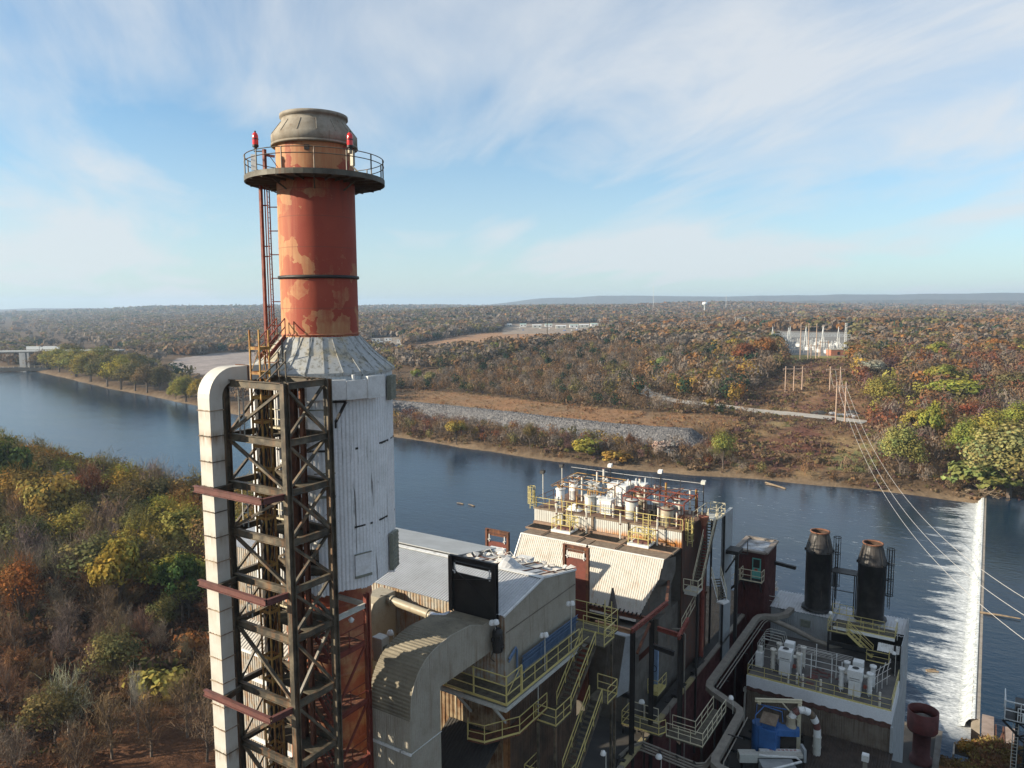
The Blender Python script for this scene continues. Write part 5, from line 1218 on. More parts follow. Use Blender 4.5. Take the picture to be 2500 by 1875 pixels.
b = MB(); b.box(-20.4, -19.2, 70.0, 71.6, 36.1, 36.45); b.beam((-19.35, 70.1, 26), (-19.35, 70.1, 36.1), .3, .3); b.beam((-20.4, 70.1, 34.2), (-19.4, 70.1, 36.0), .14, .14); b.beam((-19.2, 70.2, 36.3), (-18.4, 70.2, 36.3), .07, .07); b.beam((-18.4, 70.2, 36.3), (-18.4, 70.2, 37.6), .07, .07); b.build('dark_bracket', BLACKST, t)
t = thing('white_stair', 'short white steel stair with dark treads between the bunker and the red shaft', 'stairs', (-20, 67, 30))
f_ = thing('flight', None, None, (-20.1, 66, 33)); f_.parent = t; f_.location = (-.1, -1, 3)
stairs(f_, (-19.55, 66.2, 32.9), (-20.5, 67.3, 34.6), .9, (.76, .65, 0), CREAM, EQWHITE, rise=.17)
b = MB(); b.prism([(-19.9, 65.7, 32.8), (-19.2, 65.5, 32.8), (-18.9, 66.4, 32.8), (-19.3, 66.7, 32.8)], (0, 0, .14)); b.build('bottom_landing', EQWHITE, t)
t = thing('exhaust_spike', 'dark pointed sheet metal spike leaning up before the pale bunker face', 'exhaust', (-24.5, 53.5, 34)); b = MB(); b.lathe((-24.65, 53.5), [(.52, 34.9), (.34, 35.8), (.08, 37.2), (.05, 37.25)], 12, False); b.build('cone', worn('dark_perforated_sheet', (.10, .085, .075), (.06, .05, .045), 6, rough=.8), t)
b = MB(); b.cyl((-24.65, 53.5), .55, 30, 34.95, 12); b.build('stub', BLACKST, t)

# open rusty steelwork between hall and bunker
t = thing('pipe_bridge_frame', 'rust streaked steel frame of beams between the beige hall and the pale bunker', 'steel frame', (-22.5, 50, 20))
TANB = worn('sunlit_tan_beam', (.33, .20, .11), (.20, .09, .05), 1.5, .4, .7, rough=.8)
for a, c, m_ in (((-26.4, 51.6, 36.1), (-20.8, 51.6, 36.2), RUST), ((-23.6, 48.2, 36.55), (-20.7, 48.2, 36.55), TANB), ((-20.6, 48.0, 36.7), (-20.4, 54.6, 36.6), REDSTEEL), ((-20.6, 53.0, 35.0), (-18.6, 53.0, 34.85), REDSTEEL), ((-18.7, 52.4, 34.9), (-18.7, 54.6, 35.6), REDSTEEL), ((-20.6, 51.6, 34.2), (-18.7, 51.6, 34.0), BLACKST), ((-20.5, 54.6, 36.5), (-22.0, 59.0, 36.5), RUST), ((-21.3, 54.3, 33.1), (-25.5, 54.1, 28.0), BRACKET), ((-24.0, 50.3, 30.4), (-21.5, 50.3, 30.4), BLACKST)):
    b = MB(); b.hbeam(a, c, .22, .34, .035); b.build('beam', m_, t)
for x, y, z in ((-20.6, 48.2, 36.6), (-20.5, 51.6, 36.2), (-18.7, 53, 35), (-26.0, 55.6, 30)): b = MB(); b.hbeam((x, y, 14), (x, y, z), .3, .3, .04, (0, 1, 0)); b.build('column', BLACKST, t)
for a, c in (((-24.3, 46.6, 34.6), (-23.2, 48.2, 36.3)), ((-20.6, 49.0, 34.6), (-20.5, 51.2, 36.1))): b = MB(); b.beam(a, c, .16, .18); b.build('knee_brace', RUST, t)
b = MB()
for k in range(14): x = -26 + k * .35; b.beam((x, 51.5, 36.3), (x + .12, 51.5, 36.42 + r8.random() * .2), .12, .1)
b.build('rubble_on_beam', BLACKST, t)
t = thing('ash_hopper', 'grey ribbed ash hopper leaning under the steel frame beside the yellow stairs', 'hopper', (-22.3, 50, 28)); b = MB()
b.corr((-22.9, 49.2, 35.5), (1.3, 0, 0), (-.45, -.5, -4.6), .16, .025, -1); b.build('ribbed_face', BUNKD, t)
b = MB(); b.prism([(-21.6, 49.2, 35.5), (-21.2, 49.9, 35.5), (-21.5, 49.6, 31.2), (-22.05, 48.7, 30.9)], (-.02, .02, 0)); b.prism([(-22.9, 49.25, 35.5), (-21.6, 49.25, 35.5), (-21.2, 49.95, 35.5), (-22.9, 50.2, 35.5)], (0, 0, .05)); b.build('casing', GREYCLAD, t)
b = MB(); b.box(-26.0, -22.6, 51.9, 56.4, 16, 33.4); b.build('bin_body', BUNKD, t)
t = thing('blue_transformer', 'pale blue flat panel unit behind a yellow railed stand in the shaded yard', 'panel', (-22.6, 57, 27)); b = MB(); b.box(-23.1, -22.05, 56.9, 57.15, 27.8, 31.2); b.build('panel', worn('pale_blue_panel', (.19, .28, .42), (.14, .2, .3), 2, rough=.55), t)
b = MB(); b.beam((-24.4, 56.6, 28.2), (-23.0, 56.85, 31.0), .25, .06); b.build('pale_strip', GREYBOX, t)
b = MB(); b.tube([(-22.4 + .28 * math.cos(a), 56.87, 29.6 + .28 * math.sin(a)) for a in np.linspace(0, 6.28, 16)], .03, 5, False); b.build('ring', BLACKST, t)
b = rail([(-22.3, 55.4, 28.3), (-21.4, 55.4, 28.3), (-21.4, 57.2, 28.3)], b=MB(), post=1); b.box(-22.3, -21.4, 55.4, 57.2, 28.1, 28.25); b.build('railed_stand', YEL, t)
# ------------------------------------------------------------------ building with the white parapet, breaker deck and two black stacks
rb = thing('deck_building', 'brown clad building with a white parapet and railed equipment deck at the river weir', 'building', (-11.6, 75, 8))
X0, X1, Y0, Y1, Z = -17.85, -5.5, 69.16, 75.5, 24.9
b = MB(); b.corr((X0, Y0 + .05, 14), (X1 - X0, 0, 0), (0, 0, 9.75), .2, .03); b.build('front_wall', BROWNCLAD, rb)
b = MB(); b.box(X0 - .03, X1 + .04, Y0 - .02, Y0 + .2, 23.78, Z); b.box(X1 - .14, X1 + .04, Y0 + .2, Y1, 23.7, Z); pp = b.build('white_parapet', BLUEW, rb)
b = MB(); n = 90; vs = []
for i in range(n + 1):
    x = X0 + (X1 - X0) * i / n; lo = 23.52 - .10 * (i / n) - .09 * abs(math.sin(i * .5)) - random.uniform(0, .07); hi = 23.80 + .05 * math.sin(i * .9) + .05 * random.random()
    vs += [(x, Y0 - .03, lo), (x, Y0 - .03, hi)]
b.add(vs, [(2 * i, 2 * i + 2, 2 * i + 3, 2 * i + 1) for i in range(n)]); b.build('rust_fringe', RUSTFR, pp)
b = MB(); b.box(X0, X1 - .1, Y0 + .2, Y1 + 4.5, Z - .25, Z - .05); b.build('deck', worn('dark_deck', (.085, .08, .075), (.15, .14, .13), .9, .42, .7, rough=.85), rb)
b = MB(); b.box(X1 - .04, X1 + .06, Y0 + .1, 84, 8, 23.7); b.box(X1 - .05, X1 + .02, 76.5, 84, 23.7, 27.9); b.build('side_wall', GREYCLAD, rb)
b = MB(); b.box(X0 + .02, X1 - .06, Y0 + .1, 84, 8, 23.6); b.build('core', BUNKD, rb)
b = MB(); b.box(X0 - .4, X0, Y0 + .3, Y0 + .8, 23.0, 23.3); b.tube([(X0 - .2, Y0 + .4, 23.1), (X0 - .2, Y0 + .2, 22.6), (X0 - .2, Y0 + .2, 15)], .1, 8); b.build('downpipe', EQGREY, rb)
b = MB(); b.beam((X1 + .1, Y0 - .1, 14), (X1 + .1, Y0 - .1, 23.6), .22, .22); b.build('corner_trim', GREYCLAD, rb)
b = rail([(X0 + .05, Y0 + .1, Z), (X1 - .05, Y0 + .1, Z)], b=MB(), post=1.5, toe=.12, toew=.05); b.build('handrail', YEL, rb)
b = rail([(X1 - .05, Y0 + .1, Z), (X1 - .05, Y1, Z)], b=MB(), post=1.3, toe=.12); b.build('handrail', YEL, rb)
b = rail([(X0 + .05, Y0 + .1, Z), (X0 + .05, Y1, Z), (-11.4, Y1, Z)], b=MB(), post=1.6, toe=0, r=.02); b.build('rear_handrail', EQGREY, rb)
b = MB(); b.box(X0, X1, Y0 + .08, Y0 + .22, Z - .01, Z + .06); b.build('toe_strip', YEL, rb)
# taller rear block
b = MB(); b.corr((-18.3, 80, 14), (6.1, 0, 0), (0, 0, 13.8), .22, .03); b.corr((-12.2, 80.5, 14), (0, 3.6, 0), (0, 0, 13.3), .22, .03); b.build('rear_block_wall', GREYCLAD, rb)
b = MB(); b.corr((-18.4, 79.8, 27.8), (6.3, 0, 0), (0, 4.4, .3), .3, .05); b.corr((-12.1, 79.7, 27.45), (6.5, 0, 0), (0, 4.4, .2), .3, .05); b.build('rear_block_roof', ROOFM, rb)
b = MB(); b.box(-15.2, -14.3, 79.85, 79.99, 26.3, 27.0); b.box(-15.25, -14.25, 79.7, 79.9, 27.0, 27.1); b.build('louver', LOUVER, rb)
b = MB(); b.box(-12.2, -5.6, 79.9, 80.0, 23.6, 27.6); b.build('dark_recess', BLACKST, rb)
b = rail([(-17.5, 79.9, 27.85), (-18.7, 79.9, 27.85), (-18.7, 84, 28.05)], b=MB(), post=2, toe=0); b.build('roof_rail', EQGREY, rb)
# upper platform, stair
pf = thing('stack_platform', 'yellow railed platform and stair at the foot of the two black stacks', 'platform', (-9, 78, 24.9))
b = MB(); b.box(-11.7, -6.2, 77.6, 79.6, 27.9, 28.02); b.box(-12.1, -10.4, 76.9, 78.2, 27.6, 27.7); b.build('floor', GRATE, pf)
b = MB(); b.box(-11.7, -6.2, 77.5, 77.6, 27.75, 28.02); b.build('front_bearer', EQWHITE, pf)
b = rail([(-10.4, 77.6, 28.0), (-6.2, 77.6, 28.0), (-6.2, 79.5, 28.0)], b=MB(), post=1.2); b.build('handrail', YEL, pf)
b = rail([(-10.4, 78.6, 28.0), (-7.2, 78.6, 28.0)], b=MB(), post=1.2); b.build('handrail', YEL, pf)
b = rail([(-10.4, 76.9, 27.7), (-12.1, 76.9, 27.7), (-12.1, 79.4, 27.7)], b=MB(), post=1.0); b.build('handrail', YEL, pf)
b = MB(); b.hbeam((-12.1, 76.8, 26.6), (-6.0, 76.8, 26.6), .2, .35, .03)
for x in (-12.0, -6.1): b.hbeam((x, 76.9, 24.9), (x, 76.9, 27.6), .18, .2, .03, (0, 1, 0))
b.build('support_frame', BLACKST, pf)
f_ = thing('flight', None, None, (-8.6, 77, 26.4)); f_.parent = pf; f_.location = (.4, -1, 1.5); stairs(f_, (-8.0, 77.15, 26.0), (-10.3, 77.15, 27.9), .6, (0, 1, 0), YEL, YEL)
b = rail([(-8.4, 75.9, 26.0), (-6.5, 75.9, 26.0), (-6.5, 76.7, 26.0)], b=MB(), post=1.9); b.build('handrail', YEL, pf)
b = MB(); b.box(-8.5, -6.4, 75.9, 76.75, 25.85, 25.95); b.build('lower_landing', BLACKST, pf)
b = MB(); b.corr((-7.6, 76.75, 26.85), (1.9, 0, 0), (0, .8, .5), .2, .04); b.build('small_roof', GREYBOX, pf)
for x, y, z, pl_, lb in ((-11.75, 77.0, 29.6, 1.8, 'white lamp at the corner of the stack platform stair'), (-6.0, 77.6, 29.9, 2.0, 'white lamp at the river end of the stack platform'), (-5.95, 76.3, 27.2, 2.3, 'white lamp low on the corner post under the stack platform')): floodlight('floodlight', lb, x, y, z, pl_, 'white work lamps', 'work lamp', .19)
def black_stack(label, x, y, z0, z1, r):
    t = thing('black_stack', label, 'chimney', (x, y, z0), 'pair of black stacks')
    b = MB(); b.lathe((x, y), [(r, z0), (r, z1 - 2.15), (r + .03, z1 - 2.13)], 40); b.build('barrel', STACKBK, t)
    b = MB(); b.lathe((x, y), [(r + .04, z1 - 2.15), (r + .05, z1 - 2.0), (r * .72, z1 - .35), (r * .70, z1 - .12)], 22, False)
    for k in range(10): a = 2 * PI * k / 10; b.beam((x + (r + .05) * math.cos(a), y + (r + .05) * math.sin(a), z1 - 2), (x + r * .73 * math.cos(a), y + r * .73 * math.sin(a), z1 - .4), .05, .04)
    b.build('cone_top', STACKTOP, t)
    b = MB(); b.lathe((x, y), [(r * .70, z1 - .15), (r * .76, z1 - .10), (r * .76, z1), (r * .66, z1), (r * .65, z1 - .12)], 32); b.build('rusty_rim', RIMR, t)
    b = MB(); b.lathe((x, y), [(r * .655, z1 - .06), (r * .62, z1 - 1.6), (0, z1 - 1.7)], 28); b.build('flue_lining', worn('brown_flue_lining', (.05, .028, .018), (.03, .02, .015), 2, rough=.9), t)
    b = MB(); b.tube([(x + (r + .1) * math.cos(a), y + (r + .1) * math.sin(a), z1 - 2.1) for a in np.linspace(0, 2 * PI, 30)], .045, 5, False)
    for k in range(6): a = k * 1.05 + .3; b.cyl((x + (r + .1) * math.cos(a), y + (r + .1) * math.sin(a)), .08, z1 - 2.15, z1 - 1.9, 6)
    b.build('lifting_ring', BLACKST, t)
    b = MB(); b.lathe((x, y), [(r * 1.22, z0), (r * 1.2, z0 + .18), (r, z0 + .24)], 32); b.build('base_skirt', BLACKST, t)
    q = Vector((x, y, 0)) + R0 * (r + .55); b = MB(); w = FH * .4
    ladder(b, (q.x, q.y, z0 + 1.0), (q.x, q.y, z1 - 1.4), w, .03)
    for a in np.linspace(0, 2 * PI, 9)[:-1]: b.beam(q + R0 * .36 * math.cos(a) + FH * .36 * math.sin(a) + Zv * (z0 + 2.4), q + R0 * .36 * math.cos(a) + FH * .36 * math.sin(a) + Zv * (z1 - .7), .05, .03)
    for z in np.linspace(z0 + 2.4, z1 - .7, 4): b.tube([q + R0 * .38 * math.cos(a) + FH * .38 * math.sin(a) + Zv * z for a in np.linspace(0, 2 * PI, 12)], .04, 5, False)
    for z in np.linspace(z0 + 2.4, z1 - 2.3, 3): b.beam(q + Zv * z, q - R0 * .6 + Zv * z, .07, .07)
    b.build('caged_ladder', BLACKST, t)
black_stack('black stack with an orange rim nearer the red shaft, standing mostly in shade', -13.95, 81.6, 28.0, 36.35, 1.30)
black_stack('black stack with an orange rim and sunlit cone nearer the weir', -8.9, 81.6, 28.0, 35.95, 1.30)
t = thing('stack_bridge', 'small grated bridge with black legs between the two black stacks', 'platform', (-11.4, 81.8, 28)); b = MB(); b.box(-12.6, -10.2, 81.0, 82.6, 32.3, 32.42); b.build('grating', BLACKST, t)
b = MB()
for x, y in ((-12.4, 81.1), (-10.4, 81.1), (-10.4, 82.5), (-12.4, 82.5)): b.beam((x, y, 28), (x, y, 32.3), .1, .1)
b.beam((-12.4, 81.1, 30.5), (-10.4, 81.1, 30.5), .07, .07); b.build('legs', BLACKST, t)
b = rail([(-12.3, 80.7, 28.1), (-10.3, 80.7, 28.1)], b=MB(), post=.7); b.build('rails', YEL, t)

# breakers on the deck
ZD = Z - .04
def breaker(label, x, y, tall):
    t = thing('circuit_breaker', label, 'breaker', (x, y, ZD), 'white breaker sets on the deck')
    b = MB(); b.box(x - .5, x + .5, y - .5, y + .4, ZD, ZD + 1.45); b.build('lower_case', EQWHITE, t, .04)
    b = MB(); b.box(x - .62, x + .62, y - .55, y + .5, ZD + 1.5, ZD + 2.45); b.cyl((x, y), .36, ZD + 2.45, ZD + 2.5, 20); uc = b.build('upper_case', EQWHITE, t, .05)
    b = MB(); b.box(x - .42, x + .42, y - .575, y - .552, ZD + 1.7, ZD + 1.74); b.cyl((x, y), .29, ZD + 2.49, ZD + 2.515, 20); b.build('top_opening', BLACKST, uc)
    b = MB(); b.box(x - .45, x + .45, y + 1.3, y + 2.1, ZD + 1.6, ZD + 2.5); b.box(x - .35, x + .35, y + 1.4, y + 2.0, ZD, ZD + 1.6); b.build('rear_case', EQWHITE, t, .05)
    for dx, dy in ((-1.15, 0), (1.15, .35), (-.95, 1.6), (1.2, 2.0)):
        b = MB(); b.cyl((x + dx, y + dy), .21, ZD + .25, ZD + 1.95, 14)
        for z in (.6, 1.0, 1.4): b.lathe((x + dx, y + dy), [(.21, ZD + z - .04), (.25, ZD + z), (.21, ZD + z + .04)], 14)
        b.lathe((x + dx, y + dy), [(.21, ZD + 1.95), (.3, ZD + 2.02), (.3, ZD + 2.2), (.2, ZD + 2.25), (.14, ZD + 2.1)], 14)
        for a in (.5, 2.6, 4.7): b.beam((x + dx + .16 * math.cos(a), y + dy + .16 * math.sin(a), ZD), (x + dx + .16 * math.cos(a), y + dy + .16 * math.sin(a), ZD + .3), .05, .05)
        b.build('column_insulator', EQWHITE if tall else PIPEW, t)
    b = MB()
    for dx, dy in ((-1.15, 0), (1.15, .35)): b.tube([(x + dx * .55, y + dy * .5, ZD + 1.8), (x + dx, y + dy, ZD + 1.85)], .16, 10)
    for k in range(6): b.tube([(x + r8.uniform(-.6, .6), y + r8.uniform(.4, 1.4), ZD + 1.4), (x + r8.uniform(-.6, .6), y + r8.uniform(.5, 1.4), ZD + 2.1), (x + r8.uniform(-.4, .4), y + 1.2, ZD + 1.9)], .05, 6)
    b.build('pipework', EQGREY, t)
    b = MB(); b.box(x + .7, x + .98, y - .3, y, ZD + .9, ZD + 1.15); b.build('red_bracket', REDSTEEL, t)
    return t
breaker('shaded white breaker set on the deck at the end near the grey duct', -14.85, 71.4, False)
breaker('sunlit white breaker set on the deck at the end near the river', -8.65, 70.75, True)
t = thing('deck_cabinet', 'slim white cabinet in the shaded corner of the deck by the rail', 'cabinet', (-17.3, 71.6, ZD)); b = MB(); b.box(-17.65, -17.0, 71.3, 72.0, ZD, ZD + 1.5); b.build('case', GREYBOX, t, .03); b = MB(); b.lathe((-17.3, 71.8), [(.26, ZD + 1.5), (.22, ZD + 2.0), (0, ZD + 2.05)], 10, False); b.build('cowl', EQGREY, t)
t = thing('busbar_run', 'bundle of pale busbar pipes between the two white breaker sets', 'busbars', (-11.8, 74, ZD)); b = MB()
for k in range(7): y = 72.4 + .22 * k; b.tube([(-14.2, y, ZD + 2.15 + .05 * (k % 3)), (-9.3, y + .02, ZD + 2.1 + .05 * (k % 3))], .022, 5)
b.build('bars', WIREM, t); b = MB()
for x, y in ((-12.6, 71.75), (-10.8, 71.8), (-12.6, 74.2), (-10.6, 73.0), (-13.4, 71.3), (-9.9, 71.5)): b.beam((x, y, ZD), (x, y, ZD + 2.4), .08, .08)
for y in (71.75, 73.0): b.beam((-13.6, y, ZD + 1.25), (-9.8, y, ZD + 1.25), .05, .05)
b.build('posts', GREYBOX, t)
t = thing('pipe_hoops', 'bent thin conduit hoops rising at the shaded end of the deck', 'conduit', (-16.5, 73, ZD)); b = MB()
for k in range(5): y = 71.9 + .65 * k; b.tube([(-17.6, y, ZD), (-17.6, y, ZD + 2.2), (-17.4, y, ZD + 2.6), (-17.0, y, ZD + 2.8), (-15.6, y, ZD + 2.75), (-15.4, y, ZD + 2.0)], .032, 5)
for z in (1.0, 1.8): b.beam((-17.6, 71.9, ZD + z), (-17.6, 74.5, ZD + z), .04, .04); b.beam((-17.6, 71.9, ZD + z), (-15.8, 71.9, ZD + z), .035, .035)
b.build('hoops', EQGREY, t)
t = thing('angled_poles', 'tilted white conduit poles behind the sunlit breaker by the river rail', 'conduit', (-6.7, 73, ZD)); b = MB()
for k in range(3): b.tube([(-7.0 + .3 * k, 72.2 + k, ZD), (-7.0 + .3 * k, 72.2 + k, ZD + 1.6), (-6.8 + .3 * k, 72.4 + k, ZD + 2.5)], .035, 5)
for z in (.7, 1.4, 2.0): b.beam((-7.4, 71.6, ZD + z), (-6.2, 74.8, ZD + z), .035, .035)
b.build('poles', WIREM, t)
for x, y, h, lb in ((-12.9, 69.6, 1.25, 'thick pale stub vent at the middle of the white parapet rail'), (-11.35, 69.55, 1.2, 'pale stub vent with an orange tint by the sunlit parapet patch'), (-6.5, 69.6, 1.35, 'pale stub vent at the river corner of the white parapet'), (-14.2, 69.7, .9, 'short pale stub vent by the shaded breaker case'), (-13.5, 70.0, 1.0, 'short pale stub vent between shaded breaker and middle rail')):
    t = thing('stub_vent', lb, 'vent pipe', (x, y, ZD), 'stub vents along the white parapet'); b = MB(); b.cyl((x, y), .1, ZD, ZD + h, 10); b.build('pipe', PIPEW, t); b = MB(); b.cyl((x, y), .13, ZD + h * .45, ZD + h * .52, 10); b.build('collar', BRACKET, t)
t = thing('deck_litter', 'rusty scrap plates lying on the dark deck between the breakers', 'scrap', (-11.5, 71, ZD)); b = MB()
for k in range(16): x, y = r8.uniform(-13.5, -9.6), r8.uniform(70.2, 74.5); b.box(x, x + r8.uniform(.2, .9), y, y + r8.uniform(.1, .5), ZD, ZD + .04)
b.build('plates', BRACKET, t)

# ------------------------------------------------------------------ red stair shaft
rs = thing('red_shaft_tower', 'tall dark red clad shaft with a turquoise door and flat roof', 'tower', (-17.4, 70, 8))
xa, xb, ya, yb, zt = -18.8, -16.15, 67.8, 71.9, 37.5
b = MB(); b.corr((xa, ya, 14), (xb - xa, 0, 0), (0, 0, zt - 14), .2, .025); b.corr((xb, ya, 14), (0, yb - ya, 0), (0, 0, zt - 14), .2, .025); b.box(xa, xb - .01, ya + .01, yb, 14, zt - .25); b.build('cladding', DARKRED, rs)
b = MB()
for p, q in (((xa, ya), (xb, ya)), ((xb, ya), (xb, yb)), ((xb, yb), (xa, yb)), ((xa, yb), (xa, ya))): b.beam((*p, zt + .02), (*q, zt + .02), .42, .16)
b.build('roof_kerb', worn('grey_brown_kerb', (.24, .21, .18), (.15, .12, .1), 1.5, rough=.8), rs)
b = MB(); b.box(xa + .2, xb - .2, ya + .2, yb - .2, zt - .12, zt - .06); b.build('roof_sheet', worn('ponded_roof', (.22, .25, .29), (.05, .05, .05), .7, .4, .6, rough=.25), rs)
b = MB(); b.box(-17.3, -16.52, ya - .06, ya - .03, 35.0, 36.92); dr = b.build('door', TEAL, rs); b = MB(); b.box(-17.2, -16.62, ya - .09, ya - .06, 36.05, 36.82); b.build('glass', BLACKST, dr)
b = MB(); b.box(-17.08, -16.8, ya - .09, ya - .06, 35.75, 35.95); b.build('red_sign', worn('red_sign_plate', (.30, .05, .04), (.22, .04, .03), 3), dr)
b = MB(); b.box(-18.1, -16.2, 66.9, ya - .03, 34.85, 34.95); b.beam((-17.9, ya, 33.8), (-17.9, 67.0, 34.8), .1, .1); b.beam((-16.4, ya, 33.8), (-16.4, 67.0, 34.8), .1, .1); b.build('balcony', BLACKST, rs)
b = rail([(-18.1, ya - .1, 34.95), (-18.1, 66.9, 34.95), (-16.2, 66.9, 34.95), (-16.2, ya - .1, 34.95)], b=MB(), post=.95); b.build('balcony_rail', CREAM, rs)
b = rail([(-19.5, 66.6, 33.4), (-18.2, 66.9, 34.9)], b=MB(), post=.8, toe=0); b.build('stair_rail', CREAM, rs)
b = MB(); b.beam((-20.0, 66.3, 32.9), (-18.1, 66.8, 34.85), .1, .2); b.build('stair_stringer', BLACKST, rs)
b = MB(); b.beam((xb - .3, yb - .5, 35.6), (-14.2, yb - .5, 35.4), .3, .3); b.build('jib_beam', BLACKST, rs)
b = MB(); b.box(xa - .35, xa - .03, ya + .1, ya + .4, 36.4, 36.7); b.beam((xa - .3, ya + .2, 36.0), (xa - .3, ya + .2, 36.9), .05, .05); b.build('wall_lamp', EQGREY, rs)

for o in [rs] + list(rs.children_recursive):       # the shaft stands behind the deck, so it is larger than first drawn
    o.location = (o.location.x * 1.147, o.location.y * 1.147, 60 - (60 - o.location.z) * 1.147) if o is rs else o.location * 1.147
    if o.type == 'MESH': o.data.transform(Matrix.Scale(1.147, 4))
# ------------------------------------------------------------------ shaded yard roofs
t = thing('red_wall_building', 'low dark building with a long dark red wall and yellowed roof edge in the shade', 'building', (-22, 56, 10)); b = MB(); b.box(-21.7, -20.55, 38, 77.9, 12, 27.0); b.box(-26.5, -21.7, 44.6, 51.8, 12, 27.0); b.build('body', DARKRED, t)
b = MB(); b.box(-21.72, -20.85, 38, 77.9, 27.0, 27.1); b.box(-26.5, -21.72, 44.6, 51.8, 27.0, 27.1); b.build('roof', ROOFDK, t)
b = MB()
for y0, y1 in ((46.6, 50.6), (52.4, 54.6), (58.2, 61.6)): b.box(-20.85, -20.45, y0, y1, 27.0, 27.22)
b.build('yellowed_edge', worn('yellowed_ledge', (.30, .26, .13), (.2, .17, .1), 1.5, .4, .7, rough=.85), t)
b = MB()
for y0, y1 in ((38, 46.6), (50.6, 52.4), (54.6, 58.2), (61.6, 77.9)): b.box(-20.85, -20.45, y0, y1, 27.0, 27.2)
b.build('roof_edge', TROUGH, t)
b = MB()
for y in (50, 55.5, 59): b.tube([(-20.4, y, 27.6), (-20.35, y, 26), (-20.35, y, 14)], .06, 6)
b.tube([(-21.0, 60.5, 27.1), (-21.0, 60.5, 31.5), (-21.3, 60.3, 32.0), (-22.0, 60.0, 32.0)], .07, 6); b.build('wall_pipes', TROUGH, t)
b = MB(); r7 = random.Random(8)
for k in range(40): x, y = r7.uniform(-21.6, -20.9), r7.uniform(39, 66); b.box(x, x + r7.uniform(.1, .5), y, y + r7.uniform(.1, 1.2), 27.1, 27.1 + r7.uniform(.05, .4))
b.build('roof_clutter', BLACKST, t)
t = thing('lower_roof', 'flat dark tar roof carrying the blue filter unit below the white parapet', 'roof', (-12, 58, 8)); b = MB(); b.box(-17.6, 2.0, 40, 69.1, 8, 20.6); b.build('roof_deck', ROOFDK, t)
b = MB(); b.corr((-11.5, 62.0, 20.75), (6.3, 0, 0), (0, 7.0, .5), .22, .05); b.build('ribbed_roof_sheet', worn('dark_brown_roof_sheet', (.05, .036, .028), (.03, .024, .02), 1, rough=.8), t)
b = MB()
for k in range(50): x, y = r7.uniform(-17.2, -11), r7.uniform(48, 68.5); b.box(x, x + r7.uniform(.1, .8), y, y + r7.uniform(.1, .8), 20.6, 20.6 + r7.uniform(.05, .5))
for k in range(7): y = 50 + 2.6 * k; b.beam((-17.5, y, 20.75), (-11, y, 20.75), .12, .2)
b.build('roof_clutter', BLACKST, t)
t = thing('yard_shed', 'dark flat roofed shed carrying the red drum tank beside the river', 'shed', (-8, 95, 4)); b = MB(); b.box(-14, -2.6, 89.2, 103.2, 4, 6.4); b.build('body', BLACKST, t); b = MB(); b.box(-14.1, -2.5, 89.1, 103.3, 6.4, 6.55); b.build('roof', ROOFDK, t); b = MB(); b.box(-3.1, -2.45, 89.1, 103.3, 6.55, 6.8); b.box(-14.1, -3.1, 102.9, 103.3, 6.55, 6.8); b.build('roof_edge', BUNKD, t)
b = MB()
for x, y in ((-6.2, 88.6), (-5.0, 88.6)): b.beam((x, y, 6.5), (x, y, 8.5), .12, .12)
for z in (7.0, 7.7, 8.4): b.beam((-6.2, 88.6, z), (-5.0, 88.6, z), .1, .12)
b.build('yellow_barrier', YEL, t)
t = thing('red_drum_tank', 'dark red open topped drum tank on a narrower red drum by the river', 'tank', (-4.35, 95.5, 6.5)); cx, cy = -4.3, 95.3
b = MB(); b.lathe((cx, cy), [(1.62, 10.6), (1.64, 12.9), (1.58, 12.9), (1.56, 11.9)], 36); b.build('upper_drum', worn('red_tank_paint', (.10, .018, .015), (.06, .015, .012), 1, .4, .7, rough=.65), t)
b = MB(); b.lathe((cx, cy), [(1.56, 11.6), (.6, 12.2), (0, 12.35)], 8, False); b.build('grey_lid', BUNKD, t)
b = MB(); b.lathe((cx, cy), [(1.62, 10.6), (1.5, 10.4), (1.0, 10.2), (.95, 10.1), (.95, 7.2), (1.2, 7.1), (1.25, 6.55)], 30); b.build('lower_drum', DARKRED, t)

# ------------------------------------------------------------------ lagged trough duct zigzagging over the yard
t = thing('lagged_duct', 'grey brown lagged duct zigzagging high over the shaded yard', 'duct', (-18, 62, 28)); P = [(-16.2, 80.0, 28.1), (-16.4, 78.2, 28.1), (-17.2, 77.2, 28.05), (-18.1, 76.9, 28), (-18.6, 76.4, 28), (-18.75, 75.6, 28), (-18.62, 60.2, 28), (-18.45, 59.5, 28), (-18.0, 59.15, 27.95), (-16.0, 58.45, 27.6), (-15.5, 58.1, 27.55), (-15.3, 57.5, 27.5), (-15.15, 50.7, 27.5), (-15.0, 50.1, 27.5), (-14.6, 49.8, 27.5), (-11.5, 49.3, 27.3)]
b = MB(); vs = []; W2, H2 = .30, .42
for i, p in enumerate(P):
    p = Vector(p); d = (Vector(P[min(i + 1, len(P) - 1)]) - Vector(P[max(i - 1, 0)])); d.z = 0; d.normalize(); s_ = Vector((-d.y, d.x, 0))
    vs += [p + s_ * W2, p - s_ * W2, p - s_ * W2 - Zv * H2, p + s_ * W2 - Zv * H2]
b.add(vs, [(4 * i + k, 4 * i + (k + 1) % 4, 4 * i + 4 + (k + 1) % 4, 4 * i + 4 + k) for i in range(len(P) - 1) for k in range(4)]); b.build('lagging', TROUGH, t)
b = MB(); b.tube([Vector(p) + Vector((.62, -.1, -.3)) for p in P[4:7]], .05, 6); b.tube([Vector(p) + Vector((.85, -.1, -.35)) for p in P[4:7]], .05, 6); b.tube([Vector(p) + Vector((.6, 0, -.2)) for p in P[11:14]], .05, 6); b.build('side_pipes', TROUGH, t)
b = MB()
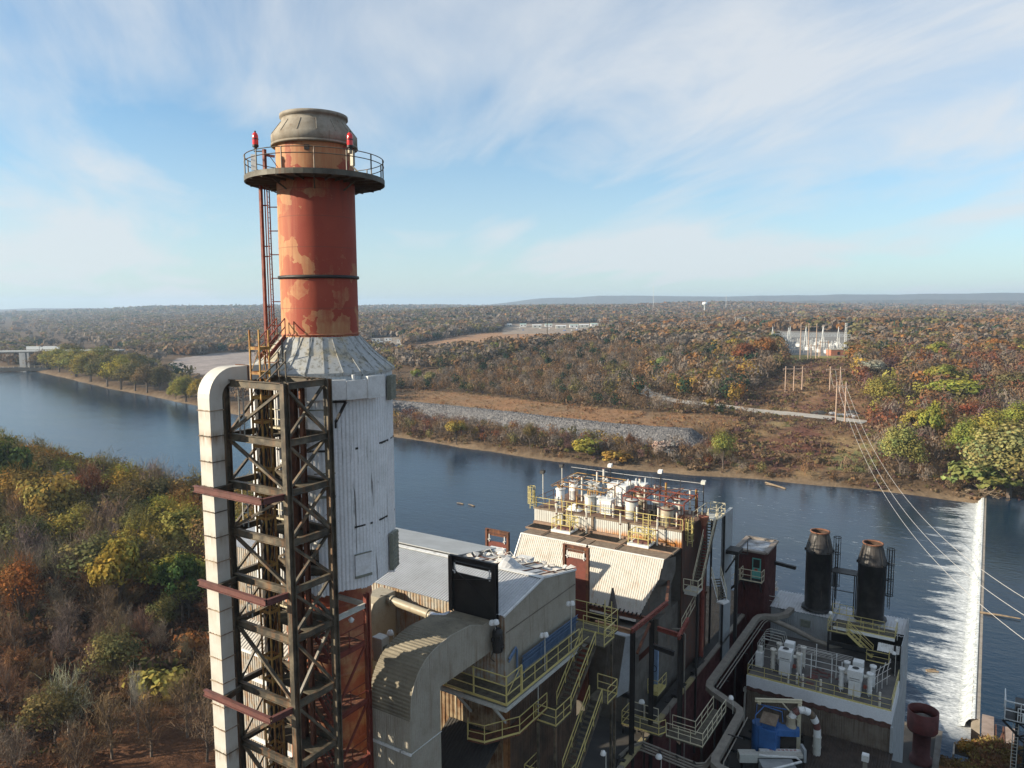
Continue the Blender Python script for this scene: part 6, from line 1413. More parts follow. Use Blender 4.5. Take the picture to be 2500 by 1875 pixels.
for x, y in ((-18.7, 74), (-18.65, 68), (-18.65, 62), (-15.2, 54)): b.beam((x, y, 14), (x, y, 27.5), .14, .14); b.beam((x, y, 27.5), (x + 1.1, y, 27.5), .08, .1)
b.build('trestle_legs', BLACKST, t)
t = thing('lagged_duct_branch', 'sagging lagged duct branch curving behind the breaker deck', 'duct', (-15, 77, 27)); b = MB(); b.tube([(-18.6, 76.9, 27.7), (-17.6, 77.2, 27.5), (-15.5, 77.2, 27.0), (-13.2, 77.1, 26.3), (-11.6, 77.1, 26.1), (-10.9, 77.6, 26.2)], .26, 10); b.build('lagging', TROUGH, t)

# pipe rack and catwalk across the shaded yard
t = thing('yard_catwalk', 'yellow railed catwalk crossing the dark red wall in the shaded yard', 'catwalk', (-19, 52, 27)); b = MB(); b.box(-22.4, -19.2, 50.5, 51.9, 27.75, 27.85); b.box(-19.2, -16.4, 51.3, 52.6, 27.4, 27.5); b.box(-17.3, -16.3, 52.6, 57.0, 27.4, 27.5); b.build('floor', GRATE, t)
b = rail([(-22.4, 51.9, 27.85), (-22.4, 50.5, 27.85), (-19.4, 50.5, 27.85), (-19.1, 51.1, 27.85)], b=MB(), post=1.3); b.build('handrail', YEL, t)
b = rail([(-22.2, 51.9, 27.85), (-20.0, 51.9, 27.85)], b=MB(), post=1.1, h=1.25); b.build('handrail', CREAM, t)
b = rail([(-19.1, 51.3, 27.5), (-16.3, 51.3, 27.5), (-16.3, 57, 27.5)], b=MB(), post=1.1); b.build('handrail', CREAM, t)
b = rail([(-19.1, 52.6, 27.5), (-17.3, 52.6, 27.5), (-17.3, 57, 27.5)], b=MB(), post=1.3); b.build('handrail', CREAM, t)
b = MB()
for x, y in ((-22.3, 50.6), (-20.7, 50.6), (-16.4, 51.4), (-16.4, 56.9)): b.beam((x, y, 12), (x, y, 27.7), .14, .14)
b.build('legs', BLACKST, t)
floodlight('floodlight', 'white dome lamp above the yellow catwalk in the shaded yard', -21.3, 52.2, 29.2, 1.4, 'white work lamps', 'work lamp', .24)
floodlight('floodlight', 'white dome lamp by the far rail of the catwalk under the lagged duct', -15.9, 57.6, 28.6, 1.4, 'white work lamps', 'work lamp', .22)
floodlight('floodlight', 'white globe lamp on a post below the pipe rack', -18.6, 49.0, 27.3, 6.5, 'white work lamps', 'work lamp', .26)
t = thing('pipe_rack', 'bundle of grey pipes bridging the yard beneath the yellow catwalk', 'pipe rack', (-18.5, 50, 26)); b = MB()
for k, z in enumerate((27.35, 27.2, 27.05, 26.9)): b.tube([(-21.2, 47.4 - k * .1, z), (-21.0, 48.9, z), (-20.4, 49.9 - .12 * k, z), (-16.2, 49.75 - .12 * k, z - .2), (-15.7, 50.1, z - .2), (-15.5, 53, z - .2)], .075, 7)
b.build('pipes', TROUGH, t); b = MB()
for k in range(4): x = -20.2 + k * 1.3; b.beam((x, 49.3, 27.5), (x, 50.1, 26.7), .1, .1); b.beam((x, 49.7, 14), (x, 49.7, 26.8), .1, .1)
b.build('hangers', BLACKST, t)

# blue filter unit, jib crane, striped elbow pipe
bu = thing('blue_filter_unit', 'bright blue filter unit with a rust brown top box on the dark roof', 'filter unit', (-14.6, 63, 20.6))
b = MB(); b.box(-15.0, -13.55, 62.4, 64.2, 21.0, 23.9); b.cyl((-15.1, 63.1), .62, 20.9, 24.0, 20); b.build('casing', BLUEP, bu, .05)
b = MB(); b.box(-14.9, -13.7, 62.6, 64.0, 23.9, 24.35); b.build('upper_casing', BLUEP, bu, .04); b = MB(); b.prism([(-14.95, 62.45, 24.36), (-13.6, 62.45, 24.36), (-13.6, 63.7, 24.75), (-14.95, 63.7, 24.75)], (0, 0, .05)); b.build('brown_lid', DECKBR, bu)
b = MB(); b.prism([(-13.55, 62.9, 23.3), (-13.55, 64.1, 23.3), (-12.2, 65.0, 23.0), (-12.0, 64.3, 23.0)], (0, 0, .55)); b.build('outlet_arm', BLUEP, bu, .02)
b = MB(); b.tube([(-15.3, 62.5, 24.0), (-15.3, 62.5, 24.9), (-14.9, 63.8, 25.2), (-13.5, 64.2, 24.9), (-13.4, 64.2, 24)], .05, 6); b.tube([(-15.6, 63.4, 23), (-15.6, 64.2, 25.0), (-13.2, 64.6, 25.0)], .05, 6); b.build('blue_hoses', BLUEP, bu)
ep = thing('elbow_pipe', 'banded white and brown pipe arching from the blue unit down to the roof', 'pipe', (-11.6, 65.3, 20.6))
arc = [(-12.75, 64.55, 24.45), (-12.6, 64.65, 24.85), (-12.3, 64.85, 25.1), (-11.9, 65.1, 25.1), (-11.5, 65.35, 24.9), (-11.2, 65.55, 24.5), (-11.0, 65.7, 24.0), (-10.88, 65.8, 23.4), (-10.85, 65.85, 22.7)]
for k in range(len(arc) - 1):
    b = MB(); b.tube([arc[k], arc[k + 1]], .31, 14); b.build('pipe_band', (EQWHITE, BRACKET, GREYBOX, EQWHITE, STEEL)[k % 5], ep)
b = MB(); b.cyl((-12.8, 64.5), .5, 23.5, 24.0, 18, .36); b.cyl((-12.8, 64.5), .38, 24.0, 24.5, 16); b.build('inlet_cone', EQTAN, ep)
b = MB(); b.tube([(-10.85, 65.85, 22.7), (-10.85, 65.85, 20.7)], .33, 14)
for z in (22.6, 21.7): b.tube([(-10.85, 65.85, z), (-10.85, 65.85, z + .06)], .37, 14)
b.build('lower_pipe', EQGREY, ep)
jc = thing('jib_crane', 'cream jib crane standing behind the blue filter unit', 'jib crane', (-12.3, 65, 20.6))
b = MB(); b.beam((-12.25, 65.2, 20.6), (-12.25, 65.2, 25.7), .28, .28); b.build('mast', CREAM, jc); b = MB(); b.hbeam((-15.6, 63.4, 25.75), (-12.1, 65.3, 25.75), .2, .3, .05); b.build('boom', CREAM, jc); b = MB(); b.beam((-13.6, 64.5, 25.6), (-12.35, 65.15, 24.0), .09, .09); b.box(-15.4, -15.15, 63.45, 63.65, 25.4, 25.6); b.build('strut', CREAM, jc)
bx = thing('beam_carrier', 'long grey box beam with a faded white and red lettered side at the picture foot', 'machine', (-13.8, 62, 20.6))
ax = Vector((.86, .51, 0)); o_ = Vector((-16.2, 60.6, 0)); nn_ = Vector((.51, -.86, 0))
def obx(b, s0, s1, w0, w1, z0, z1): b.prism([o_ + ax * s0 + nn_ * w0 + Zv * z0, o_ + ax * s1 + nn_ * w0 + Zv * z0, o_ + ax * s1 + nn_ * w1 + Zv * z0, o_ + ax * s0 + nn_ * w1 + Zv * z0], (0, 0, z1 - z0)); return b
obx(MB(), 0, 1.5, -.25, .55, 21.6, 22.35).build('end_box', EQGREY, bx, .03); obx(MB(), 1.5, 5.4, -.2, .3, 21.9, 22.2).build('beam', EQGREY, bx, .02)
tp = obx(MB(), 1.9, 5.5, -.55, -.2, 22.0, 22.24).build('lettered_top', GREYBOX, bx)
b = MB(); r6 = random.Random(4)
for k in range(7):
    s0 = 2.75 + k * .34
    for j in range(3): q = r6.uniform(0, .18); obx(b, s0 + .08 * j, s0 + .08 * j + .05, -.5 + q, -.3 + q * .3, 22.24, 22.25)
    obx(b, s0, s0 + .22, -.42, -.38, 22.241, 22.252)
b.build('faded_red_lettering', worn('faded_red_paint', (.33, .09, .08), (.25, .1, .09), 3), tp)
b = MB(); b.tube([o_ + ax * 1.7 + nn_ * .3 + Zv * 22.2, o_ + ax * 2.2 + nn_ * .6 + Zv * 22.3, o_ + ax * 4.6 + nn_ * .75 + Zv * 22.3, o_ + ax * 4.9 + nn_ * 1.2 + Zv * 22.2, o_ + ax * 2.0 + nn_ * 2.2 + Zv * 22.1], .1, 8); b.build('hose', GREYBOX, bx)
obx(MB(), 5.4, 5.6, -.6, .4, 21.6, 22.7).build('blue_grey_post', GREYCLAD, bx)
obx(MB(), 1.6, 4.4, .35, 1.6, 21.2, 21.9).build('blue_grey_case', GREYCLAD, bx, .03)
obx(MB(), .3, 5.2, -.2, .5, 20.6, 21.6).build('cradle', BLACKST, bx)
t = thing('roof_post', 'grey post with a white cap box standing on the brown ribbed roof', 'post', (-6.6, 62, 20.6)); b = MB(); b.beam((-6.6, 62.0, 20.6), (-6.6, 62.0, 24.0), .3, .3); b.beam((-6.6, 62.0, 21.3), (-5.2, 63.0, 22.3), .2, .2); b.build('post', TROUGH, t); b = MB(); b.box(-6.85, -6.35, 61.75, 62.25, 24.0, 24.5); b.build('cap_box', GREYBOX, t)

# ------------------------------------------------------------------ river corner: sluice, dock stair, black lattice
dk_ = thing('dock_abutment', 'weathered concrete and timber weir abutment with a step stair', 'abutment', (3, 112, 1))
b = MB(); b.box(1.8, 3.2, 110.5, 119.5, -1.5, 2.5); b.box(4.5, 5.6, 110.5, 117.5, -1.5, 2.5); b.box(1.8, 5.6, 109.2, 110.5, -1.5, 2.3); b.build('piers', worn('pinkish_concrete', (.30, .23, .19), (.2, .15, .12), .8, .4, .7, rough=.9), dk_)
b = MB(); b.box(3.3, 3.5, 110.5, 117.6, 0, 2.4); b.box(4.2, 4.4, 110.5, 117.6, 0, 2.4); b.beam((3.4, 111, 2.3), (4.3, 116, 2.3), .25, .2); b.beam((3.5, 113, 2.2), (4.3, 113.6, 2.2), .2, .2); b.build('rusty_beams', RUST, dk_)
b = MB()
for k in range(8): b.box(3.4, 5.4, 101.6 + k * .75, 102.0 + k * .75, 3.4 - .06 * k, 3.55 - .06 * k)
b.build('stair_treads', EQGREY, dk_)
b = rail([(3.3, 101, 3.4), (3.3, 108.5, 2.7)], b=MB(), post=1.8, toe=0); b.build('handrail', EQGREY, dk_); b = rail([(5.5, 101, 3.4), (5.5, 108.5, 2.7)], b=MB(), post=1.8, toe=0); b.build('handrail', EQGREY, dk_)
b = MB(); b.box(-1.3, -1.1, 106.2, 109.2, 1.2, 2.6); b.box(-1.3, 1.8, 109.0, 109.2, 1.2, 2.6); b.build('kerb_wall', CONC, dk_)
lt = thing('black_lattice_tower', 'black lattice steel tower with a grey railed platform in the bottom corner', 'steel tower', (6.5, 97, 4))
b = MB()
for x, y in ((4.9, 97.6), (7.5, 97.6), (4.9, 99.8), (7.5, 99.8)): b.beam((x, y, 4), (x, y, 13.2), .28, .28)
for k in range(5): z = 4.5 + 1.7 * k; b.beam((4.9, 97.6, z), (7.5, 97.6, z + 1.7), .14, .14); b.beam((7.5, 97.6, z), (4.9, 97.6, z + 1.7), .14, .14); b.beam((4.9, 97.6, z), (4.9, 99.8, z + 1.7), .14, .14); b.beam((4.9, 97.6, z + 1.7), (7.5, 97.6, z + 1.7), .14, .14)
b.box(5.6, 7.2, 97.9, 99.4, 4, 13); b.build('lattice', BLACKST, lt)
b = MB(); b.box(3.6, 9.5, 97.0, 100, 13.2, 13.4); b.beam((3.4, 97.3, 13.1), (5, 97.3, 11.6), .2, .2); b.box(4.6, 9, 97.4, 99.8, 13.4, 15.0); b.build('platform', BLACKST, lt)
b = rail([(9.4, 96.9, 13.4), (3.6, 96.9, 13.4), (3.6, 100, 13.4)], b=MB(), h=2.2, post=1.5, r=.05); b.build('handrail', GREYBOX, lt); b = rail([(9.4, 96.95, 13.4), (4.8, 96.95, 13.4)], b=MB(), h=1.6, post=2.0, r=.05); b.build('inner_rail', GREYBOX, lt)
b = MB(); ladder(b, (4.7, 97.3, 5), (4.7, 97.3, 13), (.5, 0, 0), .04, .4); b.build('ladder', EQGREY, lt)
b = MB(); b.box(5.2, 5.7, 96.7, 97.0, 13.6, 14.5); b.build('white_box', EQWHITE, lt)
# ------------------------------------------------------------------ vegetation
def leaf_mat(name, bare):
    m, nt, N, L = new_mat(name)
    at = N.new('ShaderNodeAttribute'); at.attribute_name = 'Col'
    oi = N.new('ShaderNodeObjectInfo')
    c = mixc(nt, 1.0, at.outputs['Color'], oi.outputs['Color'], 'MULTIPLY')
    d = N.new('ShaderNodeBsdfDiffuse'); L.new(c, d.inputs[0]); o = N.new('ShaderNodeOutputMaterial')
    if bare: L.new(d.outputs[0], o.inputs[0])
    else:
        t = N.new('ShaderNodeBsdfTranslucent'); L.new(c, t.inputs[0]); mx = N.new('ShaderNodeMixShader'); mx.inputs[0].default_value = .28
        L.new(d.outputs[0], mx.inputs[1]); L.new(t.outputs[0], mx.inputs[2]); L.new(mx.outputs[0], o.inputs[0])
    return m
LEAF = leaf_mat('autumn_foliage', False); TWIG = leaf_mat('bare_twigs', True)
BARK = worn('grey_brown_bark', (.13, .10, .08), (.08, .06, .045), 3, rough=.95)
PBARK = worn('pale_sycamore_bark', (.36, .33, .29), (.2, .17, .14), 3, rough=.95)

def unit(v): return v / (np.linalg.norm(v, axis=-1, keepdims=True) + 1e-9)
def quads(c, nrm, sx, sy, rg, up=None):
    """one small leaf-spray quad per centre"""
    n = len(c); nrm = unit(nrm)
    a = rg.normal(size=(n, 3)) if up is None else up
    t = unit(np.cross(nrm, a)); b = np.cross(nrm, t)
    t = t * sx[:, None] * .5; b = b * sy[:, None] * .5
    bend = nrm * (sx * .18)[:, None]
    v = np.stack([c - t - b, c + t - b + bend, c + t + b, c - t + b + bend], 1).reshape(-1, 3)
    return v, np.arange(4 * n).reshape(n, 4)
def leafy(rg, n, H, R, size, flat=.8, nclump=26, base=.28, hang=0, trunkr=.16, lobes=1.0):
    """crown of leaf sprays held in clumps on limbs: returns crown verts, faces, tint and the limb lines"""
    cz = H * (base + 1) / 2; hz = H * (1 - base) / 2
    d = unit(rg.normal(size=(nclump, 3))); d[:, 2] = np.abs(d[:, 2]) * 1.1 - .35
    rr = rg.uniform(.45, .95, nclump)[:, None]
    cc = np.array([0, 0, cz]) + d * rr * np.array([R, R, hz]) * lobes
    cr = rg.uniform(.24, .42, nclump) * R
    w = cr ** 2; k = rg.choice(nclump, n, p=w / w.sum())
    dd = unit(rg.normal(size=(n, 3))); rad = rg.uniform(0, 1, n) ** .42
    p = cc[k] + dd * (rad * cr[k])[:, None] * np.array([1, 1, flat])
    p[:, 2] -= hang * rg.uniform(0, 1, n) ** 2 * R * .5
    ctr = np.array([0, 0, cz]); out = unit(p - ctr)
    nrm = unit(dd * .8 + out * .7 + rg.normal(size=(n, 3)) * .42 + np.array([0, 0, .2]))
    s = size * rg.uniform(.55, 1.35, n)
    v, f = quads(p, nrm, s, s * rg.uniform(.6, 1.0, n), rg)
    clump_t = rg.uniform(.72, 1.25, nclump)
    tint = np.repeat(clump_t[k] * rg.uniform(.7, 1.3, n), 4)
    hue = np.repeat(rg.normal(0, .10, nclump)[k] + rg.normal(0, .05, n), 4)
    col = np.stack([tint * (1 + hue), tint, tint * (1 - hue * .5)], 1)
    return v, f, np.clip(col, .05, 2.2), cc
def limb_mesh(rg, H, ends, r0, base=.25, sides=5, twisty=.12):
    b = MB(); top = H * .86
    tr = [(0, 0, -.4)] + [(rg.normal(0, twisty * H * .06 * i), rg.normal(0, twisty * H * .06 * i), top * i / 4) for i in range(1, 5)]
    b.tube(tr, r0, sides, False, r0 * .22)
    for e in ends:
        h = max(H * base * .7, e[2] * rg.uniform(.35, .7)); q = min(h / top, .98) * 4; i = min(int(q), 3); fr = q - i
        s = Vector(tr[i]).lerp(Vector(tr[i + 1]), fr) if i + 1 < len(tr) else Vector(tr[-1])
        e = Vector(e); m_ = s.lerp(e, .5) + Vector((rg.normal(0, .2), rg.normal(0, .2), .06 * H))
        b.tube([s, m_, e], r0 * .36, 4, False, r0 * .06)
    return b
def bare(rg, H, R, n, tw, tl, nl=26, base=.25):
    """leafless crown: limbs plus a haze of thin twigs fanning up and out"""
    ends = []
    for k in range(nl):
        a = rg.uniform(0, 6.28); h = rg.uniform(.45, 1.0); r = R * rg.uniform(.3, 1) * math.sin(PI * (.25 + .62 * h))
        ends.append((r * math.cos(a), r * math.sin(a), H * h))
    E_ = np.array(ends); k = rg.choice(nl, n); t = rg.uniform(.45, 1.05, n)[:, None]
    root = np.array([0, 0, H * base]); p = root + (E_[k] - root) * t + rg.normal(0, .09 * R, (n, 3))
    d = unit(unit(E_[k] - root) * .9 + rg.normal(size=(n, 3)) * .62 + np.array([0, 0, .45])); l = tl * rg.uniform(.4, 1.2, n)
    side = unit(np.cross(d, rg.normal(size=(n, 3)))) * (tw * rg.uniform(.5, 1.2, n))[:, None]
    a0, a1 = p, p + d * l[:, None]
    v = np.stack([a0 - side, a0 + side, a1 + side * .3, a1 - side * .3], 1).reshape(-1, 3)
    tint = np.repeat(rg.uniform(.65, 1.35, n), 4)
    return v, np.arange(4 * n).reshape(n, 4), np.stack([tint] * 3, 1), ends

PROTO = {}
def mesh_of(b, name, m):
    me = bpy.data.meshes.new(name); me.from_pydata([tuple(q) for q in b.v], [], b.f); me.materials.append(m); return me
def make_proto(key, kind, H, R, n, size, seed, **k):
    rg = np.random.default_rng(seed)
    if kind == 'leafy':
        v, f, c, cc = leafy(rg, n, H, R, size, **k); crown = mesh_np('crown', v, f, LEAF, c); trunk = mesh_of(limb_mesh(rg, H, cc, .022 * H), 'trunk', BARK)
    elif kind == 'bare':
        v, f, c, e = bare(rg, H, R, n, size, k.get('tl', 1.2), base=k.get('base', .25)); crown = mesh_np('crown', v, f, TWIG, c); trunk = mesh_of(limb_mesh(rg, H, e, .017 * H), 'trunk', k.get('bark', BARK))
    else:                                                   # thin crown: half leaves, half twigs
        v, f, c, cc = leafy(rg, n // 2, H, R, size, **k); v2, f2, c2, e = bare(rg, H, R, n // 2, .03, 1.1)
        crown = mesh_np('crown', np.concatenate([v, v2]), np.concatenate([f, f2 + len(v)]), LEAF, np.concatenate([c, c2 * .8])); trunk = mesh_of(limb_mesh(rg, H, list(cc) + e[:12], .02 * H), 'trunk', BARK)
    PROTO[key] = (crown, trunk, H, R)
for i in range(3): make_proto('leafy%d' % i, 'leafy', 12, 4.3, 2300, .42, 40 + i, nclump=30 + 4 * i)
for i in range(2): make_proto('tall%d' % i, 'leafy', 14, 3.9, 2300, .42, 50 + i, nclump=30, base=.2, flat=1.0)
for i in range(3): make_proto('thin%d' % i, 'thin', 12, 4.2, 3000, .30, 60 + i, nclump=34)
for i in range(4): make_proto('bare%d' % i, 'bare', 11, 3.8, 1300, .022, 70 + i, tl=1.5)
make_proto('palebare', 'bare', 10, 3.6, 900, .03, 79, tl=1.4, bark=PBARK)
for i in range(2): make_proto('bush%d' % i, 'leafy', 3.2, 2.2, 700, .32, 80 + i, nclump=16, base=.02, flat=.9)
for i in range(2): make_proto('barebush%d' % i, 'bare', 3.4, 2.4, 700, .022, 85 + i, tl=1.0, base=.03)
for i in range(2): make_proto('willow%d' % i, 'leafy', 14, 5.2, 5600, .30, 90 + i, nclump=46, base=.04, hang=.6)
for i in range(3): make_proto('farleafy%d' % i, 'leafy', 12, 4.6, 620, .95, 100 + i, nclump=22, base=.18)
for i in range(3): make_proto('farbare%d' % i, 'bare', 12, 4.2, 520, .07, 110 + i, tl=2.0)
make_proto('conifer', 'leafy', 13, 3.0, 1300, .5, 120, nclump=34, base=.05, flat=.7)

COLS = dict(yg=(.25, .225, .055), olive=(.15, .13, .055), green=(.075, .105, .035), gold=(.30, .20, .05), orange=(.26, .125, .042), rust=(.18, .075, .042), russet=(.185, .11, .058), brown=(.18, .125, .08),
            grey=(.19, .155, .125), pale=(.225, .23, .085), whitish=(.30, .28, .22), dkgreen=(.03, .05, .028), purple=(.12, .07, .065), lime=(.235, .25, .06))
def plant(name, cat, key, x, y, h, wf, col, label, group=None, z=None, jit=.12):
    crown, trunk, H, R = PROTO[key]; z = ground_z(x, y) if z is None else z
    t = thing(name, label, cat, (x, y, z - .05), group); t.rotation_euler = (0, 0, random.uniform(0, 6.28)); s = h / H; t.scale = (s * wf, s * wf, s)
    c = bpy.data.objects.new('crown', crown); COL.objects.link(c); c.parent = t
    k = np.array(COLS[col]) * np.random.default_rng(int(abs(x * 31 + y * 17) * 10)).uniform(1 - jit, 1 + jit, 3); c.color = (*k, 1)
    tr = bpy.data.objects.new('trunk', trunk); COL.objects.link(tr); tr.parent = t
    return t
ADJ = dict(yg='yellow green', olive='olive green', green='green', gold='golden yellow', orange='orange', rust='rust red', russet='russet brown', brown='brown', grey='bare grey', pale='pale yellow green', whitish='whitish bare', dkgreen='dark evergreen', purple='purplish bare', lime='bright lime green')
placed = []
def clear(x, y, d): return all((x - a) ** 2 + (y - b) ** 2 > (d * .5 + c * .5) ** 2 for a, b, c in placed)

# --- trees that stand out, far bank.  (u, v) of the foot in the 2212-wide view, height there, kind, colour
NOTABLE = [
 (2178, 1086, 175, 1.0, 'willow0', 'pale', 'largest pale yellow green tree overhanging the weir end'),
 (2140, 1000, 115, .9, 'willow1', 'yg', 'yellow green tree crowding behind the largest pale tree by the weir'),
 (2085, 1010, 105, .75, 'willow1', 'lime', 'round bright lime green tree left of the big pale trees by the weir'),
 (2118, 1062, 60, 1.1, 'bush0', 'pale', 'low pale green bush leaning to the water beside the driftwood'),
 (1944, 1030, 120, .72, 'willow0', 'pale', 'pale green vine hung tree at the left edge of the lime trees'),
 (2010, 985, 118, .55, 'tall0', 'yg', 'tall yellow green tree with a bare pale trunk above the far bank'),
 (1975, 960, 80, .8, 'tall1', 'yg', 'thin yellow green tree behind the vine hung tree'),
 (1905, 890, 80, .95, 'willow1', 'yg', 'broad yellow green tree standing at the edge of the power line cutting'),
 (2062, 880, 62, 1.6, 'leafy2', 'lime', 'wide bright yellow green crown in the middle of the right hand woods'),
 (2030, 850, 62, 1.0, 'leafy0', 'yg', 'pale yellow tree behind the wide bright crown in the woods'),
 (1940, 850, 40, 1.6, 'leafy1', 'olive', 'dark olive crown above the yellow green tree beside the cutting'),
 (1882, 828, 52, 1.0, 'leafy2', 'whitish', 'whitish green round tree by the upper end of the cutting'),
 (2020, 790, 50, 1.1, 'leafy0', 'yg', 'small yellow green crown high in the far right woods'),
 (2150, 775, 44, 1.2, 'leafy1', 'orange', 'single bright orange crown near the right edge of the woods'),
 (2185, 860, 55, 1.1, 'leafy2', 'olive', 'olive crown at the right margin of the woods'),
 (2100, 930, 60, 1.0, 'thin1', 'rust', 'rust coloured tree behind the lime green trees'),
 (2200, 960, 95, .8, 'willow1', 'lime', 'lime green tree cut by the right margin above the weir'),
 (986, 962, 56, 1.0, 'leafy2', 'gold', 'bright golden round tree alone on the far bank right of the chimney'),
 (1145, 975, 55, .75, 'thin1', 'olive', 'olive yellow tree on the far bank before the grey stone slope'),
 (1270, 990, 36, 1.2, 'bush1', 'yg', 'yellow green bush at the water before the stone slope'),
 (1362, 985, 46, .6, 'thin2', 'rust', 'slim red tree on the far bank near the end of the stone slope'),
 (1330, 1008, 26, 1.5, 'bush0', 'gold', 'low golden bush at the water edge below the slim red tree'),
 (1562, 1018, 78, .95, 'thin0', 'yg', 'yellow green twiggy tree on the bank below the end of the stone slope'),
 (1445, 990, 40, 1.1, 'bush1', 'whitish', 'pale greyish bush tree at the corner of the stone slope'),
 (1533, 890, 28, .7, 'leafy1', 'gold', 'small golden tree beside the gravel road'),
 (1075, 768, 30, 1.2, 'farleafy0', 'lime', 'lime green tree on the edge of the orange dirt field'),
 (955, 772, 24, 1.1, 'farleafy1', 'gold', 'golden tree at the left corner of the orange dirt field'),
 (1030, 770, 22, .9, 'farleafy2', 'olive', 'olive round tree standing before the orange dirt field'),
 (990, 785, 26, .8, 'conifer', 'dkgreen', 'dark round evergreen below the orange dirt field'),
 (1185, 800, 30, 1.2, 'conifer', 'dkgreen', 'dark green cedar in the brush below the utility pole'),
 (1300, 800, 30, 1.1, 'conifer', 'dkgreen', 'dark evergreen beside the small grey track'),
 (930, 838, 34, 1.0, 'leafy0', 'pale', 'pale green willow in the brush right of the grey cone'),
 (900, 830, 32, .9, 'leafy1', 'lime', 'lime green willow in the brush close to the white drum'),
 (860, 812, 26, .8, 'leafy2', 'yg', 'small yellow green tree touching the right edge of the white drum'),
 (1430, 812, 42, .9, 'leafy1', 'pale', 'pale green tree in the woods left of the cutting'),
 (1505, 840, 45, 1.2, 'leafy2', 'yg', 'yellow green broad tree in the woods left of the cutting'),
 (1455, 850, 42, .8, 'leafy0', 'pale', 'pale small tree above the bend of the gravel road'),
 (1585, 770, 40, 1.1, 'leafy1', 'gold', 'golden oak on the ridge left of the substation'),
 (1540, 745, 30, 1.3, 'farleafy1', 'orange', 'orange oak on the ridge left of the substation'),
 (1650, 790, 62, 1.0, 'leafy2', 'orange', 'dark orange oak at the left edge of the substation clearing'),
 (1610, 800, 60, 1.0, 'leafy0', 'rust', 'rust crowned oak in the woods left of the substation clearing'),
]
ntree = 0
for (u, v, hp, wf, key, col, lb) in NOTABLE:
    p = atd(u, v); d = (p - Vector((0, 0, 60))).dot(CF); h = hp * 1.1302 / FPX * d
    plant('tree' if 'bush' not in key else 'bush', 'tree' if 'bush' not in key else 'bush', key, p.x, p.y, h * 1.08, wf * (1.45 if u > 1850 and v > 820 else 1.15), col, lb); placed.append((p.x, p.y, h * .55 * wf)); ntree += 1
# --- the islet of willows on the left
for k, (u, v, hp, wf, col) in enumerate([(95, 800, 46, 1.2, 'olive'), (128, 806, 58, 1.1, 'yg'), (165, 815, 66, 1.2, 'yg'), (196, 828, 72, 1.0, 'yg'), (150, 790, 50, 1.2, 'olive'), (232, 836, 74, .95, 'olive'), (262, 842, 80, .8, 'yg'), (292, 846, 72, .95, 'olive'), (318, 850, 66, .9, 'olive'), (345, 846, 60, .8, 'olive'), (215, 806, 60, 1.2, 'yg'), (290, 815, 58, 1.3, 'olive'), (250, 808, 55, 1.2, 'olive')]):
    p = atd(u, v); d = (p - Vector((0, 0, 60))).dot(CF); h = hp * 1.1302 / FPX * d
    plant('willow_tree', 'tree', ('willow1', 'willow0')[k % 2], p.x, p.y, h * 1.05, wf * 1.55, col, 'yellow green willow in the clump along the far left river bend', 'willows of the left river bend'); placed.append((p.x, p.y, h * .6)); ntree += 1
for u, v, hp, wf, lb in ((402, 872, 66, 1.1, 'bushy yellow green willow at the water beside the white duct'), (432, 874, 62, .9, 'yellow green willow partly hidden by the white duct'), (380, 866, 40, 1.0, 'low yellow green willow at the tip of the sandy bank')):
    p = atd(u, v); d = (p - Vector((0, 0, 60))).dot(CF); plant('willow_tree', 'tree', 'willow0', p.x, p.y, hp * 1.1302 / FPX * d, wf * 1.35, 'yg', lb); ntree += 1

# --- near woods on this side of the river, left of the tower
rn = np.random.default_rng(77); near = []
KINDS = [('thin', 'olive', .24), ('thin', 'yg', .17), ('leafy', 'olive', .05), ('leafy', 'yg', .03), ('thin', 'gold', .06), ('thin', 'russet', .08), ('bare', 'grey', .19), ('bare', 'brown', .10), ('leafy', 'green', .02), ('thin', 'orange', .04)]
pk = np.array([k[2] for k in KINDS]); pk = pk / pk.sum(); tries = 0
while len(near) < 205 and tries < 20000:
    tries += 1; x, y = rn.uniform(-330, -50), rn.uniform(20, 122)
    u, v, d = proj(np.array([x]), np.array([y]), np.array([5.0])); u, v = u[0] / 1.1302, v[0] / 1.1302
    if d[0] < 40 or u < -70 or u > 640 or v > 1720: continue
    n = np.interp(x, NEARX, NEARY) - y
    if n < 1: continue
    front = v > 1400
    if front and rn.random() < .35: continue
    if not all((x - a) ** 2 + (y - b) ** 2 > (c + (2.2 if v > 1330 else 2.6)) ** 2 for a, b, c in near): continue
    near.append((x, y, 2.4))
    kind, col, _ = KINDS[rn.choice(len(KINDS), p=pk)]
    if v > 1330 and rn.random() < .75: kind, col = ('bare', rn.choice(['brown', 'brown', 'grey', 'russet']))
    far_ = n < 35
    h = rn.uniform(12, 16.5) if far_ else rn.uniform(9.5, 15) if v < 1350 else rn.uniform(5, 10)
    if far_ and kind == 'bare' and rn.random() < .4: kind, col = 'thin', 'olive'
    key = kind + str(rn.integers(0, {'thin': 3, 'leafy': 3, 'bare': 4}[kind]))
    where = 'along the near river edge' if far_ else 'in the middle of the near left woods' if v < 1330 else 'in the dim foreground scrub at lower left'
    plant('tree', 'tree', key, x, y, h, rn.uniform(1.05, 1.45), col, '%s %s %s' % (ADJ[col], {'thin': 'half leafless tree', 'leafy': 'leafy tree', 'bare': 'leafless tree'}[kind].replace('leafless tree', 'tree' if 'bare' in ADJ[col] else 'leafless tree'), where), '%s trees %s' % (ADJ[col], where)); ntree += 1
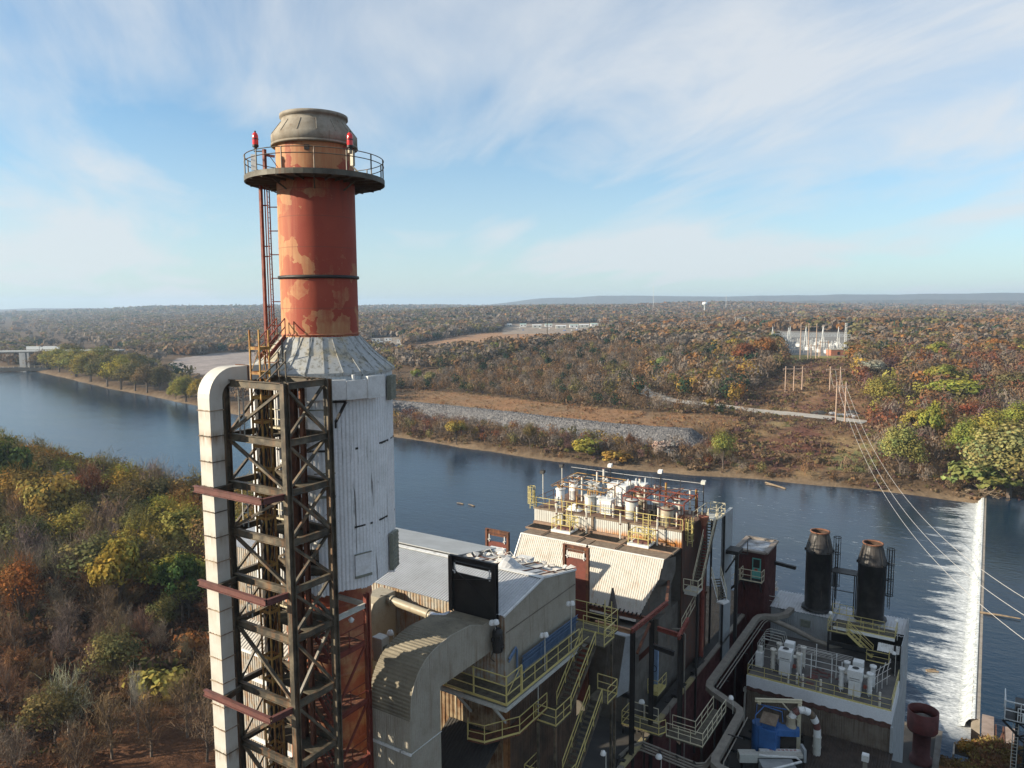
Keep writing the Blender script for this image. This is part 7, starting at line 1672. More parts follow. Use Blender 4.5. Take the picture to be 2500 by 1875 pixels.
for u, v, hp, key, col, wf, lb in ((262, 1360, 205, 'leafy0', 'gold', .8, 'golden brown leafy tree standing out in the near left woods'), (395, 1350, 170, 'leafy1', 'green', .7, 'fresh green leafy tree close to the white duct'), (120, 1190, 190, 'leafy2', 'yg', .95, 'broad yellow green tree at the back of the near left woods'), (45, 1370, 170, 'thin0', 'orange', .9, 'orange brown tree at the left margin of the near woods'), (200, 1165, 160, 'thin1', 'rust', .8, 'rust topped tree with a pale trunk in the near left woods'), (150, 1610, 165, 'palebare', 'whitish', 1.1, 'big whitish leafless tree low in the left foreground'), (300, 1600, 150, 'palebare', 'whitish', .55, 'slender whitish leafless tree right of the big whitish one'), (350, 1530, 95, 'bush0', 'yg', 1.2, 'golden green round bush near the lower part of the white duct'), (420, 1440, 75, 'bush1', 'orange', .9, 'small bright orange bush near the white duct'), (20, 1130, 195, 'leafy1', 'green', .8, 'green crown at the left margin of the near woods')):
    p = atd(u, v); d = (p - Vector((0, 0, 60))).dot(CF); plant('tree' if 'bush' not in key else 'bush', 'tree' if 'bush' not in key else 'bush', key, p.x, p.y, hp * 1.1302 / FPX * d, wf, col, lb); ntree += 1
for x, y, h, key, col, lb in ((-74, 137.5, 10, 'thin1', 'gold', 'yellow tipped bushy tree by the river behind the grey hall roof'), (-70, 134.5, 8, 'bare1', 'grey', 'grey leafless bush beside the yellow tipped tree by the river'), (-62, 141, 7, 'palebare', 'whitish', 'whitish leafless sapling behind the hall roof, nearer the chimney'), (-57, 142, 7.5, 'palebare', 'whitish', 'whitish leafless sapling behind the hall roof, nearer the red gate'), (-33, 144, 4, 'bare0', 'grey', 'bare scrub by the river bank beside the red shaft'), (.6, 108.5, 4.2, 'leafy0', 'gold', 'golden bush growing on the weir abutment')):
    plant('tree' if h > 4.3 else 'bush', 'tree' if h > 4.3 else 'bush', key, x, y, h, 1.15, col, lb); ntree += 1

# --- bushes and small trees of the far bank strip, the brush and the right woods (individuals, nearest first)
rf = np.random.default_rng(99); cand = []
for _ in range(60000):
    x, y = rf.uniform(-330, 160), rf.uniform(255, 620)
    cand.append((x, y))
cand = np.array(cand); zc_ = height(cand[:, 0], cand[:, 1]); U, V, Dp = proj(cand[:, 0], cand[:, 1], zc_); U /= 1.1302; V /= 1.1302
S_ = cand[:, 1] - np.interp(cand[:, 0], FARX, FARY)
vis = (U > 838) & (U < 2260) & (S_ > 2.2) & (Dp > 0)
openp = np.zeros(len(cand), bool)
for P in (DIRT, ROW, PAD, PLAT, ROADP): openp |= inpoly(U, V, P)
mead = inpoly(U, V, MEAD)
road = np.zeros(len(cand), bool)
for a, b in zip(RD[:-1], RD[1:]):
    ab = np.array([b.x - a.x, b.y - a.y]); q = np.clip(((cand - [a.x, a.y]) @ ab) / (ab @ ab), 0, 1); road |= np.hypot(*(cand - [a.x, a.y] - q[:, None] * ab).T) < 7
slope = (S_ > 30) & (S_ < 52) & (cand[:, 0] > -440) & (cand[:, 0] < -96)
okc = vis & ~openp & ~road & ~slope & ~mead
order = np.argsort(Dp + rf.uniform(0, 60, len(Dp)))
grid = {}; nfar = 0; REST = []
def near_free(x, y, d):
    gx_, gy_ = int(x // 8), int(y // 8)
    for i in (-1, 0, 1):
        for j in (-1, 0, 1):
            for (a, b, c) in grid.get((gx_ + i, gy_ + j), ()):
                if (x - a) ** 2 + (y - b) ** 2 < ((d + c) / 2) ** 2: return False
    return True
for i in order:
    if not okc[i]: continue
    x, y = cand[i]; s = S_[i]; strip = s < 33 and x < -60
    woods = x > -60 and s > 26 or x < -60 and s > 105
    dd = 2.9 if strip else 5.8 if woods else 5.0
    if not near_free(x, y, dd) or not clear(x, y, 3): continue
    grid.setdefault((int(x // 8), int(y // 8)), []).append((x, y, dd))
    rnd = rf.random()
    if strip or (x > -60 and s < 26): kind, col, h = (('barebush', 'brown'), ('barebush', 'grey'), ('barebush', 'russet'), ('bush', 'olive'), ('barebush', 'purple'), ('bush', 'gold'), ('barebush', 'rust'))[rf.choice(7, p=[.3, .22, .16, .1, .1, .04, .08])] + (rf.uniform(3.6, 7.6),)
    elif x > -60:
        kind, col = (('farbare', 'grey'), ('farbare', 'brown'), ('farleafy', 'russet'), ('farleafy', 'rust'), ('farleafy', 'orange'), ('farleafy', 'olive'), ('farleafy', 'yg'), ('farbare', 'purple'))[rf.choice(8, p=[.24, .22, .17, .09, .06, .10, .04, .08])]; h = rf.uniform(8, 13)
    elif x > -190 and s > 120: kind, col = (('farbare', 'grey'), ('farbare', 'brown'), ('farleafy', 'russet'), ('farleafy', 'olive'), ('farleafy', 'orange'), ('conifer', 'dkgreen'), ('farleafy', 'gold'))[rf.choice(7, p=[.26, .26, .14, .12, .09, .08, .05])]; h = rf.uniform(9, 15)
    else: kind, col = (('farbare', 'brown'), ('farbare', 'grey'), ('barebush', 'russet'), ('farleafy', 'olive'), ('conifer', 'dkgreen'), ('farleafy', 'russet'), ('bush', 'brown'))[rf.choice(7, p=[.3, .26, .14, .08, .07, .07, .08])]; h = rf.uniform(4, 9)
    key = kind if kind == 'conifer' else kind + str(rf.integers(0, {'farbare': 3, 'farleafy': 3, 'bush': 2, 'barebush': 2}[kind]))
    if nfar < 60 and ntree < 272:
        shrub = 'bush' in kind; where = 'along the far river bank' if strip or s < 26 else 'in the far woods beside the cutting' if woods else 'in the brush beyond the stone slope'
        nm = 'shrub' if shrub else 'tree'; form = {'farbare': 'leafless tree', 'farleafy': 'leafy tree', 'conifer': 'tree', 'bush': 'leafy shrub', 'barebush': 'leafless shrub'}[kind]
        if 'bare' in ADJ[col]: form = form.replace('leafless ', '')
        plant(nm, nm, key, x, y, h * (1.05 if shrub else 1), rf.uniform(.85, 1.25), col, '%s %s %s' % (ADJ[col], form, where), '%s %ss %s' % (ADJ[col], nm, where)); nfar += 1; ntree += 1
    else: REST.append((x, y, h, COLS[col], 'bare' in kind))

# --- the far-off woods: one mass of small trees, each a knot of leaf or twig sprays
def mass(name, pts, q, szf, lab=None, seed=1, twig=False):
    """pts rows: x, y, height, radius, r, g, b, bare"""
    rg = np.random.default_rng(seed); n = len(pts); P = np.repeat(pts, q, 0); m_ = len(P)
    z = np.repeat(height(pts[:, 0], pts[:, 1]), q)
    d = unit(rg.normal(size=(m_, 3))); d[:, 2] = d[:, 2] * .9 + .12
    rad = rg.uniform(0, 1, m_) ** .35
    lob = 1 + .28 * np.sin(np.arctan2(d[:, 1], d[:, 0]) * 3 + np.repeat(rg.uniform(0, 6, n), q)) * (1 - np.abs(d[:, 2]))
    off = d * (rad * lob)[:, None] * np.stack([P[:, 3], P[:, 3], P[:, 2] * .46], 1)
    c = np.stack([P[:, 0], P[:, 1], z + P[:, 2] * .54], 1) + off
    s = P[:, 3] * szf * rg.uniform(.55, 1.3, m_); br = P[:, 7] > .5
    sx = np.where(br, s * .36, s); sy = np.where(br, s * 1.6, s * .85)
    nrm = unit(d + rg.normal(size=(m_, 3)) * .30); up = rg.normal(size=(m_, 3)); up[br] = up[br] * .35
    t = unit(np.cross(nrm, up + np.where(br[:, None], unit(np.stack([off[:, 0], off[:, 1], np.abs(off[:, 2]) + P[:, 2] * .5], 1)), 0))); b = np.cross(nrm, t)
    t = t * sx[:, None] * .5; b = b * sy[:, None] * .5
    v = np.stack([c - t - b, c + t - b, c + t + b, c - t + b], 1).reshape(-1, 3)
    tone = np.repeat(rg.uniform(.75, 1.25, n), q) * rg.uniform(.82, 1.18, m_)
    col = np.repeat(P[:, 4:7] * tone[:, None], 4, 0)
    return tag(link_np(name, v, np.arange(4 * m_).reshape(m_, 4), LEAF, col), kind='stuff')
pal_right = [COLS[k] for k in ('russet', 'grey', 'orange', 'russet', 'brown', 'grey', 'olive', 'russet', 'brown', 'grey')]
pal_left = [COLS[k] for k in ('grey', 'brown', 'grey', 'brown', 'olive', 'russet', 'grey', 'grey', 'olive', 'brown')]
def far_pts(r0, r1, k, seed, hgt):
    """scatter trees over the view cone, spacing growing with distance"""
    rg = np.random.default_rng(seed); out = []
    r = r0
    while r < r1:
        sp = max(k * r, 5.5); na = int(math.radians(92) * r / sp); a = np.radians(-46) + np.radians(92) * (np.arange(na) + rg.random(na)) / na
        rr = r + rg.uniform(-.5, .5, na) * sp * 1.4
        x = rr * (FH.x * np.cos(a) + R0.x * np.sin(a)); y = rr * (FH.y * np.cos(a) + R0.y * np.sin(a)); out.append(np.stack([x, y, np.full(na, sp), a], 1)); r += sp * .9
    o = np.concatenate(out); z = height(o[:, 0], o[:, 1]); U, V, D_ = proj(o[:, 0], o[:, 1], z); U /= 1.1302; V /= 1.1302
    s = o[:, 1] - np.interp(o[:, 0], FARX, FARY)
    ok = (s > 12) & ~((o[:, 0] > -330) & (o[:, 0] < 160) & (o[:, 1] < 620) & (U > 830) & (U < 2270))
    for P in (DIRT, ROW, PAD, PLAT, MEAD, MUD, ROADP, SITE, YARD): ok &= ~inpoly(U, V, P)
    strip_ = (o[:, 0] < -330) & (s > 60) & (s < 175) & (rg.random(len(o)) < .93); ok &= ~strip_
    ok &= ~((o[:, 0] < -330) & (o[:, 0] > -760) & (s < 60) & (rg.random(len(o)) < .8))
    o, a = o[ok], o[ok][:, 3]; rt = sm(math.radians(-8), math.radians(14), a)
    n = len(o); ch = rg.random(n) < rt; ci = rg.integers(0, 10, n)
    stand = np.floor((wob(o[:, 0], o[:, 1], 85) + 1.2) * 6 + (wob(o[:, 0] + 900, o[:, 1], 30)) * 2).astype(int) % 10
    ci = np.where(rg.random(n) < .62, stand, ci)
    col = np.where(ch[:, None], np.array(pal_right)[ci], np.array(pal_left)[ci]); bare_ = np.where(ch, (ci % 10 > 7), (ci % 2 == 0)) & (rg.random(n) < .55)
    dk = rg.random(n) < .05; col[dk] = COLS['dkgreen']
    hh = hgt * rg.uniform(.75, 1.25, n) * np.maximum(1, o[:, 2] / 11 * .55); R_ = np.maximum(o[:, 2] * .62, 2.6) * rg.uniform(.8, 1.2, n)
    return np.column_stack([o[:, 0], o[:, 1], hh, R_, col, bare_])
if REST:
    A = np.array([(x, y, h, h * .40, *c, b) for x, y, h, c, b in REST]); near_m = A[:, 1] < 430
    mass('far_bank_woods', A[near_m], 150, .20, seed=2); mass('far_bank_woods', A[~near_m], 100, .26, seed=3)
mass('distant_woods', far_pts(300, 620, .014, 5, 11), 70, .34, seed=4)
mass('distant_woods', far_pts(620, 1500, .0120, 6, 11), 44, .50, seed=5)
mass('distant_woods', far_pts(1500, 5200, .0075, 7, 10), 16, .62, seed=6)
# --- low undergrowth: brush, dry grass and leaf litter tufts
def tufts(n, seed):
    rg = np.random.default_rng(seed); out = []
    x = rg.uniform(-330, 170, n); y = rg.uniform(250, 600, n); z = height(x, y); U, V, D_ = proj(x, y, z); U /= 1.1302; V /= 1.1302
    s = y - np.interp(x, FARX, FARY); ok = (s > 1.4) & (U > 830) & (U < 2260)
    for P in (DIRT, PAD): ok &= ~inpoly(U, V, P)
    rd = np.zeros(n, bool)
    for a, b in zip(RD[:-1], RD[1:]):
        ab = np.array([b.x - a.x, b.y - a.y]); q = np.clip((np.stack([x - a.x, y - a.y], 1) @ ab) / (ab @ ab), 0, 1); rd |= np.hypot(x - a.x - q * ab[0], y - a.y - q * ab[1]) < 5
    sl = (s > 32) & (s < 51) & (x > -440) & (x < -96); ok &= ~rd & ~sl
    inrow = inpoly(U, V, ROW) | inpoly(U, V, MEAD); plat = inpoly(U, V, PLAT)
    patch = wob(x, y, 7) + .6 * wob(x, y, 25); ok &= (patch > -.25) | (rg.random(n) < .35); ok &= ~plat | (rg.random(n) < .75)
    cs = np.array([COLS['brown'], COLS['russet'], COLS['purple'], (.20, .15, .08), (.13, .12, .045)])
    ci = np.where(inrow, rg.choice(5, n, p=[.2, .28, .24, .2, .08]), rg.choice(5, n, p=[.36, .22, .12, .2, .10])); col = cs[ci] * .95; col[plat] = np.array([(.27, .145, .075), (.22, .15, .08), (.18, .10, .06), (.27, .19, .10)])[rg.integers(0, 4, int(plat.sum()))]
    hh = rg.uniform(.6, 1.9, n) * np.where(plat, .5, 1) * np.where(patch > .25, 1.3, .8)
    return np.column_stack([x, y, hh, hh * rg.uniform(.7, 1.3, n), col, (rg.random(n) < .4)])[ok]
mass('undergrowth', tufts(46000, 8), 12, .42, seed=7)
def near_tufts(n, seed):
    rg = np.random.default_rng(seed); x = rg.uniform(-300, -45, n); y = rg.uniform(15, 122, n); nn = np.interp(x, NEARX, NEARY) - y; U, V, D_ = proj(x, y, np.full(n, 5.0)); U /= 1.1302; V /= 1.1302
    ok = (nn > 2) & (U > -60) & (U < 660) & (V < 1700) & (D_ > 40) & ~((V > 1520) & (U > 230) & (np.abs(wob(x, y, 20)) < .5))
    cs = np.array([(.10, .06, .038), (.13, .06, .03), (.085, .06, .045), (.14, .10, .055), (.07, .07, .03)]); col = cs[rg.choice(5, n, p=[.3, .26, .22, .14, .08])]; hh = rg.uniform(.4, 1.5, n) * np.where(rg.random(n) < .22, 2.4, 1)
    return np.column_stack([x, y, hh, hh * rg.uniform(.7, 1.3, n), col, rg.random(n) < .65])[ok]
mass('undergrowth', near_tufts(14000, 9), 34, .24, seed=8)
rg_ = np.random.default_rng(31); bx_ = rg_.uniform(-3, 9, 700); by_ = rg_.uniform(100, 112, 700); bh_ = rg_.uniform(.2, .9, 700); kk_ = (by_ < 107) | (bx_ > -1) & (by_ < 109); bc_ = np.array([(.20, .13, .06), (.17, .08, .04), (.22, .17, .06)])[rg_.integers(0, 3, 700)]
mass('dock_scrub', np.column_stack([bx_, by_, bh_, bh_ * 1.2, bc_, rg_.random(700) < .5])[kk_], 26, .26, seed=33)
# ------------------------------------------------------------------ far things: lines, substation, bridge, vehicles, driftwood
def dep(p): return (Vector(p) - Vector((0, 0, 60))).dot(CF)
def m_at(p, px): return px * 1.1302 / FPX * dep(p)              # metres of so many pixels (2212-wide view) at p
def hframe(label, x, y, h, gap, n=2, brace=True, arm=1.5, group='wooden H frame pylons', mat=WOODP, yaw=0):
    z = ground_z(x, y); t = thing('power_pylon', label, 'pylon', (x, y, z), group); d = Vector((CR.x, CR.y, 0)).normalized()
    xs = [gap * (i - (n - 1) / 2) for i in range(n)]
    for q in xs: b = MB(); p = Vector((x, y, z)) + d * q; b.tube([p - Zv * .5, p + Zv * h], .34, 8, True, .26); b.build('pole', mat, t)
    b = MB(); c = Vector((x, y, z + h * .90)); b.beam(c + d * (xs[0] - arm), c + d * (xs[-1] + arm), .34, .4)
    for q in (xs[0] - arm * .9, (xs[0] + xs[-1]) / 2, xs[-1] + arm * .9): b.tube([c + d * q, c + d * q - Zv * 1.2], .09, 6)
    b.build('crossarm', mat, t)
    if brace:
        b = MB()
        for a, e in zip(xs[:-1], xs[1:]):
            for z0, z1 in ((.58, .80), (.80, .58)) if n > 2 else ((.36, .56), (.78, .60), (.56, .36)): b.beam(Vector((x, y, z + h * z0)) + d * a, Vector((x, y, z + h * z1)) + d * e, .12, .12)
        b.build('brace', mat, t)
    return t
p = Vector((-53.5, 350.5, 0)); hframe('two pole H frame pylon on the far bank carrying the three near wires', -53.5, 350.5, 18.6, 4.0)
p = atd(1714, 847); hframe('three pole H frame pylon in the shaded left half of the cutting', p.x, p.y, m_at(p, 55), m_at(p, 18), 3)
p = atd(1803, 850); hframe('two pole H frame pylon on the sunny right half of the cutting', p.x, p.y, m_at(p, 55), m_at(p, 22), 2, True, 2.2)
for u, v, h in ((1745, 778, 78), (1760, 775, 30), (1780, 770, 34)):
    p = atd(u, v); hframe('distant tall pole pylon in front of the substation yard', p.x, p.y, m_at(p, h), m_at(p, 17), 3 if h > 60 else 2, False, 1.2, 'pole pylons before the substation')
for u, v, h, g in ((1598, 712, 28, 20),): p = atd(u, v); hframe('grey pylon rising from the orange ridge left of the substation', p.x, p.y, m_at(p, h), m_at(p, g), 2, False, 2, None, EQGREY)
p = atd(1182, 748); t = thing('utility_pole', 'tall dark steel utility pole between the dirt field and the green hedge', 'pole', tuple(p)); h = m_at(p, 76); b = MB(); b.tube([p, p + Zv * h], .55, 8, True, .3); b.build('pole', STEEL, t)
b = MB(); d = Vector((CR.x, CR.y, 0)); 
for k in (.97, .88, .8): b.beam(p + Zv * h * k - d * 2.4, p + Zv * h * k + d * 2.4, .25, .25)
b.build('crossarms', STEEL, t)
def wire(label, a, c, sag, r, group, n=40):
    a = Vector(a); c = Vector(c); t = thing('power_line', label, 'wire', tuple(a), group); b = MB()
    b.tube([a.lerp(c, i / n) - Zv * (4 * sag * (i / n) * (1 - i / n)) for i in range(n + 1)], r, 5, False); return b.build('wire', WIREM, t)
hfp = [(-55.4, 351.4, 24.6), (-53.5, 350.6, 24.6), (-51.6, 349.8, 24.6)]
ends = [(10.2, 114.5, 13.6), (10.2, 121.5, 15.0), (10.2, 128.0, 15.4)]
for a, c, s_, lb in zip(hfp, ends, (14, 14, 12.5), ('lowest of the three wires sagging across the river to the lower right', 'middle of the three wires sagging across the river to the lower right', 'uppermost of the three wires sagging across the river to the lower right')): wire(lb, a, c, s_, .045, 'three wires crossing the river')
q = atd(1803, 850)
for k, a in enumerate(hfp): wire('thin line rising from the near H frame pylon to the cutting pylon', a, (q.x + (k - 1) * 2.6, q.y, q.z + m_at(q, 55) * .84), 4, .05, 'thin lines up the cutting', 14)
pp_ = Vector((p.x, p.y, p.z + h * .88)); e_ = atd(1600, 712); e_ = Vector((e_.x, e_.y, e_.z + 14))
for k in (0, 1): wire('distant line from the steel utility pole towards the substation ridge', pp_ + Zv * (k * 3), e_ + Zv * (k * 3), 6, .10, 'distant lines over the woods', 14)
for x, y in ((-55, 118), (10.5, 121)):
    pass
t = thing('power_pylon', 'end pylon of the three river wires outside the picture', 'pylon', (10.2, 121, 1.7), 'wooden H frame pylons'); b = MB()
for y in (115.5, 127): b.tube([(10.2, y, 0), (10.2, y, 16.5)], .22, 8)
b.build('pole', WOODP, t); b = MB(); b.beam((10.2, 113.5, 15.2), (10.2, 129, 15.6), .2, .3); b.build('crossarm', WOODP, t)

# substation
def sub_at(u, v): return atd(u, v)
GALV = worn('galvanised_steel', (.52, .53, .52), (.42, .43, .42), 1, rough=.6)
t = thing('substation_gantry', 'long galvanised substation gantry with tapering masts and beams', 'gantry', tuple(sub_at(1760, 752)))
b = MB(); c0 = sub_at(1762, 752); d = Vector((CR.x, CR.y, 0)).normalized(); back = Vector((FH.x, FH.y, 0))
w = m_at(c0, 150); top = m_at(c0, 26)
for row, fr in ((0, (.10, .35, .60, .82)), (1, (.02, .28, .52, .77))):
    o = c0 + back * (26 * row) - d * (w * .5); b2 = MB()
    for q in fr:
        p = o + d * (w * q); p.z = ground_z(p.x, p.y)
        for s_ in (-1, 1): b2.beam(p + d * s_ * 1.3, p + d * s_ * .35 + Zv * top * 1.35, .5, .5)
        b2.lathe((p.x, p.y), [(.5, p.z + top * 1.3), (.3, p.z + top * 1.6), (.05, p.z + top * 1.75)], 6); b2.beam(p + d * .9 + Zv * top * .6, p - d * .9 + Zv * top * .6, .3, .3)
    b2.build('masts', GALV, t); b2 = MB(); p0 = o + Zv * (top * .93); p1 = o + d * w + Zv * (top * .93)
    for dz in (0, 1.5): b2.beam(p0 + Zv * dz, p1 + Zv * dz, .4, .4)
    for k in range(46): q = k / 46; b2.beam(p0 + d * (w * q), p0 + d * (w * (q + 1 / 46)) + Zv * (1.5 if k % 2 else 0), .2, .2)
    b2.build('beam', GALV, t)
tq = sub_at(1826, 752); t = thing('lattice_mast', 'tall pale lattice mast at the right end of the substation', 'mast', tuple(tq)); b = MB(); h = m_at(tq, 54)
for sx_ in (-.9, .9):
    for sy_ in (-.9, .9): b.beam(tq + Vector((sx_, sy_, 0)), tq + Vector((sx_ * .7, sy_ * .7, h)), .22, .22)
for k in range(14): z = h * k / 14; b.beam(tq + Vector((-.9, -.9, z)), tq + Vector((.9, -.9, z + h / 14)), .12, .12); b.beam(tq + Vector((.9, -.9, z)), tq + Vector((-.9, -.9, z + h / 14)), .12, .12)
b.build('lattice', GALV, t)
rs_ = random.Random(12); sub_things = 0
for k in range(64):
    u = rs_.uniform(1692, 1822); v = rs_.uniform(743, 764); p = sub_at(u, v); h = rs_.uniform(2.2, 5)
    big = k % 6 == 0
    if big:
        t = thing('power_transformer', 'pale grey transformer box with bushings in the substation yard', 'transformer', tuple(p), 'transformers in the substation yard'); b = MB(); b.box(p.x - 1.7, p.x + 1.7, p.y - 1.3, p.y + 1.3, p.z, p.z + 2.8); b.box(p.x - 2.3, p.x - 1.7, p.y - 1, p.y + 1, p.z + .5, p.z + 2.4)
        for j in (-1, 0, 1): b.cyl((p.x + j, p.y), .16, p.z + 2.8, p.z + 4.4, 6)
        b.cyl((p.x, p.y + .9), .45, p.z + 3.2, p.z + 3.9, 8); b.build('tank', EQWHITE, t)
    else:
        t = thing('insulator_post', 'slim pale insulator stand with a crossbar in the substation yard', 'insulator', tuple(p), 'insulator stands in the substation yard'); b = MB(); w_ = rs_.uniform(1.5, 3.5)
        for j in (-1, 1): q = p + d * (j * w_ / 2); b.beam(q, q + Zv * h, .22, .22); b.cyl((q.x, q.y), .28, q.z + h, q.z + h + 1.1, 6)
        b.beam(p - d * w_ * .7 + Zv * h, p + d * w_ * .7 + Zv * h, .25, .25); b.build('stand', GALV, t)
p = sub_at(1812, 768); BRICK = worn('orange_brick', (.36, .15, .085), (.28, .11, .07), .6, rough=.85); t = thing('brick_control_house', 'flat roofed orange brick control house at the right of the substation', 'building', tuple(p))
w = m_at(p, 34) / 2; hh = m_at(p, 13); o = p; pts = [o - d * w, o + d * w, o + d * w + back * 9, o - d * w + back * 9]
for q in pts: q.z = p.z - .3
b = MB(); b.prism(pts, (0, 0, hh)); b.build('wall', BRICK, t); b = MB(); b.prism([q + Zv * (hh + .002) + (q - (o + back * 4.5)).normalized() * .3 for q in pts], (0, 0, .35)); b.build('roof', EQTAN, t)
b = MB(); fr_ = -back * .06
b.prism([o - d * 1.2 + fr_ + Zv * .5, o + d * .6 + fr_ + Zv * .5, o + d * .6 + fr_ + Zv * 2.9, o - d * 1.2 + fr_ + Zv * 2.9], -back * .05); b.build('door', BLACKST, t); b = MB()
b.prism([o + d * (w * .6) + fr_ + Zv * 1.2, o + d * (w * .85) + fr_ + Zv * 1.2, o + d * (w * .85) + fr_ + Zv * 2.6, o + d * (w * .6) + fr_ + Zv * 2.6], -back * .05); b.build('window', EQWHITE, t)

# site trailers, cars and houses seen far off
def small_house(name, label, cat, p, w, dp, h, mat, roof, group=None, pitch=.35, face=None):
    t = thing(name, label, cat, tuple(p), group); a = d if face is None else face; bk_ = Vector((-a.y, a.x, 0)); P0 = [p - a * w / 2, p + a * w / 2, p + a * w / 2 + bk_ * dp, p - a * w / 2 + bk_ * dp]
    b = MB(); b.prism([q - Zv * .4 for q in P0], (0, 0, h + .4)); b.build('wall', mat, t)
    b = MB(); e = .25; r0, r1 = p - a * (w / 2 + e) + bk_ * dp / 2 + Zv * (h + dp * pitch / 2), p + a * (w / 2 + e) + bk_ * dp / 2 + Zv * (h + dp * pitch / 2)
    q0, q1, q2, q3 = [P0[i] + Zv * (h - .05) + (-bk_ if i < 2 else bk_) * e + a * (e if i in (1, 2) else -e) for i in range(4)]
    b.add([q0, q1, r1, r0, q2, q3], [(0, 1, 2, 3), (3, 2, 4, 5), (0, 3, 5), (1, 4, 2)]); b.build('roof', roof, t)
    b = MB(); f0 = p - bk_ * .05
    for k in (-.28, .22): b.prism([f0 + a * (w * k) + Zv * h * .4, f0 + a * (w * (k + .14)) + Zv * h * .4, f0 + a * (w * (k + .14)) + Zv * h * .78, f0 + a * (w * k) + Zv * h * .78], -bk_ * .04)
    b.build('windows', BLACKST, t); return t
for k, (u, v, w) in enumerate(((812, 738, 17), (838, 737, 15), (862, 741, 9), (822, 744, 8))): p = atd(u, v); small_house('site_trailer', 'white site trailer in the row left of the orange dirt field', 'trailer', p, m_at(p, w), 4, 3.6, EQWHITE, EQWHITE, 'white site trailers by the dirt field', .08)
for k, (u, v, w) in enumerate(((1130, 707, 14), (1160, 709, 20), (1185, 708, 16), (1212, 711, 22), (1240, 709, 18), (1262, 708, 20), (1284, 706, 14), (1100, 707, 10))): p = atd(u, v); small_house('storage_shed', 'long pale shed in the works yard beyond the dirt field', 'shed', p, m_at(p, w), 12, 5, (EQWHITE, EQGREY)[k % 2], (worn('pale_green_roof', (.32, .46, .42), (.3, .4, .36), .2), EQWHITE)[k % 2], 'long sheds of the distant works yard', .2)
def car(p, mat, ang, group, label):
    t = thing('parked_car', label, 'car', tuple(p), group); a = Vector((math.cos(ang), math.sin(ang), 0)); s_ = Vector((-a.y, a.x, 0)); b = MB()
    pr = [(-2.2, .35), (2.2, .35), (2.2, .95), (1.2, 1.05), (.6, 1.55), (-1.2, 1.58), (-1.9, 1.05), (-2.2, 1.0)]
    b.prism([p + a * x + Zv * z - s_ * .88 for x, z in pr], s_ * 1.76)
    b.build('body', mat, t); b = MB()
    for x in (-1.35, 1.35):
        for e in (-.9, .62): b.prism([p + a * (x + .34 * math.cos(c)) + Zv * (.34 + .34 * math.sin(c)) + s_ * e for c in np.linspace(0, 6.28, 11)[:-1]], s_ * .28)
    b.build('wheels', BLACKST, t)
cm = [EQWHITE, GREYBOX, BLUEP, BLACKST, GATERED, EQGREY]
for k in range(16): p = atd(rs_.uniform(808, 866), rs_.uniform(742, 751)); car(p, cm[k % 6], rs_.uniform(0, 3), 'cars parked left of the dirt field', 'parked car among the trailers left of the dirt field')
for k in range(12): p = atd(rs_.uniform(1110, 1290), rs_.uniform(709, 716)); car(p, cm[k % 3], rs_.uniform(0, 3), 'vehicles of the distant works yard', 'small pale vehicle in the distant works yard')
for u, v, w, lb in ((948, 682, 8, 'white house showing among the wooded hills right of the chimney'), (940, 684, 6, 'smaller white house beside another in the hills right of the chimney'), (355, 735, 9, 'white house roof among trees on the far left hillside'), (480, 740, 8, 'tiny white house in the trees left of the chimney'), (2002, 690, 10, 'white house on the ridge beyond the substation'), (2118, 694, 14, 'long pale roof on the ridge at far right')):
    p = atd(u, v); small_house('house', lb, 'house', p, m_at(p, w), 9, 5.5, EQWHITE, GREYBOX, None)
p = atd(1522, 676); t = thing('water_tower', 'white domed water tower on the tree line left of the substation', 'water tower', tuple(p)); rr = m_at(p, 6); hz_ = p.z + m_at(p, 19); b = MB(); b.lathe((p.x, p.y), [(rr * .25, p.z), (rr * .25, hz_ - rr * .6), (rr * .9, hz_ - rr * .3), (rr, hz_), (rr * .8, hz_ + rr * .5), (0, hz_ + rr * .75)], 16); b.build('tank', EQWHITE, t)
for u, v0, v1, lb in ((1411, 672, 618, 'tall hairline radio mast on the skyline left of the substation'), (1568, 672, 637, 'shorter radio mast on the skyline near the water tower')):
    p = atd(u, v0); h = m_at(p, v0 - v1); t = thing('radio_mast', lb, 'mast', tuple(p)); b = MB(); w = m_at(p, .55)
    for sx_, sy_ in ((-1, -1), (1, -1), (0, 1)): b.beam(p + Vector((sx_ * w * .5, sy_ * w * .5, 0)), p + Vector((sx_ * w * .4, sy_ * w * .4, h)), w * .35, w * .35)
    for k in range(20): z = h * k / 20; b.beam(p + Vector((-w * .5, -w * .5, z)), p + Vector((w * .5, -w * .5, z + h / 20)), w * .3, w * .3)
    b.build('lattice', GALV, t)

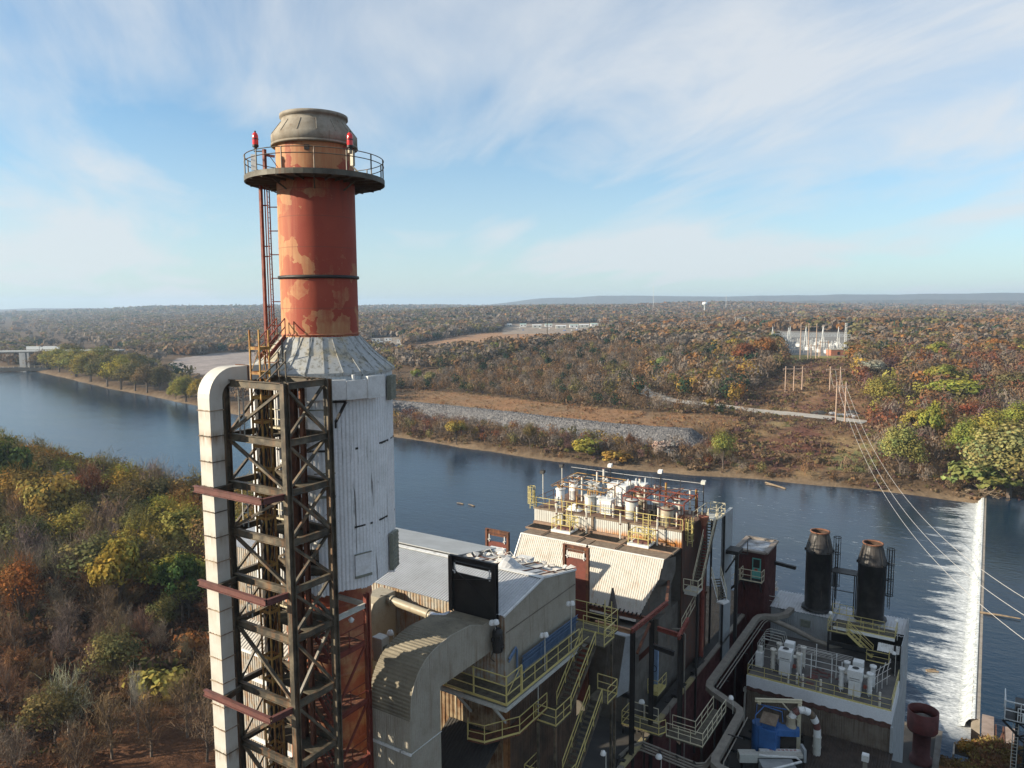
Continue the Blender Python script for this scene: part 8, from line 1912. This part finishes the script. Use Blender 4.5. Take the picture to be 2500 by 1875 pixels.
# bridge on the far left
BRC = worn('pale_bridge_concrete', (.34, .34, .34), (.27, .27, .27), .15, rough=.9)
t = thing('road_bridge', 'concrete road bridge on a tall pier at the far left river bend', 'bridge', (-785, 352, 0)); o = Vector((-770, 362, 0)); a = Vector((-.842, -.539, 0)); s_ = Vector((-.539, .842, 0)).normalized()
b = MB(); L0, L1 = -75, 160
b.prism([o + a * L0 + Zv * 18.3, o + a * L1 + Zv * 16.6, o + a * L1 + Zv * 17.6, o + a * L0 + Zv * 19.3], s_ * 12); b.build('deck', BRC, t)
b = MB(); b.prism([o + a * L0 + Zv * 17.2 + s_ * 1.5, o + a * L1 + Zv * 15.5 + s_ * 1.5, o + a * L1 + Zv * 16.6 + s_ * 1.5, o + a * L0 + Zv * 18.3 + s_ * 1.5], s_ * 9); b.build('girder', BUNKD, t)
b = MB(); b.prism([o + a * L0 + Zv * 19.3, o + a * L1 + Zv * 17.6, o + a * L1 + Zv * 18.5, o + a * L0 + Zv * 20.2], s_ * .3); b.build('parapet', EQWHITE, t)
for k in (19, 95):
    b = MB(); c = o + a * k; b.prism([c - a * 3.4, c + a * 2.6, c + a * 2.6 + s_ * 3, c - a * 3.4 + s_ * 3], (0, 0, 17)); b.build('pier', BRC, t); b = MB(); c = c - a * 6; b.prism([c - a * 1, c + a * 1, c + a * 1 + s_ * 8, c - a * 1 + s_ * 8], (0, 0, 17)); b.build('pier', BRC, t)
t = thing('low_bridge', 'dark low rail bridge crossing beneath the tall concrete road bridge', 'bridge', (-790, 345, 0)); o2 = Vector((-758, 350, 0)); b = MB(); b.prism([o2 + a * -12 + Zv * .8, o2 + a * 150 + Zv * .4, o2 + a * 150 + Zv * 3.6, o2 + a * -12 + Zv * 4.0], s_ * 6); b.build('deck', BLACKST, t)
b = MB(); 
for k in range(30): q = o2 + a * (k * 5 - 10); b.beam(q + Zv * 3.8, q + Zv * 5.6, .3, .3)
b.beam(o2 - a * 10 + Zv * 5.6, o2 + a * 148 + Zv * 5.2, .3, .3); b.build('railing', EQTAN, t)
b = MB()
for k in (10, 60, 110): q = o2 + a * k; b.prism([q - a * 1.5 - Zv * 2, q + a * 1.5 - Zv * 2, q + a * 1.5 - Zv * 2 + s_ * 6, q - a * 1.5 - Zv * 2 + s_ * 6], (0, 0, 3.0))
b.build('piers', BRC, t)
for k0, lb in ((-12, 'white articulated lorry on the bridge, the one nearer the trees'), (4.0, 'white articulated lorry on the bridge, the one nearer the picture edge')):
    c = o + a * k0 + s_ * 4 + Zv * (19.35 - (k0 + 75) * .0072); t = thing('lorry', lb, 'lorry', tuple(c), 'white lorries on the bridge'); b = MB(); b.prism([c + Zv * 1.1, c + a * 12.6 + Zv * 1.1, c + a * 12.6 + Zv * 4.1, c + Zv * 4.1], s_ * 2.6); b.build('trailer', EQWHITE, t)
    b = MB(); q = c + a * -2.9; b.prism([q + Zv * .7, q + a * 2.4 + Zv * .7, q + a * 2.4 + Zv * 3.6, q + a * .6 + Zv * 3.6, q + Zv * 2.2], s_ * 2.4); b.build('cab', (EQWHITE, GREYBOX)[k0 > 0], t)
    b = MB()
    for x in (-1.8, 1.5, 9.6, 11.0): b.prism([c + a * (x + .5 * math.cos(e)) + Zv * (.5 + .5 * math.sin(e)) - s_ * .02 for e in np.linspace(0, 6.28, 11)[:-1]], s_ * .4)
    b.build('wheels', BLACKST, t)

# driftwood, bales, log
DRIFT = worn('bleached_driftwood', (.22, .165, .11), (.12, .09, .06), 1.5, rough=.95)
def log(label, u, v, l, r, ang, name='driftwood_log', n=3, z=None):
    p = atd(u, v); p.z = .1 if z is None else z; t = thing(name, label, 'log', tuple(p)); b = MB(); rl = random.Random(int(u)); a = Vector((math.cos(ang), math.sin(ang), 0))
    for k in range(n): o3 = Vector((rl.uniform(-1, 1), rl.uniform(-1, 1), 0)) * (r * 2); aa = Vector((math.cos(ang + rl.uniform(-.3, .3)), math.sin(ang + rl.uniform(-.3, .3)), 0)); b.tube([p + o3 - aa * l / 2, p + o3 + Zv * r * .6, p + o3 + aa * l / 2 + Zv * rl.uniform(0, r)], r, 7, True, r * .5)
    b.build('trunk', DRIFT, t); return t
log('bleached driftwood raft drifting near the far bank right of the bunker', 1675, 1053, 8, .28, 2.7, n=5)
log('short tan snag standing out of the dark water right of the chimney', 1018, 1097, 2.6, .2, 2.9, n=2); log('small dark snag left of the tan one in mid river', 992, 1092, 2.4, .22, 2.9, n=1)
log('thin sandy snag near the far bank below the power pylon', 2145, 1222 - 170, 1.5, .2, 2.5, n=1)
log('tiny reddish snag in the rapids left of the weir', 2014, 1450, 1.6, .25, .4, n=2)
t = log('long brown log stranded on the still water just above the weir crest', 2158, 1356, 6.5, .24, -.25, n=1, z=1.8)
p = atd(2118, 1075); t = thing('driftwood_heap', 'heap of grey driftwood and roots jammed at the far end of the weir', 'driftwood', tuple(p)); b = MB()
for k in range(34): q = p + Vector((rs_.uniform(-5, 4), rs_.uniform(-2, 3), rs_.uniform(.2, 2))); e = Vector((rs_.gauss(0, 1), rs_.gauss(0, .7), rs_.gauss(.1, .35))).normalized(); b.tube([q - e * rs_.uniform(1, 3), q + e * rs_.uniform(1, 4)], rs_.uniform(.06, .2), 5, True, .03)
b.build('branches', DRIFT, t)
BALE = worn('grey_wrapped_stone', (.26, .27, .29), (.16, .16, .17), 1, rough=.8)
for k in range(9):
    p = atd(1796 + k * 6.2, 899 + k * .55); p = p; t = thing('grey_bale', 'grey wrapped bale in the row beside the gravel road', 'bale', tuple(p), 'row of grey bales'); b = MB(); b.lathe((p.x, p.y), [(0, p.z - .2), (1.2, p.z - .1), (1.35, p.z + .6), (1.0, p.z + 1.25), (0, p.z + 1.4)], 10); b.build('wrap', BALE, t)
for k, (u, v, s0) in enumerate(((1770, 894, 2.6), (1840, 893, 2.2))): p = atd(u, v); t = thing('gravel_heap', ('dark gravel heap beside the road, farther from the pylon', 'dark gravel heap beside the road, close by the pylon')[k], 'heap', tuple(p)); b = MB(); b.lathe((p.x, p.y), [(s0 * 1.8, p.z - .3), (s0 * 1.1, p.z + .7), (s0 * .5, p.z + 1.2), (0, p.z + 1.4)], 12); b.build('gravel', ROOFDK, t)
# hedge line of dark evergreens along the dirt field
hp = np.array([(q.x, q.y) for q in [atd(1195 + k * 4.4, 742 - k * .28) for k in range(24)]])
for k, (x, y) in enumerate(hp): plant('tree', 'tree', 'conifer', x, y, rs_.uniform(6, 9), 1.2, 'dkgreen', 'dark evergreen in the straight hedge beyond the utility pole', 'evergreen hedge by the dirt field')
